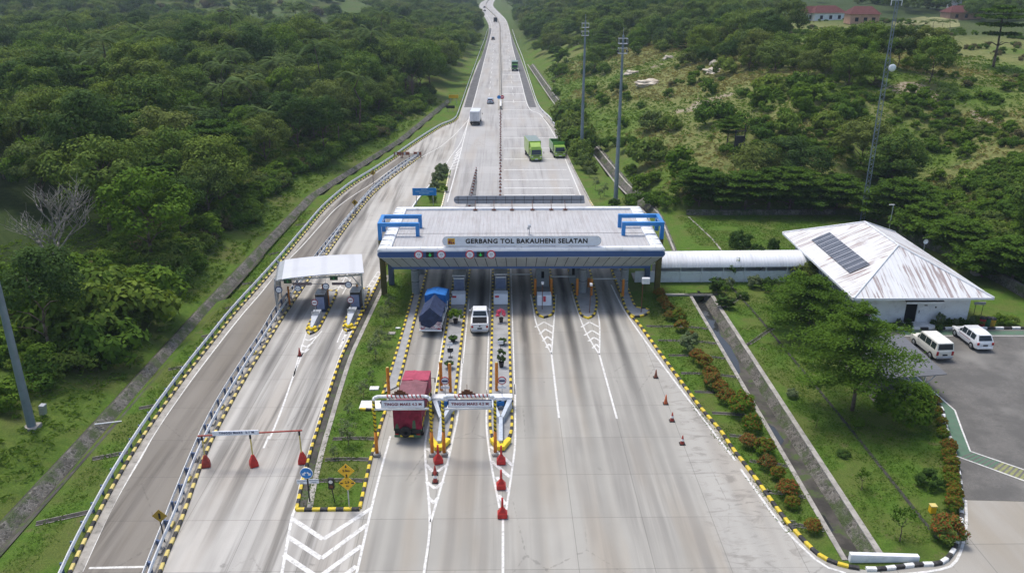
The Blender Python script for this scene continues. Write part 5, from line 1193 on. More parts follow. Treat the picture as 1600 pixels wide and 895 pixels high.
for px, py, mt, lab, w, h, z in ((709,163,'yellow_sign','far orange sign board beside the left verge',1.3,.9,1.6),(704,175,'black_plastic','far dark sign board below the orange one',1.1,.7,.9)):
    x, y = P(px, py); o = thing('roadside_board', lab, 'sign board', (x, y, 0)); s = MB(); s.tube((-w*.6,.05,0),(-w*.6,.05,z),.06); s.tube((w*.6,.05,0),(w*.6,.05,z),.06); s.build('post', M['gal'], o); s = MB(); s.box(-w,w,-.04,.04,z,z+h); s.build('board', M[mt], o)
x, y = P(782.5, 160); o = thing('keep_left_sign', 'red and blue round signs at the near end of the median barrier', 'sign', (x, y-5, 1.0)); s = MB(); s.tube((0,.05,0),(0,.05,1.2),.05); s.build('post', M['gal'], o)
for q, mt in ((-.5,'blue_sign'),(.45,'sign_red')): s = MB(); s.lathe([(0,-.03),(.5,-.03),(.5,.03),(0,.03)], (q,0,1.1), 18, ax='y'); s.build('disc', M[mt], o, recalc=True)
s = MB(); s.box(.1,.8,-.05,-.035,1.02,1.18); s.build('bar', M['white_sign'], o)

# ------------------------------------------------------------------ vehicles (local +Y is forward)
def wheels(o, pos, r, w, parent_rim=True):
    for x, y in pos:
        s = MB(); s.lathe([(0,-w/2),(r*.6,-w/2),(r*.93,-w/2),(r,-w*.3),(r,w*.3),(r*.93,w/2),(r*.6,w/2),(0,w/2)], (0,0,0), 18, ax='x'); t = s.build('wheel', M['rubber'], o, smooth=True, wn=True, loc=(x,y,r), recalc=True)
        sg = 1 if x > 0 else -1
        s = MB(); s.lathe([(0,sg*(w/2+.012)),(r*.5,sg*(w/2+.004)),(r*.58,sg*(w/2-.03))], (0,0,0), 14, ax='x'); s.build('rim', M['gal'], t, smooth=True)
def loft(st):
    """st rows: (y, z_bottom, z_belt, z_top, half_bottom, half_belt, half_top)"""
    s = MB()
    for y, zb, zl, zt, wb, wl, wt in st:
        zm = zb + (zl-zb)*.55
        s.v += [(-wb,y,zb),(-wl,y,zm),(-wl*.985,y,zl),(-wt,y,zt),(wt,y,zt),(wl*.985,y,zl),(wl,y,zm),(wb,y,zb)]
    for i in range(len(st)-1):
        for q in range(8): s.f.append((i*8+q, i*8+(q+1)%8, (i+1)*8+(q+1)%8, (i+1)*8+q)); s.m.append(0)
    s.f.append(tuple(range(7,-1,-1))); s.f.append(tuple((len(st)-1)*8+q for q in range(8))); s.m += [0,0]
    return s
def side_glass(st, i, a, b, t0, t1, off=.012):
    s = MB()
    for sg in (-1,1):
        def pt(u, t):
            y = st[i][0]+(st[i+1][0]-st[i][0])*u; zl = st[i][2]+(st[i+1][2]-st[i][2])*u; zt = st[i][3]+(st[i+1][3]-st[i][3])*u
            wl = (st[i][5]+(st[i+1][5]-st[i][5])*u)*.985; wt = st[i][6]+(st[i+1][6]-st[i][6])*u
            return (sg*(wl+(wt-wl)*t+off), y, zl+(zt-zl)*t)
        q = [pt(a,t0), pt(b,t0), pt(b,t1), pt(a,t1)]; s.add(q, [(0,1,2,3) if sg > 0 else (3,2,1,0)])
    return s
def end_glass(st, i, j, t0, t1, inset=.12, off=.015):
    """glass on the sloping face between station i (lower) and j (upper) top edges"""
    s = MB(); a, b = st[i], st[j]; sg = 1 if a[0] > b[0] else -1
    def pt(t, side):
        w = a[6]+(b[6]-a[6])*t - inset; return (side*w, a[0]+(b[0]-a[0])*t + sg*off, a[3]+(b[3]-a[3])*t + off)
    s.add([pt(t0,-1), pt(t0,1), pt(t1,1), pt(t1,-1)], [(0,1,2,3) if sg < 0 else (3,2,1,0)]); return s
def car(label, cat, loc, rz, paint, kind='suv', L=4.6, W=1.84, Hh=1.75, name=None):
    o = thing(name or {'suv':'family_car','van':'station_wagon','pickup':'pickup_truck','hatch':'small_car'}[kind], label, cat, loc, rz); h = L/2; w = W/2; g = .24
    belt = .98 if kind != 'hatch' else .88
    if kind == 'pickup':
        belt = 1.08; st = [(-h,.5,.98,1.0,w*.9,w*.95,w*.9),(-h+.06,.36,1.06,1.08,w*.92,w,w*.94),(-.75,.34,1.1,1.12,w*.92,w,w*.93),(-.68,.34,1.1,1.16,w*.92,w,w*.9),(-.45,.34,1.1,Hh,w*.92,w,w*.76),(.75,.34,1.08,Hh,w*.92,w,w*.76),(1.5,.34,1.02,1.06,w*.92,w,w*.9),(h-.2,.36,.92,.94,w*.9,w*.96,w*.84),(h,.42,.72,.74,w*.8,w*.86,w*.74)]; gi = 4
    elif kind == 'van':
        st = [(-h,.5,1.02,1.04,w*.9,w*.94,w*.9),(-h+.05,.36,1.04,1.08,w*.92,w*.98,w*.92),(-h+.16,.34,1.04,Hh-.02,w*.92,w,w*.84),(-h+1.1,.34,1.04,Hh,w*.92,w,w*.84),(.75,.34,1.02,Hh-.03,w*.92,w,w*.82),(1.3,.34,1.0,1.04,w*.92,w,w*.9),(h-.12,.36,.95,.97,w*.9,w*.96,w*.86),(h,.42,.8,.82,w*.85,w*.9,w*.8)]; gi = 2
    else:
        st = [(-h,.45,.86,.88,w*.86,w*.9,w*.84),(-h+.08,.32,belt,belt+.06,w*.9,w*.97,w*.88),(-h+.42,.3,belt,Hh-.08,w*.92,w,w*.76),(-h+1.3,.3,belt,Hh,w*.92,w,w*.77),(.45,.3,belt-.03,Hh-.05,w*.92,w,w*.75),(1.25,.3,belt-.07,belt,w*.92,w,w*.86),(h-.3,.32,.80,.84,w*.88,w*.95,w*.8),(h,.4,.62,.64,w*.7,w*.8,w*.66)]; gi = 2
    loft(st).build('body', M[paint], o, smooth=True, bevel=.035, bseg=2, wn=True)
    s = end_glass(st, gi-1, gi, .14, .86, .10); s.build('rear_window', M['glass'], o); nxt = {'pickup':(6,5),'van':(5,4),'suv':(5,4),'hatch':(5,4)}[kind]
    end_glass(st, nxt[0], nxt[1], .12, .9, .1).build('windscreen', M['glass'], o)
    if kind == 'pickup': segs = [(4,.08,.48),(4,.54,.98),(5,.0,.5)]
    elif kind == 'van': segs = [(2,.15,.95),(3,.03,.46),(3,.5,.97),(4,.0,.5)]
    else: segs = [(2,.15,.95),(3,.03,.44),(3,.49,.98),(4,.02,.52)]
    for i, a, b in segs:
        sg = side_glass(st, i, a, b, .14, .86 if not (i == nxt[1]) else .60)
        sg.build('side_window', M['glass'], o)
    wheels(o, [(sx*(w-.10), yy) for sx in (-1,1) for yy in (-h+.85, h-.85)], .36 if kind != 'hatch' else .3, .24)
    s = MB(); 
    for sx in (-1,1): s.cbox((sx*w*.80, -h+.02, .86 if kind != 'pickup' else .90),(.22,.1,.26 if kind != 'van' else .4))
    s.build('tail_light', M['red_lens'], o, bevel=.02)
    s = MB()
    for sx in (-1,1): s.cbox((sx*w*.72, h-.14, .72),(.34,.16,.16))
    s.build('headlight', M['lens'], o, bevel=.03)
    s = MB(); s.cbox((0,-h-.02,.45),(W*.86,.16,.2)); s.build('rear_bumper', M[paint] if kind in ('suv','hatch') else M['gal'], o, bevel=.04)
    s = MB(); s.cbox((0,h-.02,.42),(W*.8,.16,.2)); s.build('front_bumper', M['black_plastic'], o, bevel=.04)
    s = MB(); s.cbox((0,-h-.03,.72),(.46,.02,.15)); s.build('number_plate', M['black_txt'], o)
    s = MB()
    for sx in (-1,1): s.cbox((sx*(w+.09), h-1.55 if kind != 'pickup' else 1.05, belt+.08),(.18,.1,.15))
    s.build('mirror', M[paint], o, bevel=.03)
    if kind == 'suv':
        s = MB(); s.cbox((0,-h+.36,Hh-.03),(W*.62,.3,.05)); s.build('spoiler', M[paint], o, bevel=.02)
        s = MB()
        for sx in (-1,1): s.box(sx*(w+.005)-.008,sx*(w+.005)+.008,-h+1.1,h-1.5,.80,.84)
        s.build('side_stripe', M['red_txt'], o)
    if kind == 'pickup':
        s = MB(); s.box(-w*.82,w*.82,-h+.14,-.74,1.08,1.16); s.build('bed', M['dark'], o)
        s = MB()
        for sx in (-1,1): s.box(sx*w*.86-.06,sx*w*.86+.06,-h+.1,-.78,1.08,1.24)
        s.build('bed_rail', M[paint], o, bevel=.02)
        s = MB(); s.box(-w*.84,w*.84,-h-.02,-h+.1,.62,1.24); s.build('tailgate', M[paint], o, bevel=.03)
        s = MB(); s.cbox((0,-h-.03,.98),(.16,.03,.12)); s.build('handle', M['black_plastic'], o)
    return o
car('white double cab pickup with an open bed stopped in the toll lane', 'pickup truck', (-2.35, 76.9, .01), R(1), 'car_white', 'pickup', 5.2, 1.84, 1.78)
x, y = P(1462, 560); car('boxy cream white station wagon parked beside the carport', 'car', (41.0, 70.0, .02), R(3), 'car_cream', 'van', 4.6, 1.8, 1.85)
x, y = P(1524, 545); car('white family van parked by itself in front of the office', 'car', (46.0, 72.0, .02), R(1), 'car_white', 'suv', 4.6, 1.75, 1.7)
x, y = P(766, 163); car('small silver blue car driving away on the far carriageway', 'car', (x, y+2, .02), 0, 'car_silver', 'hatch', 4.0, 1.75, 1.5)
x, y = P(770.4, 63); car('tiny dark car on the far straight', 'car', (x, y+2, .02), 0, 'car_dark', 'hatch', 4.2, 1.75, 1.6)
x, y = P(757.3, 18.3); car('tiny dark car farthest away on the bend', 'car', (x, y, .02), R(10), 'car_dark', 'hatch', 4.2, 1.75, 1.6)
x, y = P(757.0, 13); car('tiny dark car just beyond the other on the far bend', 'car', (x, y, .02), R(10), 'car_dark', 'suv', 4.4, 1.8, 1.75)

def soft_box(x0, x1, y0, y1, z0, ztop, nx=8, ny=12, seed=1, amp=.05, droop=.0):
    """tarpaulin skirt and top with sag: ztop(u,v) gives the height"""
    s = MB(); rnd = random.Random(seed)
    ph = [rnd.uniform(0,6) for _ in range(6)]
    def wob(a, b): return amp*(math.sin(3*a+ph[0])+math.sin(5*b+ph[1])+.6*math.sin(7*a+4*b+ph[2]))*.5
    grid = []
    for j in range(ny+1):
        row = []
        for i in range(nx+1):
            u, v = i/nx, j/ny; row.append((x0+(x1-x0)*u, y0+(y1-y0)*v, ztop(u,v)+wob(u*4,v*6)))
        grid.append(row)
    idx = lambda i, j: j*(nx+1)+i
    s.add([p for r in grid for p in r], [(idx(i,j),idx(i+1,j),idx(i+1,j+1),idx(i,j+1)) for j in range(ny) for i in range(nx)])
    per = [(i,0) for i in range(nx)] + [(nx,j) for j in range(ny)] + [(i,ny) for i in range(nx,0,-1)] + [(0,j) for j in range(ny,0,-1)]
    m = len(per); rows = 4; vs = []
    for k in range(rows+1):
        for q, (i, j) in enumerate(per):
            p = grid[j][i]; t = k/rows; zz = p[2]+(z0+.04*math.sin(q*1.7)-p[2])*t; o = .035*math.sin(q*1.3+ph[3])*t + .02*math.sin(q*2.9)
            cx, cy = (x0+x1)/2, (y0+y1)/2; vs.append((p[0]+(o if p[0] > cx else -o) + (.04*t if p[0] > cx else -.04*t)*0, p[1]+(o if p[1] > cy else -o), zz))
    s.add(vs, [(k*m+q, (k+1)*m+q, (k+1)*m+(q+1)%m, k*m+(q+1)%m) for k in range(rows) for q in range(m)])
    return s
def truck(label, loc, rz, paint, W=2.2, L=6.5, cabL=1.75, cabH=2.35, name='truck'):
    o = thing(name, label, 'truck', loc, rz); h = L/2; w = W/2
    s = MB(); s.box(-.42,.42,-h+.1,h-.3,.55,.8); s.cbox((0,-h+.15,.6),(W*.9,.12,.16)); s.build('chassis', M['chassis'], o)
    wheels(o, [(sx*(w-.18), yy) for sx in (-1,1) for yy in (-h+1.35, h-1.05)], .46, .32)
    c = MB(); y0, y1 = h-cabL, h
    c.extrude_x([(y0,.55),(y1-.02,.55),(y1,1.25),(y1-.14,cabH-.55 if cabH > 2 else 1.6),(y1-.42,cabH),(y0,cabH)], -w*.92, w*.92); cb = c.build('cab', M[paint], o, bevel=.05, bseg=2)
    g = MB(); za, zb = 1.30, cabH-.22
    def fy(z): return y1 + (-.14*(z-1.25)/(cabH-.55-1.25) if z < cabH-.55 else -.14-.28*(z-cabH+.55)/.55)
    zk = cabH-.55; g.add([(-w*.8,fy(za)+.02,za),(w*.8,fy(za)+.02,za),(w*.78,fy(zk)+.03,zk),(-w*.78,fy(zk)+.03,zk),(w*.74,fy(zb)+.035,zb),(-w*.74,fy(zb)+.035,zb)], [(3,2,1,0),(5,4,2,3)]); g.build('windscreen', M['glass'], cb)
    g = MB()
    for sx in (-1,1): q = [(sx*(w*.92+.012),y0+.5,1.35),(sx*(w*.92+.012),y1-.22,1.35),(sx*(w*.92+.012),y1-.48,cabH-.25),(sx*(w*.92+.012),y0+.5,cabH-.25)]; g.add(q, [(0,1,2,3) if sx > 0 else (3,2,1,0)])
    g.build('side_window', M['glass'], cb)
    g = MB(); g.cbox((0,h+.03,.58),(W*.9,.16,.3)); g.build('bumper', M[paint] if 'lime' in paint else M['chassis'], o, bevel=.03)
    g = MB()
    for sx in (-1,1): g.cbox((sx*w*.68,h+.02,.92),(.32,.06,.2))
    g.build('headlight', M['lens'], cb)
    g = MB(); g.cbox((0,h+.11,.5),(.5,.02,.16)); g.build('number_plate', M['white_sign'], o)
    g = MB(); g.box(-w*.5,w*.5,h+.0,h+.025,.98,1.16); g.build('grille', M['black_plastic'], cb)
    for sx in (-1,1): g = MB(); g.tube((sx*w*.92,h-.2,1.9),(sx*(w+.22),h-.1,1.85),.02); g.cbox((sx*(w+.24),h-.1,1.65),(.1,.06,.4)); g.build('mirror', M['black_plastic'], cb)
    g = MB()
    for sx in (-1,1): g.cbox((sx*w*.75,-h+.07,.72),(.3,.06,.14))
    g.build('tail_light', M['red_lens'], o)
    return o, cb
def railbox(s, w, y0, y1, z0, z1, n=5):
    s.box(-w,w,y0,y1,z0,z0+.1)
    for sx in (-1,1):
        for k in range(3): zz = z0+.2+(z1-z0-.25)*k/2; s.box(sx*w-.03,sx*w+.03,y0,y1,zz-.06,zz+.06)
        for k in range(n): yy = y0+(y1-y0)*k/(n-1); s.box(sx*w-.05,sx*w+.05,yy-.04,yy+.04,z0,z1)
# crimson covered truck under the first height portal, seen from behind
o, cb = truck('dark green truck with a crimson tarpaulin passing under the height portal', (-7.22, 58.0, .01), R(-2.2), 'dkgreen', 2.35, 7.4, 1.8, 2.3, 'covered_truck')
s = MB(); railbox(s, 1.12, -3.4, 1.75, .95, 1.9, 7); s.box(-1.1,1.1,-3.48,-3.4,.95,1.9); s.build('cargo_bed', M['dkgreen'], o)
for sx in (-1,1):
    for k in range(7): yy = -3.2+k*.75; s = MB(); s.box(sx*1.17-.03,sx*1.17+.03,yy,yy+.35,1.2,1.5); s.build('side_panel', M['yellow_p'], o)
def zt(u, v): return 2.82 + .10*math.sin(math.pi*u) - (.0 if v < .86 else .05)
soft_box(-1.17,1.17,-3.5,1.2,1.15,zt,8,12,3,.05).build('tarpaulin', M['tarp_red'], o, smooth=True, wn=True)
t = soft_box(-1.14,1.14,-2.9,1.15,2.6,lambda u, v: 2.86+.10*math.sin(math.pi*u),8,10,4,.05); t.build('faded_top_sheet', M['tarp_pink'], o, smooth=True, wn=True)
soft_box(-1.16,1.16,1.1,3.0,1.3,lambda u, v: 2.97-.12*v,8,5,5,.04).build('front_sheet', M['tarp_pink2'], o, smooth=True, wn=True)
s = MB(); s.box(-1.1,1.1,-3.7,-3.5,.5,.72); s.build('rear_bumper', M['dkgreen'], o, bevel=.03)
s = MB(); s.box(-1.08,1.08,-3.56,-3.50,.74,1.12); s.build('rear_board', M['black_plastic'], o)
s = MB(); s.lathe([(.15,-.11),(.4,-.11),(.47,-.05),(.47,.05),(.4,.11),(.15,.11)], (-.15,-3.66,.98), 18, ax='y'); s.build('spare_wheel', M['rubber'], o, smooth=True, recalc=True)
s = MB(); s.box(-.6,.5,-3.74,-3.715,.60,.74); s.build('rear_plate', M['yellow_p'], o); o.scale = (.93,1,1)
# navy covered truck entering the gate
o, cb = truck('small truck under a peaked navy tarpaulin with a bright blue front sheet', (-7.0, 77.6, .01), R(-3.4), 'tarp_navy', 2.25, 6.9, 1.8, 2.3, 'covered_truck')
s = MB(); railbox(s, 1.08, -3.25, 1.6, .85, 1.75, 7); s.build('cargo_bed', M['white_steel'], o)
s = MB(); s.box(-1.08,1.08,-3.36,-3.25,.72,1.55); s.build('tailgate', M['tailgate'], o); s = MB(); s.box(-1.12,1.12,-3.52,-3.34,.5,.68); s.build('rear_bumper', M['white_steel'], o, bevel=.03)
s = MB()
pk = lambda u: 2.0+1.0*(1-abs(2*u-1))
soft_box(-1.12,1.12,-3.4,.35,1.5,lambda u, v: pk(u)-.05*v,10,8,7,.045).build('navy_tarpaulin', M['tarp_navy'], o, smooth=True, wn=True)
s = MB(); s.add([(-1.05,-3.42,1.95),(1.05,-3.42,1.95),(.45,-3.40,1.2),(-.1,-3.4,.82),(-.95,-3.4,1.1)], [(0,4,3,2,1)]); s.build('tarpaulin_flap', M['tarp_navy'], o)
soft_box(-1.1,1.1,.4,3.2,1.35,lambda u, v: 2.75+.25*math.sin(math.pi*u)-(.35*max(0,(v-.7)/.3)),10,8,9,.05).build('blue_sheet', M['tarp_blue'], o, smooth=True, wn=True)
# trucks behind the gate
o, cb = truck('white box truck driving away on the left carriageway', (-6.2, 196.3, .02), R(-3), 'box_white', 2.2, 7.2, 1.8, 2.4, 'box_truck')
s = MB(); s.box(-1.15,1.15,-3.55,1.7,.95,3.3); b = s.build('cargo_box', M['box_white'], o, bevel=.03); s = MB(); s.box(-.02,.02,-3.58,-3.552,1.0,3.2); s.box(-1.0,1.0,-3.57,-3.552,.98,1.1); s.box(.3,.36,-3.585,-3.553,1.2,3.0); s.box(-.36,-.3,-3.585,-3.553,1.2,3.0); s.build('door_bars', M['grey_col'], b)
s = MB(); s.box(-1.1,1.1,-3.6,-3.4,.55,.85); s.build('rear_bumper', M['chassis'], o)
o, cb = truck('lime green box truck with a grey roof coming towards the gate', (6.1, 157.6, .02), R(187), 'lime', 2.4, 8.0, 1.9, 2.45, 'box_truck')
s = MB(); s.box(-1.2,1.2,-3.95,1.95,.95,3.55); b = s.build('cargo_box', M['lime'], o, bevel=.03); s = MB(); s.box(-1.17,1.17,-3.9,1.9,3.555,3.58); s.build('grey_roof', simple('grey_cargo_roof', (.20,.25,.235), .6), b)
s = MB(); s.extrude_x([(2.0,2.45),(3.4,2.45),(3.3,2.7),(2.4,3.3),(2.0,3.35)], -1.0, 1.0); s.build('wind_deflector', M['lime'], cb, bevel=.06)
o, cb = truck('green open dump truck coming along the right edge', (11.0, 160.2, .02), R(185), 'lime', 2.3, 7.4, 1.8, 2.3, 'dump_truck')
s = MB(); bx = 1.15
s.box(-bx,bx,-3.6,1.75,.95,1.1); s.box(-bx,-bx+.08,-3.6,1.75,1.1,2.5); s.box(bx-.08,bx,-3.6,1.75,1.1,2.5); s.box(-bx,bx,1.67,1.75,1.1,2.9); s.box(-bx,bx,-3.6,-3.52,1.1,2.5); s.build('dump_body', M['green'], o)
s = MB(); s.add([(-1.05,-3.5,1.5),(1.05,-3.5,1.5),(1.05,1.65,1.7),(-1.05,1.65,1.7)], [(0,1,2,3)]); s.build('load', M['dark'], o)
x, y = P(804.5, 112); o, cb = truck('distant dark green truck on the right carriageway', (x, y+4, .02), R(180), 'green', 2.3, 7.5, 1.8, 2.4, 'box_truck'); s = MB(); s.box(-1.15,1.15,-3.7,1.8,.95,3.2); b = s.build('cargo_box', M['dkgreen'], o, bevel=.03)
x, y = P(774, 35); o, cb = truck('tiny dark truck beside the median far away', (x, y, .02), R(5), 'dkgreen', 2.3, 7.0, 1.8, 2.4, 'box_truck'); s = MB(); s.box(-1.15,1.15,-3.4,1.6,.95,3.2); s.build('cargo_box', M['chassis'], o, bevel=.03)

# ------------------------------------------------------------------ office building
ob = thing('office_building', 'white office building with a rusty white hip roof and solar panels', 'building', (42.3, 86, 0))
def wx(x): return x-42.3
def wy(y): return y-86
X0, X1, Y0, Y1 = 36.6, 48.2, 76.9, 96.0
s = MB(); s.box(wx(X0),wx(X1),wy(Y0),wy(Y1),0,3.55); s.build('wall', M['white_paint'], ob)
s = MB(); s.box(wx(X0)-.03,wx(X0)-.0,wy(Y0)+.9,wy(Y1)-.1,0,3.3); s.build('grey_side_cladding', simple('grey_side_wall', (.30,.32,.34), .8, 0, .2, .1, .8, .25), ob)
e0, e1, f0, f1, ez, rzz = wx(35.2), wx(49.4), wy(75.15), wy(97.2), 3.42, 6.75; rx = (e0+e1)/2; r0, r1 = wy(82.0), wy(90.6)
s = MB(); s.add([(e0,f0,ez),(e0,f1,ez),(rx,r1,rzz),(rx,r0,rzz)], [(3,2,1,0)]); s.add([(e1,f0,ez),(e1,f1,ez),(rx,r1,rzz),(rx,r0,rzz)], [(0,1,2,3)]); rf = s.build('side_roof', M['bldg_roof_x'], ob)
s = MB(); s.add([(e0,f0,ez),(e1,f0,ez),(rx,r0,rzz)], [(0,1,2)]); s.build('front_roof', M['bldg_roof_y'], ob); s = MB(); s.add([(e0,f1,ez),(e1,f1,ez),(rx,r1,rzz)], [(2,1,0)]); s.build('rear_roof', M['bldg_roof_y'], ob)
s = MB(); s.box(e0-.03,e1+.03,f0-.04,f0+.02,ez-.2,ez+.02); s.box(e0-.04,e0+.02,f0+.02,f1,ez-.2,ez+.02); s.box(e1-.02,e1+.04,f0+.02,f1,ez-.2,ez+.02); s.box(e0,e1,f0+.02,f1,ez-.12,ez-.08); s.build('eaves_board', M['white_steel'], ob)
s = MB(); up = .06
for a, b in (((rx,r0,rzz),(rx,r1,rzz)),((rx,r0,rzz),(e0,f0,ez)),((rx,r0,rzz),(e1,f0,ez)),((rx,r1,rzz),(e0,f1,ez)),((rx,r1,rzz),(e1,f1,ez))): s.tube((a[0],a[1],a[2]+.02),(b[0],b[1],b[2]+.02),.11,.11,8)
s.build('ridge_caps', M['white_clad'], ob)
# door, canopy, step
s = MB(); s.box(wx(41.6),wx(42.75),wy(Y0)-.03,wy(Y0)+.02,.12,2.55); s.build('doorway', M['dark'], ob); s = MB(); s.box(wx(42.8),wx(44.1),wy(Y0)-.07,wy(Y0)-.0,.12,2.5); d = s.build('door', M['white_steel'], ob); s = MB(); s.cbox((wx(43.0),wy(Y0)-.1,1.25),(.06,.05,.3)); s.build('handle', M['chassis'], d)
s = MB(); s.extrude_x([(wy(Y0)-1.1,2.62),(wy(Y0)-1.1,2.72),(wy(Y0),3.1),(wy(Y0),3.0)], wx(41.0), wx(44.9)); s.build('door_awning', simple('dark_awning_sheet', (.10,.095,.095), .6), ob); s = MB(); s.box(wx(41.0),wx(44.9),wy(Y0)-1.13,wy(Y0)-1.09,2.52,2.74); s.build('awning_edge', M['white_steel'], ob)
s = MB(); s.box(wx(41.6),wx(44.4),wy(75.3),wy(Y0),0,.12); s.build('door_step', M['white_p'], ob)
s = MB(); s.cbox((wx(44.7),wy(Y0)-.02,1.7),(.14,.05,.16)); s.cbox((wx(43.6),wy(Y0)-.1,1.95),(.3,.03,.1)); s.build('wall_switch', M['chassis'], ob)
for i, yy in enumerate((79.3,80.6,83.0,86.0,87.0,89.6,92.0)):
    s = MB(); x_ = wx(X0)-.05; w_, h_ = .9, 1.25; z_ = 1.35
    for a, b, c_, d_ in ((-w_/2,-w_/2+.09,z_,z_+h_),(w_/2-.09,w_/2,z_,z_+h_),(-w_/2+.09,w_/2-.09,z_,z_+.09),(-w_/2+.09,w_/2-.09,z_+h_-.09,z_+h_),(-.04,.04,z_+.09,z_+h_-.09)): s.box(x_-.05,x_+.04,wy(yy)+a,wy(yy)+b,c_,d_)
    f = s.build('window', M['white_steel'], ob); s = MB(); s.box(x_-.02,x_+.0,wy(yy)-w_/2+.05,wy(yy)+w_/2-.05,z_+.04,z_+h_-.04); s.build('pane', M['win_glass'], f)
# solar panels lie on the left roof slope
sp = thing('solar_panels', 'row of dark solar panels on the rusty left roof slope', 'solar panels', (42.3, 86, 0)); s = MB(); sl = (rzz-ez)/(rx-e0)
xa, xb, ya, yb = wx(36.75), wx(38.75), wy(80.3), wy(91.6); n = 9
for k in range(n):
    a, b = ya+(yb-ya)*k/n+.03, ya+(yb-ya)*(k+1)/n-.03; z = lambda q: ez+(q-e0)*sl+.14
    s.add([(xa,a,z(xa)),(xb,a,z(xb)),(xb,b,z(xb)),(xa,b,z(xa)),(xa,a,z(xa)-.05),(xb,a,z(xb)-.05),(xb,b,z(xb)-.05),(xa,b,z(xa)-.05)], [(0,1,2,3),(4,7,6,5),(0,4,5,1),(1,5,6,2),(2,6,7,3),(3,7,4,0)])
s.build('panel', M['solar'], sp)
s = MB(); 
for k in range(n+1): a = ya+(yb-ya)*k/n; s.add([(xa,a-.02,z(xa)+.005),(xb,a-.02,z(xb)+.005),(xb,a+.02,z(xb)+.005),(xa,a+.02,z(xa)+.005)], [(0,1,2,3)])
s.build('rails', M['gal'], sp)
# satellite dish behind the roof
o = thing('satellite_dish', 'small satellite dish behind the right edge of the rusty roof', 'dish', (50.6, 92.0, 0)); s = MB(); s.tube((0,0,0),(0,0,3.9),.05); s.build('post', M['gal'], o); s = MB(); s.lathe([(0,.05),(.15,.03),(.3,-.04)], (0,-.1,3.9), 16, ax='y'); s.tube((0,-.15,3.9),(0,-.45,3.9),.02); s.build('dish', M['white_steel'], o, smooth=True)
o = thing('lamp_pole', 'slim grey lamp pole behind the office roof', 'lamp pole', (51.8, 103.6, 0)); s = MB(); s.tube((0,0,0),(0,0,5.2),.07,.05); s.build('pole', M['gal'], o); s = MB(); s.cbox((-.2,0,5.2),(.7,.18,.1)); s.build('lamp', M['lens'], o)
# covered walkway
ow = thing('covered_walkway', 'white walkway with a barrel vault roof between the gate and the office', 'walkway', (27, 90.4, 0)); s = MB(); n = 9; xa, xb = -9.0, 8.9; yc, rw = 0.0, 1.95
pr = []
for i in range(n+1): a = math.pi*i/n; pr.append((yc-rw*math.cos(a), 1.95+1.2*math.sin(a)))
vs = [(xa,p[0],p[1]) for p in pr] + [(xb,p[0],p[1]+.1) for p in pr]; k = n+1
s.add(vs, [(i,k+i,k+i+1,i+1) for i in range(n)]); s.add([(v[0],v[1]*.96,v[2]-.05) for v in vs], [(i,i+1,k+i+1,k+i) for i in range(n)]); s.build('vault_roof', M['vault'], ow, smooth=True)
s = MB(); s.box(xa-2.5,xb,-1.5,-1.38,0,1.35); s.box(xa,xb,1.38,1.5,0,1.25); s.build('parapet_wall', M['white_paint'], ow)
s = MB(); s.box(xa-2.5,xb,-1.37,1.37,0,.15); s.build('floor', M['old_conc'], ow)
s = MB()
for i in range(8):
    x = xa+.3+i*2.5
    s.box(x-.05,x+.05,-1.6,-1.5,0,2.0)
s.box(xa,xb,-1.62,-1.5,1.98,2.1); s.build('side_frame', M['white_steel'], ow)
s = MB()
for i in range(8):
    x = xa+.3+i*2.5; s.box(x-.05,x+.05,1.5,1.6,0,2.0)
s.box(xa,xb,1.5,1.62,1.98,2.1); s.build('side_frame', M['white_steel'], ow)
# carport
oc = thing('carport', 'low grey corrugated carport roof half hidden under the layered tree', 'carport', (34.6, 64.2, 0), R(0)); s = MB()
q = [(2.5,4.1,2.55),(2.75,-3.6,2.45),(-2.9,-4.0,2.25),(-2.9,4.1,2.35)]
s.add(q + [(a,b,c-.06) for a, b, c in q], [(0,3,2,1),(4,5,6,7),(0,1,5,4),(1,2,6,5),(2,3,7,6),(3,0,4,7)]); s.build('roof', M['carport'], oc, recalc=True)
s = MB()
for xx, yy in ((1.3,-3.0),(1.2,0),(1.1,3.4)): s.tube((xx,yy,0),(xx,yy,2.2),.06); s.tube((xx,yy,1.0),(xx+1.2,yy,2.42),.04); s.tube((xx,yy,1.2),(xx-3.6,yy,2.2),.04)
s.build('post', M['white_steel'], oc)
s = MB(); s.box(29.4-34.6+2.0,1.6,-4.2,4.0,-.0,.016); s.build('floor', M['paving'], oc)
# yard things
for px, py, mt, lab in ((1537,511,'bin_red','red litter bin in the row right of the office'),(1546,511,'bin_green','green litter bin in the row right of the office'),(1553,512,'bin_yellow','yellow litter bin in the row right of the office')):
    x, y = P(px, py); o = thing('litter_bin', lab, 'litter bin', (x, y+.4, 0)); s = MB(); s.lathe([(0,0),(.26,0),(.32,.8),(0,.8)], (0,0,0), 14); s.build('body', M[mt], o, smooth=True, wn=True); s = MB(); s.lathe([(.34,.8),(.34,.86),(.2,.98),(0,1.0)], (0,0,0), 14); s.build('lid', M['black_plastic'], o, smooth=True)
x, y = P(1526, 497); o = thing('notice_board', 'small notice board on two thin posts right of the office', 'notice board', (x, y, 0)); s = MB(); s.tube((-.4,0,0),(-.4,0,1.7),.03); s.tube((.4,0,0),(.4,0,1.7),.03); s.build('post', M['chassis'], o); s = MB(); s.box(-.6,.6,-.05,.02,1.55,1.85); s.build('board', simple('grey_notice', (.3,.3,.3), .6), o)
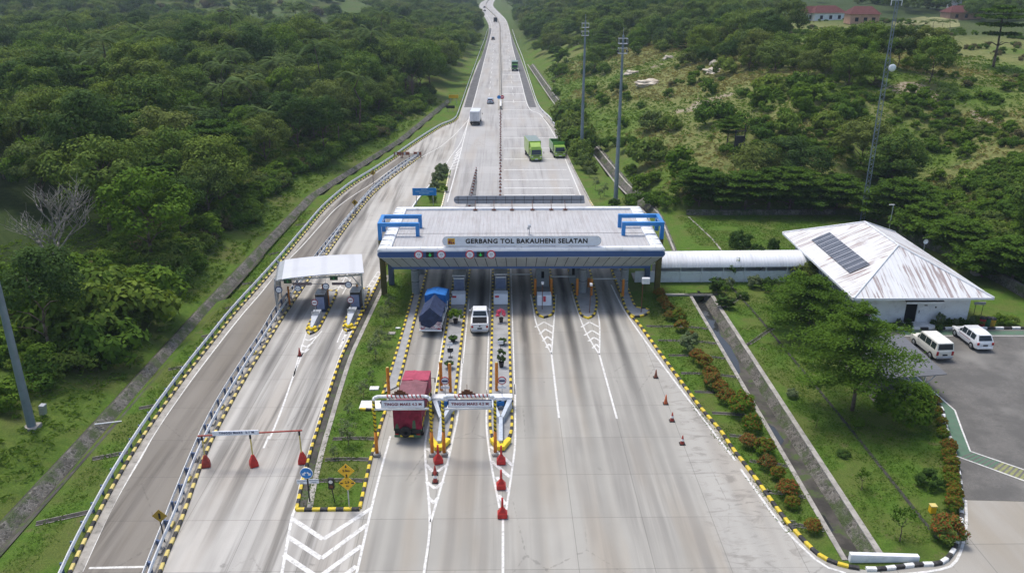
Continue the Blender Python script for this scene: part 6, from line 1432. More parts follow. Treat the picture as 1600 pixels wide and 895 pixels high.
x, y = P(1545, 450); o = thing('water_tank', 'black water tank against the stone retaining wall', 'tank', (57.0, 91.0, 0)); s = MB(); s.lathe([(0,0),(.5,0),(.52,1.1),(.42,1.3),(.15,1.4),(0,1.4)], (0,0,.5), 16); s.build('tank', M['black_plastic'], o, smooth=True); s = MB(); s.box(-.5,.5,-.5,.5,0,.5); s.build('plinth', M['old_conc'], o)
x, y = P(1456, 800); o = thing('utility_box', 'small yellow marker box standing in the right lawn', 'marker box', (x, y, 0)); s = MB(); s.box(-.2,.2,-.18,.18,0,.55); s.build('box', M['yellow_sign'], o, bevel=.03); s = MB(); s.box(-.22,.22,-.2,.2,.55,.6); s.build('lid', M['pale_yellow_p'], o)
for i in range(0,1):
    s = MB(); p = smooth_path([(54.8,106.5),(57.3,96),(58.2,87),(58.6,80),(60.5,70)], 1.0); s.sweep(p, [(-.25,0),(-.18,1.25),(.25,1.25),(.25,0)]); o = s.build('retaining_wall', M['stone']); tag(o, 'long stone retaining wall below the trees behind the office', 'wall')
s = MB(); s.box(27.6,54.0,116.9,117.3,-.1,.75); o = s.build('retaining_wall', M['stone']); tag(o, 'low stone wall along the far edge of the lawn under the hill trees', 'wall')

# ------------------------------------------------------------------ masts and poles
def highmast(x, y, h, label, frame=True, r0=.36, r1=.15, z=0.0):
    o = thing('high_mast', label, 'light mast', (x, y, z)); s = MB(); s.lathe([(0,0),(r0,0),(r0*.8,h*.33),(r0*.62,h*.66),(r1,h),(0,h)], (0,0,0), 14); s.build('pole', M['pole_steel'], o, smooth=True, wn=True)
    s = MB(); s.box(-r0-.2,r0+.2,-r0-.2,r0+.2,-.1,.25); s.build('footing', M['old_conc'], o, bevel=.03)
    if frame:
        for k, zz in enumerate((h-2.6, h-1.2)): 
            s = MB(); a = .62
            for q in ((-a,-a,a,-a),(a,-a,a,a),(a,a,-a,a),(-a,a,-a,-a)):
                s.tube((q[0],q[1],zz),(q[2],q[3],zz),.035); s.tube((q[0],q[1],zz+.75),(q[2],q[3],zz+.75),.03); s.tube((q[0],q[1],zz),(q[0],q[1],zz+.75),.03)
            s.tube((-a,0,zz),(a,0,zz),.03); s.tube((0,-a,zz),(0,a,zz),.03); s.build('head_frame', M['gal'], o)
        for sx in (-1,1):
            for sy in (-1,1): s = MB(); s.cbox((sx*.7,sy*.45,h-2.3),(.24,.22,.22)); s.build('floodlight', M['chassis'], o)
        s = MB(); s.tube((0,0,h),(0,0,h+1.1),.03); s.build('lightning_rod', M['gal'], o)
    return o
highmast(15.35, 155.4, 25.6, 'tall grey light mast farther from the gate on the right verge'); highmast(18.0, 125.0, 25.2, 'tall grey light mast nearer the gate on the right verge')
xz = G(50, 668); highmast(xz[0], xz[1], 26, 'thick grey steel mast on the grass bank at the left picture edge', True, .33, .17, xz[2]-.05)
xz = G(60, 655); o = thing('control_box', 'small tilted white control box beside the left steel mast', 'control box', (xz[0]+.15, xz[1]+.6, xz[2])); s = MB(); s.cbox((0,0,.55),(.42,.5,.9), rot=Matrix.Rotation(.12,3,'Y')); s.build('box', M['gal'], o, bevel=.03)
s = MB(); a = G(149,668); b = G(190,663); s.tube((a[0],a[1],.3),(-30.9,b[1]+.4,.06),.05,.05,8); tag(s.build('pipe', M['white_steel']), 'white pipe lying across the left stone drain', 'pipe')
# lattice mast behind the office
hz = H(52.0, 112.5); o = thing('lattice_mast', 'tall slim lattice radio mast behind the office roof', 'radio mast', (52.0, 112.5, hz-.1)); nseg = 34; hh = 41.0; 
def leg(k, t): w = .36 if t < .58 else .22; a = R(90+120*k); return Vector((w*math.cos(a), w*math.sin(a), t*hh))
s = MB()
for k in range(3):
    for i in range(nseg): s.tube(leg(k,i/nseg), leg(k,(i+1)/nseg) if abs((i+1)/nseg-.58) > .02 or True else leg(k,i/nseg), .045,.045,5)
s.build('leg_tubes', M['pole_steel'], o)
s = MB()
for i in range(nseg*2):
    t0, t1 = i/(nseg*2), (i+1)/(nseg*2)
    for k in range(3):
        a, b = (leg(k,t0), leg((k+1)%3,t1)) if i % 2 == 0 else (leg((k+1)%3,t0), leg(k,t1)); s.tube(a, b, .022,.022,4)
s.build('bracing', M['pole_steel'], o)
s = MB(); s.lathe([(0,.0),(.45,-.05),(.5,-.25),(.3,-.32),(0,-.34)], (.55,-.4,22.0), 18, ax='y'); s.build('dish_antenna', M['white_sign'], o, smooth=True)
s = MB()
for zz in (30.5,32.5): s.box(-.75,.75,-.04,.04,zz,zz+.06); s.tube((-.7,0,zz-.6),(-.7,0,zz+1.2),.05); s.tube((.7,0,zz-.6),(.7,0,zz+1.2),.05)
s.build('aerials', M['white_steel'], o)
xz = G(1153, 243); o = thing('twin_poles', 'pair of thin dark poles with a crossbar on the grassy hill', 'utility poles', xz); s = MB(); s.tube((-.7,0,0),(-.7,0,4.2),.09); s.tube((.8,0,0),(.8,0,4.8),.09); s.box(-.9,1.0,-.06,.06,3.9,4.05); s.box(-.6,.7,-.15,.15,1.6,3.2); s.build('frame', M['chassis'], o)

# ------------------------------------------------------------------ vegetation
def leaf_mesh(name, C, N, size, mats, aspect=.55, midx=None, rs=None, ups=None):
    """one small four sided leaf per centre, facing N"""
    n = len(C); N = N/np.linalg.norm(N, axis=1, keepdims=True)
    a = rs.normal(size=(n,3)) if ups is None else ups
    u = np.cross(N, a); u /= np.linalg.norm(u, axis=1, keepdims=True)+1e-9; v = np.cross(N, u)
    sz = np.asarray(size).reshape(-1,1)*np.ones((n,1))
    V = np.stack([C - v*sz*.5, C + u*sz*aspect*.5 + v*sz*.08, C + v*sz*.5, C - u*sz*aspect*.5 + v*sz*.08], 1).reshape(-1,3)
    me = bpy.data.meshes.new(name); me.vertices.add(4*n); me.vertices.foreach_set('co', V.astype(np.float32).ravel())
    me.loops.add(4*n); me.loops.foreach_set('vertex_index', np.arange(4*n, dtype=np.int32)); me.polygons.add(n)
    me.polygons.foreach_set('loop_start', np.arange(0,4*n,4,dtype=np.int32)); me.polygons.foreach_set('loop_total', np.full(n,4,np.int32))
    for m in mats: me.materials.append(m)
    if midx is not None: me.polygons.foreach_set('material_index', midx.astype(np.int32))
    me.update(); return me
def unit(rs, n):
    d = rs.normal(size=(n,3)); return d/np.linalg.norm(d, axis=1, keepdims=True)
def crown(name, seed, rx, rz, zc, nc, k, leaf, mats, cr=.34, flat=.75, up=.35, jitter=.55, red=0.0, low=-.55, aspect=.55):
    rs = np.random.RandomState(seed); d = unit(rs, nc*3); d = d[d[:,2] > low][:nc]; nc = len(d)
    rad = (.55 + .45*rs.rand(nc)**.6); c = d*rad[:,None]*np.array([rx,rx*(.85+.3*rs.rand()),rz]) ; c[:,2] += zc
    r = rx*cr*(.7+.6*rs.rand(nc)); ci = np.repeat(np.arange(nc), k); n = len(ci); q = unit(rs, n); rr = .55+.45*rs.rand(n)
    C = c[ci] + q*(rr*r[ci])[:,None]*np.array([1,1,flat]); out = C - np.array([0,0,zc-.2*rz])
    N = .9*q + .35*out/(np.linalg.norm(out,axis=1,keepdims=True)+1e-6) + up*np.array([0,0,1.]) + jitter*unit(rs, n)
    mi = None
    if red: mi = ((C[:,2] > zc + rz*(.15 - .3*rs.rand(n))) & (rs.rand(n) < red)).astype(int)
    return leaf_mesh(name, C, N, leaf*(.7+.6*rs.rand(n)), mats, aspect, mi, rs)
def layered(name, seed, tiers, mats, leaf=.42, dens=1.0):
    """flat feathery tiers on long arms"""
    rs = np.random.RandomState(seed); Cs = []; Ns = []
    for z, r, arms in tiers:
        for a in range(arms):
            th = 2*np.pi*(a+rs.rand()*.7)/arms; L = r*(.72+.4*rs.rand()); nb = 7
            for b in range(nb):
                t = (b+.6)/nb; w = (.16+.30*np.sin(np.pi*min(1,t*1.02)**.8))*r*.62; m = int((14+34*w)*dens)
                cx, cy = L*t*np.cos(th), L*t*np.sin(th); cz = z + .28*t*r*.25 - .10*t*t*r*.4
                p = rs.normal(size=(m,3))*np.array([w*.55,w*.55,.09]); Cs.append(p + np.array([cx,cy,cz])); Ns.append(np.array([0,0,1.]) + .75*unit(rs,m))
    C = np.concatenate(Cs); N = np.concatenate(Ns); return leaf_mesh(name, C, N, leaf*(.6+.7*rs.rand(len(C))), mats, .5, None, rs)
def palm_crown(name, seed, mats, nf=17, L=3.4):
    rs = np.random.RandomState(seed); Cs = []; Ns = []; Us = []; Sz = []
    for f in range(nf):
        th = 2*np.pi*f/nf+rs.rand()*.5; el = .2+.9*rs.rand(); l = L*(.8+.35*rs.rand()); ax = np.array([np.cos(th),np.sin(th),0]); sd = np.array([-np.sin(th),np.cos(th),0])
        for i in range(15):
            t = (i+1)/15; p = ax*l*t*np.cos(el*.7) + np.array([0,0,l*(np.sin(el)*t-.75*t*t)])
            for sgn in (-1,1):
                ln = .95*np.sin(np.pi*(.12+.8*t)); q = p + sgn*sd*ln*.42 + np.array([0,0,-.18*ln]); dirv = sgn*sd*.9 + ax*.45 + np.array([0,0,-.45]); nrm = np.cross(dirv, ax); nrm = nrm*np.sign(nrm[2]+1e-6)
                Cs.append(q); Ns.append(nrm); Us.append(np.cross(nrm, dirv)); Sz.append(ln*1.05)
    C, N, U = map(np.array, (Cs, Ns, Us)); return leaf_mesh(name, C, N, np.array(Sz), mats, .17, None, rs, U)
def trunk_mesh(name, seed, h, r, limbs=5, spread=2.2, lean=.3, flat=1.0, mat='trunk'):
    rs = random.Random(seed); s = MB(); pts = [Vector((0,0,-.3))]; n = 5
    for i in range(1,n+1): pts.append(Vector((lean*rs.uniform(-1,1)*i/n, lean*rs.uniform(-1,1)*i/n, h*i/n)))
    for i in range(n): s.tube(pts[i], pts[i+1], r*(1-.13*i), r*(1-.13*(i+1)), 7)
    for k in range(limbs):
        bi = rs.choice((2,3,4,5)); b = pts[bi]; a = rs.uniform(0,6.28); spread_ = spread; spread = spread_*(1.0 if flat > .9 else 1.35-.24*bi); e = b + Vector((spread*math.cos(a), spread*math.sin(a), flat*spread*rs.uniform(.5,1.1))); m_ = (b+e)/2 + Vector((0,0,.15*spread))
        s.tube(b, m_, r*.42, r*.28, 5); s.tube(m_, e, r*.28, r*.1, 5); spread = spread_
    me = bpy.data.meshes.new(name); me.from_pydata(s.v, [], s.f); me.materials.append(M[mat]); me.polygons.foreach_set('use_smooth', [True]*len(s.f)); me.update(); return me
L1, LD, LB = [M['leaf']], [M['leaf_dark']], [M['leaf_bright']]
CR = {
 'broad': [crown('crown', 1, 3.7, 3.0, 6.4, 34, 190, .34, L1), crown('crown', 2, 3.2, 3.4, 6.6, 30, 190, .33, L1), crown('crown', 3, 4.3, 2.7, 6.2, 38, 190, .35, L1, .30), crown('crown', 4, 3.4, 3.0, 6.5, 32, 190, .32, LD)],
 'bright': [crown('crown', 5, 3.2, 2.7, 5.6, 30, 190, .32, LB)],
 'umbrella': [layered('crown', 6, [(4.6,2.2,6),(5.8,3.6,8),(6.9,3.9,9),(7.7,2.9,8),(8.2,1.6,6)], [M['leaf_layer']], .32, 2.0), layered('crown', 7, [(3.8,2.8,7),(5.0,4.4,9),(6.0,3.8,8),(6.9,2.6,7),(7.5,1.2,5)], [M['leaf_layer']], .32, 2.0)],
 'palm': [palm_crown('fronds', 8, [M['leaf_palm']]), palm_crown('fronds', 9, [M['leaf_palm']], 14, 3.1)],
 'bush': [crown('foliage', 10, 1.35, .95, .85, 20, 75, .30, L1, .40, .8, .4, .5, 0, -.35), crown('foliage', 11, 1.2, 1.2, 1.0, 20, 75, .28, LB, .38, .8, .4, .5, 0, -.35), crown('foliage', 12, 1.6, .85, .75, 22, 75, .30, [M['leaf_layer']], .36, .8, .4, .5, 0, -.35)],
 'dry': [crown('foliage', 13, 1.3, .8, .7, 14, 55, .28, [M['leaf_brown']], .40, .8, .4, .6, 0, -.35)],
}
TR = [trunk_mesh('trunk', 1, 5.4, .17, 6, 2.0), trunk_mesh('trunk', 2, 5.8, .15, 6, 1.8), trunk_mesh('trunk', 3, 5.2, .2, 7, 2.4)]
TRP = [trunk_mesh('trunk', 4, 8.2, .16, 0, 0, .5), trunk_mesh('trunk', 5, 6.4, .15, 0, 0, .7)]
TRL = trunk_mesh('trunk', 6, 7.4, .2, 10, 2.2, .15, .25)
def mobj(name, me, parent=None): o = bpy.data.objects.new(name, me); COL.objects.link(o); o.parent = parent; return o
def plant(name, label, cat, loc, crownme, trunkme=None, scale=1.0, rz=0.0, group=None, cname='crown', sz=None, cz=0.0):
    o = thing(name, label, cat, loc, rz, group); o.scale = (scale, scale, scale*(sz or 1))
    c = mobj(cname, crownme, o); c.location = (0,0,cz)
    if trunkme: mobj('trunk', trunkme, o)
    return o
rng_ = random.Random(11)
def inframe(x, y, z, m=70, top=8):
    a = project(x, y, z); b = project(x, y, z+top)
    return a[2] > 5 and -m < a[0] < 1600+m and b[1] < 900 and a[1] > -25
def inpoly(px, py, poly):
    c = False; n = len(poly)
    for i in range(n):
        x1, y1 = poly[i]; x2, y2 = poly[(i+1) % n]
        if (y1 > py) != (y2 > py) and px < (x2-x1)*(py-y1)/(y2-y1)+x1: c = not c
    return c

# candidate positions of wild trees, left forest, right crest and the woods far away
cand = []
def scatter(x0, x1, y0, y1, step, ok):
    y = y0
    while y < y1:
        x = x0
        while x < x1:
            a, b = x+rng_.uniform(-.45,.45)*step, y+rng_.uniform(-.45,.45)*step
            if ok(a, b): cand.append((a, b))
            x += step
        y += step
crest = [(905,70),(960,78),(1000,72),(1100,104),(1190,112),(1240,118),(1300,132),(1380,150),(1440,150),(1480,120),(1470,98),(1400,96),(1330,94),(1250,84),(1200,40),(1000,22),(905,20)]
def ok_near(a, b):
    dl = float(dleft(a, b)); e = (5.2 if b < 220 else 2.4) + 4*float(vnoise(a/11, b/11, 8))
    if dl > 0:
        if dl < e: return False
        p = project(a, b, H(a,b))
        if inpoly(p[0], p[1], [(-60,335),(35,325),(190,395),(215,470),(190,560),(-60,560)]): return False
        if b < 66 + .0*dl and dl < 30 - .0*b: return dl > 11 and b > 62
        return True
    dr = float(dright(a, b))
    if dr > 0:
        p = project(a, b, H(a,b))
        if inpoly(p[0], p[1], crest): return True
        if p[0] > 1330 and 255 < p[1] < 470 and dr > 3 and not inpoly(p[0], p[1], [(1440,300),(1480,245),(1550,270),(1535,330),(1450,340)]): return float(vnoise(a/8, b/8, 18)) > .50
        if p[0] < 1000 and p[1] < 78 and dr > 4: return True
        if p[0] < 880 and p[1] < 125 and 4 < dr: return True
        if 840 < p[0] < 1000 and p[1] < 130: return float(vnoise(a/9, b/9, 28)) > .72
    return False
scatter(-330, 130, 56, 330, 6.4, ok_near)
far = []
def ok_far(a, b):
    d = max(float(dleft(a,b)), float(dright(a,b)))
    if d < 2.6: return False
    z = H(a, b); 
    if not inframe(a, b, z, 30): return False
    p = project(a, b, z)
    if inpoly(p[0], p[1], [(1380,52),(1390,28),(1510,24),(1520,48),(1610,40),(1610,118),(1470,118),(1465,60)]): return False
    if inpoly(p[0], p[1], [(1235,84),(1250,10),(1385,10),(1385,96)]): return False
    n = float(fbm(a/75, b/75, 61))
    return (d < 70 and a > -70) or n > (.42 if b < 400 else (.60 if a < -60 else .52)) or rng_.random() < .08
old = cand; cand = []
scatter(-620, 620, 330, 620, 8.5, ok_far); far1 = cand; cand = []
scatter(-900, 900, 620, 1150, 12, ok_far); far2 = cand; cand = old
cand = [c for c in cand if inframe(c[0], c[1], H(*c), 60, 10)]
cand.sort(key=lambda c: math.hypot(*c))
print('forest candidates', len(cand), len(far1), len(far2))
first = {}
pts_stuff = []
ni = 0
for k, (a, b) in enumerate(cand):
    right = a > 0; z = H(a, b) - (2.3 if right else 0); u = rng_.random(); dist = math.hypot(a, b)
    kind = 'palm' if (not right and u < (.10 if dist < 170 else .26) and dist > 110) else ('umbrella' if (u < .24 and not right) or (right and u < .05) else ('bright' if u > .88 else 'broad'))
    sc = (rng_.uniform(.75, 1.2) if rng_.random() < .6 else rng_.uniform(1.2, 1.6)) * (1.0 if not right else .85)
    if ni < 330:
        vi = rng_.randrange(len(CR[kind])); key = (kind, vi)
        nm = {'palm':'palm_tree','umbrella':'umbrella_tree','bright':'broadleaf_tree','broad':'broadleaf_tree'}[kind]
        side = 'left of the road' if not right else 'on the right hill'
        lab = {'palm':'coconut palm rising among the forest trees left of the road','umbrella':f'flat layered tree among the dense trees {side}','bright':f'bright green broad tree among the dense trees {side}','broad':f'dark green broadleaf tree in the dense woods {side}'}[kind]
        grp = {'palm':'palms in the left forest','umbrella':'layered trees ','bright':'bright trees ','broad':'broadleaf trees '}[kind] + ('' if kind == 'palm' else side)
        if key not in first:
            if kind == 'palm': o = plant(nm, lab, 'palm', (a,b,z), CR[kind][vi], TRP[vi], 1, 0, grp, 'fronds', None, 8.2 if vi == 0 else 6.4)
            else: o = plant(nm, lab, 'tree', (a,b,z), CR[kind][vi], TRL if kind == 'umbrella' else TR[vi % 3], 1, 0, grp)
            first[key] = o; r = o
        else: r = dup(first[key], (a,b,z), 0, lab, grp)
        f = sc if kind != 'palm' else rng_.uniform(1.1, 1.5)
        r.scale = (f, f, f*rng_.uniform(.85,1.15)); r.rotation_euler = (0,0,rng_.uniform(0,6.28)); ni += 1
    else: pts_stuff.append((a, b, z, sc, kind))
for a, b in far1 + far2: pts_stuff.append((a, b, H(a,b)-.6, rng_.uniform(.7,1.35), 'umbrella' if rng_.random() < .12 else ('bright' if rng_.random() < .1 else 'broad')))

def scatter_stuff(name, label, cat, pts, sources):
    """pts: (x,y,z,scale,index of source); one object whose geometry nodes set a copy of an existing crown on each point"""
    n = len(pts); me = bpy.data.meshes.new(name); me.vertices.add(n); arr = np.array(pts, float)
    me.vertices.foreach_set('co', arr[:,:3].astype(np.float32).ravel())
    at = me.attributes.new('scl', 'FLOAT', 'POINT'); at.data.foreach_set('value', arr[:,3].astype(np.float32))
    at = me.attributes.new('src', 'INT', 'POINT'); at.data.foreach_set('value', arr[:,4].astype(np.int32))
    at = me.attributes.new('spin', 'FLOAT_VECTOR', 'POINT'); r = np.random.RandomState(5); rv = np.zeros((n,3)); rv[:,2] = r.rand(n)*6.28; at.data.foreach_set('vector', rv.astype(np.float32).ravel())
    o = bpy.data.objects.new(name, me); COL.objects.link(o); tag(o, label, cat, kind='stuff')
    g = bpy.data.node_groups.new(name, 'GeometryNodeTree'); g.interface.new_socket('Geometry', in_out='INPUT', socket_type='NodeSocketGeometry'); g.interface.new_socket('Geometry', in_out='OUTPUT', socket_type='NodeSocketGeometry')
    N = g.nodes; gi = N.new('NodeGroupInput'); go = N.new('NodeGroupOutput'); jn = N.new('GeometryNodeJoinGeometry')
    def named(nm, ty): q = N.new('GeometryNodeInputNamedAttribute'); q.data_type = ty; q.inputs['Name'].default_value = nm; return q.outputs['Attribute']
    sp, sc, sr = named('spin','FLOAT_VECTOR'), named('scl','FLOAT'), named('src','INT')
    e = N.new('FunctionNodeEulerToRotation'); g.links.new(sp, e.inputs[0])
    for i, s in enumerate(sources):
        oi = N.new('GeometryNodeObjectInfo'); oi.inputs['Object'].default_value = s; oi.inputs['As Instance'].default_value = True
        cm = N.new('FunctionNodeCompare'); cm.data_type = 'INT'; cm.operation = 'EQUAL'; g.links.new(sr, cm.inputs[2]); cm.inputs[3].default_value = i
        ip = N.new('GeometryNodeInstanceOnPoints'); g.links.new(gi.outputs[0], ip.inputs['Points']); g.links.new(cm.outputs[0], ip.inputs['Selection']); g.links.new(oi.outputs['Geometry'], ip.inputs['Instance']); g.links.new(e.outputs[0], ip.inputs['Rotation']); g.links.new(sc, ip.inputs['Scale'])
        g.links.new(ip.outputs[0], jn.inputs[0])
    g.links.new(jn.outputs[0], go.inputs[0]); md = o.modifiers.new('scatter', 'NODES'); md.node_group = g; return o
def crown_of(key): return [c for c in first[key].children if c.name.startswith(('crown','fronds'))][0]
keys = [k for k in first if k[0] in ('broad','bright','umbrella')]; srcs = [crown_of(k) for k in keys]
lut = {}
for i, k in enumerate(keys): lut.setdefault(k[0], []).append(i)
sp_ = [(a,b,z-1.0*sc,sc,rng_.choice(lut.get(kd if kd != 'palm' else 'broad', lut['broad']))) for a,b,z,sc,kd in pts_stuff]
scatter_stuff('distant_forest', 'far woodland covering the hills on both sides of the road', 'woodland', sp_, srcs)
print('stuff trees', len(sp_), 'individual', ni)

# bushes: shapes made once, then copied
bfirst = {}
def bush(x, y, z, kind, vi, sc, label, group=None, name='bush', rz=None, sz=None):
    key = (kind, vi); rz = rng_.uniform(0,6.28) if rz is None else rz
    if key not in bfirst: bfirst[key] = mobj(name, CR[kind][vi]); o = bfirst[key]
    else: o = bfirst[key].copy(); COL.objects.link(o); o.name = name
    for k in ('group',): 
        if k in o: del o[k]
    o.location = (x,y,z); o.rotation_euler = (0,0,rz); o.scale = (sc, sc, sc*(sz or 1)); tag(o, label, 'bush', group); return o
# bushes read off the photo on the right hill: base pixel, height in m
hill = [(1017,205,3.6),(1010,258,4.2),(1062,282,4.0),(1115,192,4.2),(1133,118,3.6),(870,118,3.6),(879,100,3.8),(921,118,2.8),(943,116,3.0),(1200,150,3.6),(1188,172,3.2),(1250,138,3.0),(1075,102,3.0),(1035,82,3.2),(992,86,3.0),(985,232,2.6),(1048,205,2.8),(965,145,2.8),(1105,150,2.8),(1160,205,3.2),(1230,212,3.4),(1290,205,3.0),(1252,175,3.2),(1320,185,3.2)]
for i, (px, py, h) in enumerate(hill):
    x, y, z = G(px, py); bush(x, y, z-.1, 'bush', (0,0,1,2)[i % 4], h/1.9, 'rounded green bush standing alone on the dry grassy hill right of the road', 'lone bushes on the right hill', 'bush', None, 1.15)
bright = [(1060,132),(1085,130),(980,157),(1002,168),(1045,153),(868,150),(884,186),(906,172),(1000,300),(1030,312),(1060,304),(1020,288),(1046,322),(1075,322),(985,275),(1003,322),(1090,300),(970,200),(955,230),(940,165),(925,150),(1140,240),(1180,235),(1215,240),(1250,232),(1285,240),(1310,225),(1160,150),(1225,190),(1272,160),(1190,215)]
for i, (px, py) in enumerate(bright):
    x, y, z = G(px, py); bush(x, y, z-.1, 'bush', 1 if i % 3 else 2, rng_.uniform(.8,1.5), 'low spreading bright green shrub on the slope right of the road', 'bright shrubs on the right hill', 'shrub')
# dark shrubs in a row along the right road edge behind the gate
row = [(874,188,4.6),(879,199,5.0),(884,211,4.8),(889,224,4.8),(893,238,4.6),(897,250,3.6),(905,262,2.4),(912,268,1.9),(900,231,4.0)]
for i, (px, py, h) in enumerate(row):
    x, y = P(px+9, py+2); bush(x, y, -.05, 'bush', 0, h/2.0, 'tall dark rounded shrub in the clump beside the striped carriageway', 'dark shrubs beside the right carriageway', 'dark_shrub', None, 1.25)
# shrubs along the forest edge on the left, wild undergrowth
und = []; nb = 0
for k in range(2600):
    y = rng_.uniform(44, 240); d = rng_.uniform(2.2, 16)**1.0; x = float(np.interp(y, _ly, _lx)) - d; z = H(x, y)
    if not inframe(x, y, z, 40, 2): continue
    p = project(x, y, z)
    if y < 64 and d < 24: 
        if rng_.random() > .10: continue
    e = 3.2 + 3.5*float(vnoise(x/7, y/7, 9))
    if d < e: continue
    if nb < 90 and d < e + 4 and rng_.random() < .5:
        bush(x, y, z-.1, 'bush', rng_.choice((0,1,2,1)), rng_.uniform(.8,1.7), 'leafy bush on the forest edge above the left stone drain', 'bushes along the left forest edge', 'bush'); nb += 1
    else: und.append((x, y, z-.15, rng_.uniform(.5,1.3), rng_.choice((0,1,2,0,3))))
dk = bush(*G(300,300), 'dry', 0, 1.3, 'dry brown bush on the shaded cut bank of the left forest', None, 'dry_bush')
for k in range(7500):
    y = rng_.uniform(100, 330); x = rng_.uniform(12, 150); dr = float(dright(x, y))
    if dr < .8: continue
    z = H(x, y)
    if not inframe(x, y, z, 40, 2): continue
    n = float(fbm(x/16, y/16, 44)); 
    zone = inpoly(*project(x, y, z)[:2], [(1180,150),(1560,150),(1600,260),(1320,250),(1200,240)])
    if not zone and (n < .54 or rng_.random() < .5): continue
    if zone and n < .32: continue
    if not zone and rng_.random() < (.9 if project(x,y,z)[0] < 1190 else .35): continue
    und.append((x, y, z-.15, rng_.uniform(.3,.95), rng_.choice((1,1,1,2,2,0) if zone else (1,1,2,2,3))))
for k in range(1500):
    y = rng_.uniform(56, 118); x = rng_.uniform(58, 110); dr = float(dright(x, y)); z = H(x, y)
    if dr < .8 or not inframe(x, y, z, 40, 2): continue
    if float(fbm(x/10, y/10, 47)) > .42: und.append((x, y, z-.15, rng_.uniform(.5,1.2), rng_.choice((0,1,2,2))))
for k in range(9000):
    y = rng_.uniform(360, 1150); x = rng_.uniform(-750, 750); 
    if max(float(dleft(x,y)), float(dright(x,y))) < 8: continue
    z = H(x, y)
    if not inframe(x, y, z, 20, 3): continue
    if float(fbm(x/42, y/42, 83)) < .47: continue
    und.append((x, y, z-.3, rng_.uniform(1.2,3.4), rng_.choice((0,0,2,3))))
bsrc = [bfirst[('bush',0)], bfirst[('bush',1)], bfirst[('bush',2)], bfirst[('dry',0)]]
scatter_stuff('undergrowth', 'wild scrub and undergrowth covering the slopes on both sides', 'undergrowth', und, bsrc); print('undergrowth', len(und))

# individually placed trees of the right side: layered trees under the hill and behind the office
lay = [(1095,333,1.0,'u',0),(1130,335,.95,'u',1),(1168,337,1.05,'u',0),(1205,335,1.15,'u',1),(1238,336,1.1,'u',0),(1275,338,1.0,'u',1),(1312,338,1.0,'u',0),(1375,352,1.0,'u',1),(1412,362,1.15,'u',0),(1450,385,1.05,'u',1),(1500,415,.95,'u',0),(1545,440,.9,'u',1),(1590,455,1.0,'u',0),(1390,300,1.0,'u',1),(1220,300,1.0,'b',3),(1180,300,.9,'b',0),(1260,305,.9,'b',3),(1350,270,1.0,'b',0)]
for i, (px, py, sc, k, vi) in enumerate(lay):
    x, y, z = G(px, py, .0); kd = 'umbrella' if k == 'u' else 'broad'
    r = dup(first[(kd, vi)], (x, y+1.5, H(x,y+1.5)-(2.2 if k == 'u' else 1.5)), rng_.uniform(0,6), 'layered green tree in the belt at the foot of the right hill' if k == 'u' else 'dark bushy tree in the belt at the foot of the right hill', 'tree belt under the right hill' if k == 'u' else 'dark trees under the right hill', (sc*1.15,sc*1.15,sc*.95)) if (kd, vi) in first else None
x, y, z = G(1552,105); dup(first[('umbrella',0)], (x,y,z), 1, 'lone tall open tree on the green slope at the upper right', None, (1.5,1.5,1.45))
x, y, z = G(1136,228); dup(first[('umbrella',1)], (x,y,z), 2, 'small layered tree alone in the dry grass near the twin poles', None, .62)
# pale flowering edge and coconut palms on the right plateau
for i, (px, py) in enumerate(((1440,62),(1455,60),(1470,62),(1481,60))):
    k = ('palm', 0) if ('palm',0) in first else [q for q in first if q[0] == 'palm'][0]
    x, y, z = G(px, py); dup(first[k], (x,y,z), i, 'low palm on the edge of the upper right field', 'low palms by the upper right field', .55)

for i, (px, py) in enumerate(((250,150),(310,120),(372,118),(440,100),(468,92),(500,118),(600,100),(420,150),(505,190),(562,215),(178,190),(545,130),(640,96),(230,120),(120,130),(340,160),(585,150),(395,225))):
    k = ('palm', i % 2) if ('palm', i % 2) in first else [q for q in first if q[0] == 'palm'][0]
    x, y, z = G(px, py); dup(first[k], (x,y,z), i*1.3, 'coconut palm standing above the canopy of the left forest', 'tall palms above the left forest', (1.55,1.55,rng_.uniform(1.6,2.0)))
# ---- gardens: layered trees by the carport
big = layered('crown', 21, [(3.2,4.0,5),(4.5,6.0,7),(5.9,5.6,7),(7.2,4.2,6),(8.4,2.6,5),(9.3,1.3,4)], [M['leaf_layer']], .24, 2.3)
bt_ = trunk_mesh('trunk', 31, 8.6, .17, 16, 3.4, .12, .18)
plant('layered_tree', 'big feathery layered tree leaning over the grey carport', 'tree', (29.0,58.9,0), big, bt_, 1.0, .4).children[0].location = (-.75,.15,0)
big2 = layered('crown', 22, [(1.9,4.2,8),(3.0,5.2,9),(4.1,4.6,8),(5.1,3.0,7),(5.8,1.5,5)], [M['leaf_layer']], .26, 2.1)
plant('layered_tree', 'low spreading layered tree between the canal lawn and the office', 'tree', (30.5,74.0,0), big2, trunk_mesh('trunk', 32, 4.9, .17, 12, 3.0, .15, .12), 1.0, .9)
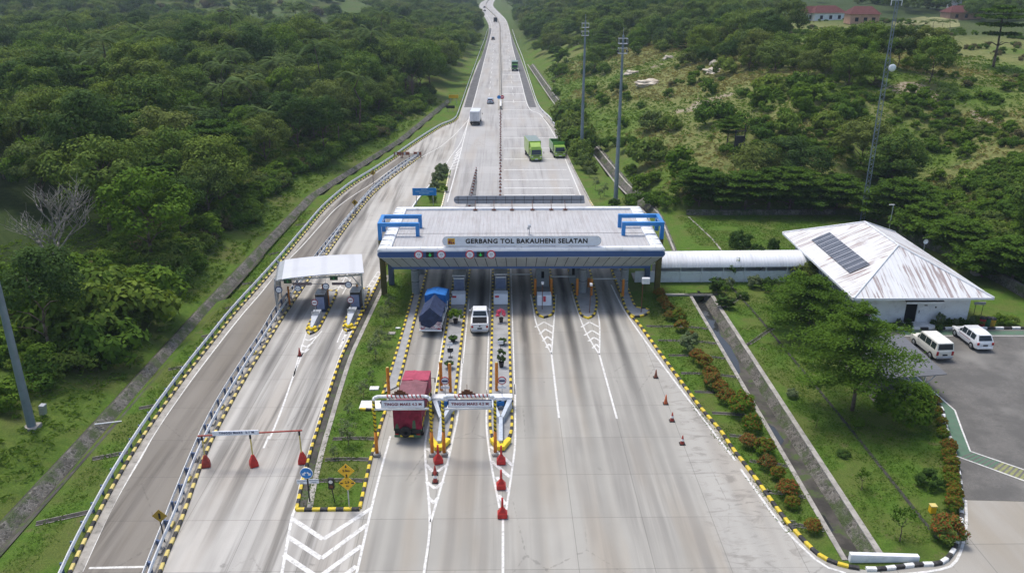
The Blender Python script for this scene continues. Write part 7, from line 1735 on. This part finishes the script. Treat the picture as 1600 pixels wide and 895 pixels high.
# dead bare tree at the left
def bare_tree(seed):
    rs = random.Random(seed); s = MB()
    def grow(p, d, L, r, lv):
        q = p; n = 3
        for i in range(n):
            d = (d + Vector((rs.uniform(-.16,.16), rs.uniform(-.16,.16), .06))).normalized(); e = q + d*(L/n); s.tube(q, e, r*(1-.18*i), r*(1-.18*(i+1)), 5 if lv > 1 else 7); q = e
            if lv < 5 and i > 0 or lv == 0:
                for k in range(2 if lv < 2 else (2 if rs.random() < .7 else 1)):
                    a = rs.uniform(0,6.28); t = Vector((math.cos(a), math.sin(a), rs.uniform(.1,.9))); nd = (d*.75 + t*.85).normalized(); grow(q, nd, L*rs.uniform(.58,.8), r*.55, lv+1) if lv < 4 else None
    grow(Vector((0,0,-.3)), Vector((.02,0,1)), 4.2, .2, 0); return s
x, y, z = G(92, 436); s = bare_tree(6); o = s.build('bare_tree', M['pale_bark'], smooth=True, loc=(x, y, z)); tag(o, 'bleached leafless dead tree at the left picture edge', 'tree'); o.scale = (1.25,1.25,1.2)
x, y, z = G(645, 160); s = bare_tree(9); o = s.build('bare_tree', simple('brown_twigs', (.16,.12,.10), .9), smooth=True, loc=(x, y, z)); tag(o, 'small brown leafless tree at the far forest edge', 'tree'); o.scale = (.62,.62,.7)
for i, (px, py, v, sc, lab) in enumerate(((100,478,1,2.2,'bright dense bush just below the dead tree'),(165,490,0,2.4,'dark dense bush right of the dead tree foot'),(210,520,0,2.6,'large dark bush low on the bank by the left drain'),(255,500,1,2.2,'bright bush low on the bank beside the left drain'),(120,535,0,2.6,'large dark bush in the middle of the left bank'),(60,530,1,2.3,'bright bush on the bank above the left steel mast'),(170,555,2,2.2,'spreading bush nearest the drain on the left bank'),(40,480,1,1.9,'bright bush at the left picture edge below the dead tree'))):
    x, y, z = G(px, py); bush(x, y, z-.2, 'bush', v, sc, lab, None, 'bush', None, 1.15)

# ---- clipped shrubs of the right lawn: green ball with red young shoots on top
RS = [crown('foliage', 41, .62, .55, .55, 64, 72, .095, [M['leaf_bright'], M['leaf_red']], .26, .85, .4, .5, .36, -.4), crown('foliage', 42, .66, .5, .5, 64, 72, .095, [M['leaf'], M['leaf_red']], .26, .85, .4, .5, .5, -.4), crown('foliage', 43, .64, .6, .6, 64, 72, .095, [M['leaf_bright'], M['leaf_red']], .26, .85, .4, .5, .22, -.4)]
rf_ = {}
def rshrub(x, y, v, sc, label, z=0.0, name='red_tipped_shrub', sz=1.0):
    if v not in rf_: o = mobj(name, RS[v]); rf_[v] = o
    else: o = rf_[v].copy(); COL.objects.link(o); o.name = name
    o.location = (x,y,z); o.rotation_euler = (0,0,rng_.uniform(0,6)); o.scale = (sc,sc,sc*sz); tag(o, label, 'shrub'); return o
sh = [(1032,466,1,1.3),(1037,478,1,1.2),(1042,489,1,1.2),(1047,501,1,1.1),(1063,504,2,1.45),(1064,519,1,1.25),(1080,529,1,.8),(1090,566,1,1.4),(1101,575,1,1.3),(1108,594,1,1.3),(1116,608,1,1.4),(1126,616,1,1.15),(1137,632,1,1.35),(1157,650,2,1.75),(1177,677,2,1.5),(1172,701,1,1.2),(1192,712,0,1.35),(1202,735,1,1.3),(1213,751,0,1.05),(1233,778,1,1.25),(1243,797,0,.9),(1270,834,1,1.05)]
shl = ['dark red','reddish','red tipped','rusty red','round green','small red topped','tiny red','large red','red tipped','red orange','red brown','narrow red','red orange','largest green and red','big green ball','dull red','green and red','red brown','low red tipped','red topped','small orange tipped','lone red tipped']
for i, (px, py, v, sc) in enumerate(sh):
    x, y = P(px, py); rshrub(x+rng_.uniform(-.15,.15), y+.3, v, sc*rng_.uniform(.8,.98), f'{shl[i]} shrub right of the plaza kerb, ' + (f'{ordn[i]} from the gate' if i < 20 else ('second from the near end' if i == 20 else 'nearest the camera')))
sh2 = [(1464,634,1,.8),(1466,652,0,.85),(1476,668,0,.75),(1478,684,2,.7),(1487,706,1,.95),(1487,720,0,.85),(1491,734,0,.9),(1491,748,0,.85),(1491,762,2,.9),(1495,772,0,.8),(1497,784,0,.9),(1494,799,0,.95),(1487,846,1,1.65)]
for i, (px, py, v, sc) in enumerate(sh2):
    x, y = P(px, py); rshrub(x-.2, y+.2, v, sc, (f'clipped reddish shrub along the yard kerb, {ordn[i]} from the carport' if i < 12 else 'large round red shrub at the driveway corner'))
def ball(px, py, sc, label, kind='bush', vi=0, sz=1.0, dz=0, name='garden_bush'):
    x, y = P(px, py); return bush(x, y, dz, kind, vi, sc, label, None, name, None, sz)
CR['ball'] = [crown('foliage', 51, .95, .75, .75, 40, 90, .16, [M['leaf_dark']], .30, .9, .35, .4, 0, -.6), crown('foliage', 52, .95, .85, .9, 40, 90, .15, LB, .30, .9, .35, .4, 0, -.6), crown('foliage', 53, .9, .9, 1.0, 26, 70, .22, [M['leaf_olive']], .34, .9, .35, .5, 0, -.5)]
ball(1449,760,.85,'dark green oval clipped bush alone on the right lawn','ball',0); ball(1411,662,2.0,'big bright green rounded bush under the layered tree','ball',1,1.0)
ball(1077,549,1.0,'pale grey green bushy shrub among the red shrubs','ball',2); ball(1156,390,1.55,'big dark clipped bush behind the covered walkway','ball',0,1.1); ball(1183,398,.9,'small clipped ball bush behind the covered walkway','ball',0)
ball(1208,394,.75,'narrow dark bush near the left office eave','ball',0,1.7); ball(1160,466,.7,'low dark hedge bush on the lawn near the stepped gutter','ball',0,.7); ball(1137,452,.75,'low pale bush at the foot of the walkway wall','ball',2); ball(1200,455,.8,'dark upright bush in front of the walkway','ball',0,1.4); ball(1178,450,.9,'twiggy grey bush below the round topiary','ball',2,.9)
ball(1260,440,1.2,'bushy shrub at the office corner by the walkway','bush',0,1.2); ball(1245,452,1.0,'green shrub in the bed beside the office wall','bush',1); ball(1275,470,1.2,'green shrub against the grey office side wall','bush',1); ball(1300,480,1.3,'taller green shrub near the front office corner','bush',2)
ball(1238,620,.55,'small pale plant on the bank beside the canal','ball',2,.7); ball(1318,712,.5,'tiny dark plant on the right lawn near the ditch','ball',0,.6); ball(1340,665,.55,'small green clump beside the lawn ditch','ball',1,.7)
x, y = P(1187, 432); o = plant('topiary_tree', 'round topiary tree in front of the covered walkway', 'tree', (x,y,0), CR['ball'][1], trunk_mesh('trunk', 51, 1.2, .07, 0), 1.0, 0, None, 'crown', None, .9); o.scale = (1.15,1.15,1.15)
for i, (px, py, sc, lab) in enumerate(((1119,458,1.0,'dracaena with strappy leaves beside the culvert headwall'),(1127,480,.75,'spiky dark plant on the bank right of the culvert'),(1139,482,.7,'spiky dark plant nearest the stepped gutter'))):
    x, y = P(px, py); o = plant('dracaena', lab, 'plant', (x,y,0), palm_crown('leaves', 60+i, [M['leaf_dark']], 16, .9), trunk_mesh('trunk', 55+i, 1.7, .08, 0, 0, .1), sc, i, None, 'leaves', None, 1.6)
    l2 = mobj('leaves', palm_crown('leaves', 70+i, [M['leaf_dark']], 14, .9), o); l2.location = (0,0,.9)
# saplings
SAP = [crown('crown', 81, .55, .75, 1.25, 14, 40, .12, [M['leaf_olive']], .40, .9, .3, .6, 0, -.8), crown('crown', 82, .5, .6, 1.3, 12, 30, .12, [M['leaf_layer']], .42, .9, .3, .6, 0, -.8)]
ST = trunk_mesh('trunk', 83, 1.2, .03, 3, .4, .1)
sf = {}
def sapling(px, py, sc, label, v=0, name='sapling'):
    x, y = P(px, py)
    if v not in sf: o = plant(name, label, 'young tree', (x,y,0), SAP[v], ST); sf[v] = o
    else: o = dup(sf[v], (x,y,0), rng_.uniform(0,6), label)
    o.scale = (sc,)*3; return o
sl_ = [(610,487,1.0),(601,506,1.05),(593,538,.95),(605,540,.8),(587,563,1.3),(581,594,.6),(568,622,.9),(547,652,.75),(545,695,1.15),(523,716,.6)]
for i, (px, py, sc) in enumerate(sl_): sapling(px, py, sc, f'thin grey green sapling on the long green island, {ordn[i]} from the gate')
for px, py, sc, lab in ((1346,765,1.0,'small thin sapling in the middle of the right lawn'),(1406,845,1.5,'sparse sapling on the right lawn near the driveway corner'),(1275,668,.8,'little sapling between the canal and the layered tree'),(1214,455,1.0,'thin sapling beside the lawn path near the walkway'),(1146,440,1.5,'tall thin sapling in front of the walkway wall'),(1132,470,1.2,'bushy sapling left of the stepped gutter')): sapling(px, py, sc, lab, 1)
for i, (px, py, sc) in enumerate(((930,297,1.2),(921,277,1.0),(938,310,.9),(944,306,1.1))): sapling(px, py, sc, f'sparse young tree on the verge between the two light masts, {ordn[i]} one')
x, y = P(960, 322); bush(x, y, 0, 'ball', 0, .9, 'small dark bush behind the gate roof beside the nearer light mast', None, 'garden_bush', None, .9)
# planted strip behind the gate
for i, (px, py, k, vi, sc) in enumerate(((690,276,'ball',2,1.3),(684,288,'ball',2,1.2),(679,298,'ball',2,.9),(694,300,'bush',1,.5),(673,306,'ball',2,.8),(688,268,'bush',0,.7),(676,315,'bush',1,.6))):
    x, y = P(px, py); bush(x, y, 0, k, vi, sc, f'grey green straggly shrub on the planted strip behind the gate, {ordn[i]} from its far end', None, 'garden_bush')
# potted plants on the islands
def pot(px, py, label, foliage, sc=1.0, cz=.5, h=.5, r=.26):
    x, y = P(px, py); o = thing('potted_plant', label, 'potted plant', (x, y, .13)); s = MB(); s.lathe([(0,0),(r*.7,0),(r,h),(r*.88,h),(r*.8,h-.08),(0,h-.08)], (0,0,0), 14); s.build('pot', M['terracotta'], o, smooth=True, wn=True)
    f = mobj('foliage', foliage, o); f.scale = (sc,)*3; f.location = (0,0,cz); return o
FL = [crown('foliage', 91, .6, .5, .3, 20, 50, .16, [M['leaf_bright']], .42, .9, .4, .5, 0, -.4), crown('foliage', 92, .45, .42, .4, 14, 30, .13, [M['flower']], .45, .9, .4, .5, 0, -.4), palm_crown('foliage', 93, [M['leaf_dark']], 12, .55), crown('foliage', 94, .3, .6, .6, 16, 40, .13, [M['leaf_dark']], .45, 1.2, .2, .5, 0, -.8)]
pot(712,507,'leafy green potted plant on the left island below the booth block',FL[0],1.2,.5); pot(783,505,'pink flowering potted plant on the right island',FL[1],1.1,.5,.5,.24)
pot(708,536,'dark spiky potted plant in the middle of the left island',FL[2],.75,.55); pot(702,577,'small spiky potted plant on the left island behind the orange posts',FL[2],.7,.6,.62,.24)
pot(783.5,575,'dark upright potted plant nearest the camera on the right island',FL[3],1.2,.4); pot(785,540,'sparse potted plant with brown pot in the middle of the right island',FL[2],.7,.55)
for px, py, lab in ((703,551,'small white board on a stand on the left island'),(704,560,'small dark sign on a stand on the left island'),(782,548,'small white board on a stand on the right island')):
    x, y = P(px, py); o = thing('small_sign', lab, 'sign', (x, y, .13)); s = MB(); s.tube((0,0,0),(0,0,.7),.025); s.box(-.2,.2,-.2,.2,0,.03); s.build('stand', M['chassis'], o); s = MB(); s.box(-.28,.28,-.04,0,.6,.95); s.build('board', M['white_sign'] if 'white' in lab else M['chassis'], o)
# bedding in front of the office
for i, px in enumerate((1405,1419,1453,1463,1468,1477,1487,1496,1503,1512)):
    x, y = P(px, 503 if i > 1 else 508); bush(x, 76.3, 0, 'ball', 0 if i % 3 else 2, .33 if i != 3 else .46, f'small dark shrub in the bed under the office front wall, {ordn[i]} from the carport side', None, 'garden_bush', None, 1.5 if i % 2 else 1.1)
x, y = P(1466, 517); bush(x, y, 0, 'ball', 0, .38, 'dark shrub at the kerb in front of the office door step', None, 'garden_bush', None, 1.3); x, y = P(1420, 512); bush(x, y, 0, 'ball', 0, .4, 'dark shrub left of the office door step', None, 'garden_bush')
for i, px in enumerate((1530,1562,1570,1580)):
    x, y = P(px, 508); bush(x, y+.3, 0, 'bush', i % 3, .5, f'low dark planting by the litter bins right of the office, {ordn[i]} from the left', None, 'garden_bush')

# rough grass and weeds
M['lawn_blades'] = leaf('lawn_blades', [(.075,.15,.02),(.085,.16,.022)], .25, .55)
def tufts(name, label, n, x0, x1, y0, y1, ok, h, mat, seed, blades=5):
    rs = np.random.RandomState(seed); X = rs.uniform(x0,x1,n); Y = x = rs.uniform(y0,y1,n); keep = ok(X, Y); X, Y = X[keep], Y[keep]; Z = height(X, Y); c = np.stack([X,Y,Z], 1); c = np.repeat(c, blades, 0); m = len(c)
    c[:,:2] += rs.normal(size=(m,2))*.16; hh = h*(.5+rs.rand(m)); d = rs.normal(size=(m,3))*np.array([.55,.55,0]) + np.array([0,0,1.]); d /= np.linalg.norm(d,axis=1,keepdims=True)
    C = c + d*(hh*.45)[:,None]; N = np.cross(d, rs.normal(size=(m,3))); N[N[:,2] < 0] *= -1; U = np.cross(N, d)
    o = mobj(name, leaf_mesh(name, C, N, hh, [mat], .30, None, rs, U)); tag(o, label, 'grass', kind='stuff'); return o
def ok_l(X, Y):
    d = dleft(X, Y); return (d > 1.2) & (d < 26) & (vnoise(X/5, Y/5, 3) > .25)
tufts('wild_grass', 'rough green grass and weeds on the bank left of the stone drain', 30000, -75, -12, 38, 230, ok_l, .42, M['tuft'], 3)
def ok_r(X, Y):
    d = dright(X, Y); return (d > .6) & (d < 75) & (fbm(X/22+5, Y/22, 77) < .56)
tufts('wild_grass', 'rough green grass on the hill right of the road', 30000, 10, 110, 60, 300, ok_r, .5, M['tuft'], 4)
def ok_d(X, Y):
    d = dright(X, Y); return (d > 3) & (d < 75) & (fbm(X/22+5, Y/22, 77) > .50)
tufts('dry_grass', 'tan dry grass on the hill right of the road', 26000, 10, 110, 100, 300, ok_d, .55, M['tuft_dry'], 5)
def ok_lawn(X, Y):
    isl = (X > -13.7) & (X < -10.5) & (Y > 46.3) & (Y < 92); rt = (X > 24) & (X < 35.5) & (Y > 42) & (Y < 88) & (X < 28.5 + (Y-40)*.45); mid = (X > 15.5 + np.maximum(0, (62-Y)*.16)) & (X < 20.9) & (Y > 43) & (Y < 86); bk = (X > 26) & (X < 54) & (Y > 99) & (Y < 116); vg = (X > -30.6) & (X < -28.9) & (Y > 40) & (Y < 120)
    return (isl | rt | mid | bk | vg) & (vnoise(X/2.2, Y/2.2, 71) > .22)
tufts('lawn_grass', 'uneven short lawn grass around the plaza', 150000, -31, 54, 40, 120, ok_lawn, .16, M['lawn_blades'], 6, 3)
# pale rock outcrops on the hill
def rock_patch(px, py, w, h, seed, label):
    x, y, z = G(px, py); rs = random.Random(seed); bm = bmesh.new(); bmesh.ops.create_icosphere(bm, subdivisions=4, radius=1)
    for v in bm.verts:
        n = mnoise.fractal(v.co*1.6+Vector((seed,0,0)), 1.0, 2.0, 4); v.co = Vector((v.co.x*w*(1+.35*n), v.co.y*h*(1+.3*n), v.co.z*.9*(1+.5*n)))
    me = bpy.data.meshes.new('rock_outcrop'); bm.to_mesh(me); bm.free(); me.materials.append(M['rock']); o = mobj('rock_outcrop', me); o.location = (x,y,z-.1); tag(o, label, 'rock')
for px, py, w, h, sd, lab in ((1018,130,4.2,2.4,1,'largest pale bare rock patch in the middle of the right hill'),(990,115,2.4,1.6,2,'pale bare rock just left of the largest rock patch'),(1113,112,2.2,2.6,3,'yellowish bare rock near the crest trees'),(903,70,1.6,1.4,4,'small pale rock near the top of the farther light mast'),(1045,92,1.6,.9,5,'small pale rock below the crest trees'),(1118,100,1.6,1.4,6,'small yellow rock at the edge of the crest trees')): rock_patch(px, py, w, h, sd, lab)
x, y, z = G(560, 232)
# far houses on the right plateau
def house(px, py, w, d, h, label, wall, roof, rz):
    x, y, z = G(px, py); o = thing('far_house', label, 'house', (x, y, z-.3), rz); s = MB(); s.box(-w/2,w/2,-d/2,d/2,0,h); s.build('wall', M[wall], o); s = MB(); e = .6
    s.add([(-w/2-e,-d/2-e,h),(w/2+e,-d/2-e,h),(w/2+e,d/2+e,h),(-w/2-e,d/2+e,h),(-w/2+w*.2,0,h+2.6),(w/2-w*.2,0,h+2.6)], [(0,1,5,4),(1,2,5),(2,3,4,5),(3,0,4),(3,2,1,0)]); s.build('roof', M[roof], o)
    for q in (-.28,.02,.3): s = MB(); s.box(w*q-.6,w*q+.6,-d/2-.04,-d/2+.02,.9,2.3); s.build('window', M['dark'], o)
house(1288, 32, 13, 8, 3.2, 'far house with a dull red roof, left one on the plateau', 'white_paint', 'tile_red', .15); house(1345, 36, 10, 8, 3.4, 'far peach house with a red roof on the plateau', 'house_wall', 'tile_red', -.1); house(1266, 32, 7, 6, 3.0, 'small far red roofed house half hidden by crest trees', 'white_paint', 'tile_red', .2)
house(1500, 30, 13, 8, 3.0, 'far low brown house with white top at the upper right', 'house_wall', 'tile_red', 0)
x, y, z = G(1499, 27); s = MB(); s.box(-2,2,-2,2,0,6.5); s.box(-.5,.5,-.5,.5,6.5,10); o = s.build('white_tower', M['white_paint'], loc=(x,y+6,z)); tag(o, 'small white tower behind the far brown house', 'tower')
s = MB(); p0, p1 = G(1392,46), G(1500,42); q0, q1 = G(1396,33), G(1496,31)
for nm, a, b in (('field',(p0,p1),(q1,q0)),):
    n = 24; vs = []
    for i in range(n+1):
        for j in range(9):
            u, v = i/n, j/8; xx = (a[0][0]*(1-u)+a[1][0]*u)*(1-v)+(b[1][0]*(1-u)+b[0][0]*u)*v; yy = (a[0][1]*(1-u)+a[1][1]*u)*(1-v)+(b[1][1]*(1-u)+b[0][1]*u)*v; vs.append((xx,yy,H(xx,yy)+.12))
    s.add(vs, [(i*9+j,(i+1)*9+j,(i+1)*9+j+1,i*9+j+1) for i in range(n) for j in range(8)]); o = s.build('field', simple('dry_field', (.19,.19,.085), .95, 0, .1, .3, .15)); structure(o, 'pale dry field on the plateau', 'field')

# ------------------------------------------------------------------ haze in the valley air
mh = bpy.data.materials.new('haze_air'); mh.use_nodes = True; nt = mh.node_tree; nt.nodes.clear(); out = nt.nodes.new('ShaderNodeOutputMaterial'); pv = nt.nodes.new('ShaderNodeVolumePrincipled')
pv.inputs['Color'].default_value = (.72,.84,1.0,1); pv.inputs['Density'].default_value = .0002; pv.inputs['Anisotropy'].default_value = .2; nt.links.new(pv.outputs[0], out.inputs['Volume'])
s = MB(); s.box(-1400, 1400, -120, 2400, -40, 190); o = s.build('haze', mh); tag(o, 'thin bluish haze in the distance', 'haze', kind='stuff'); o.display_type = 'BOUNDS'
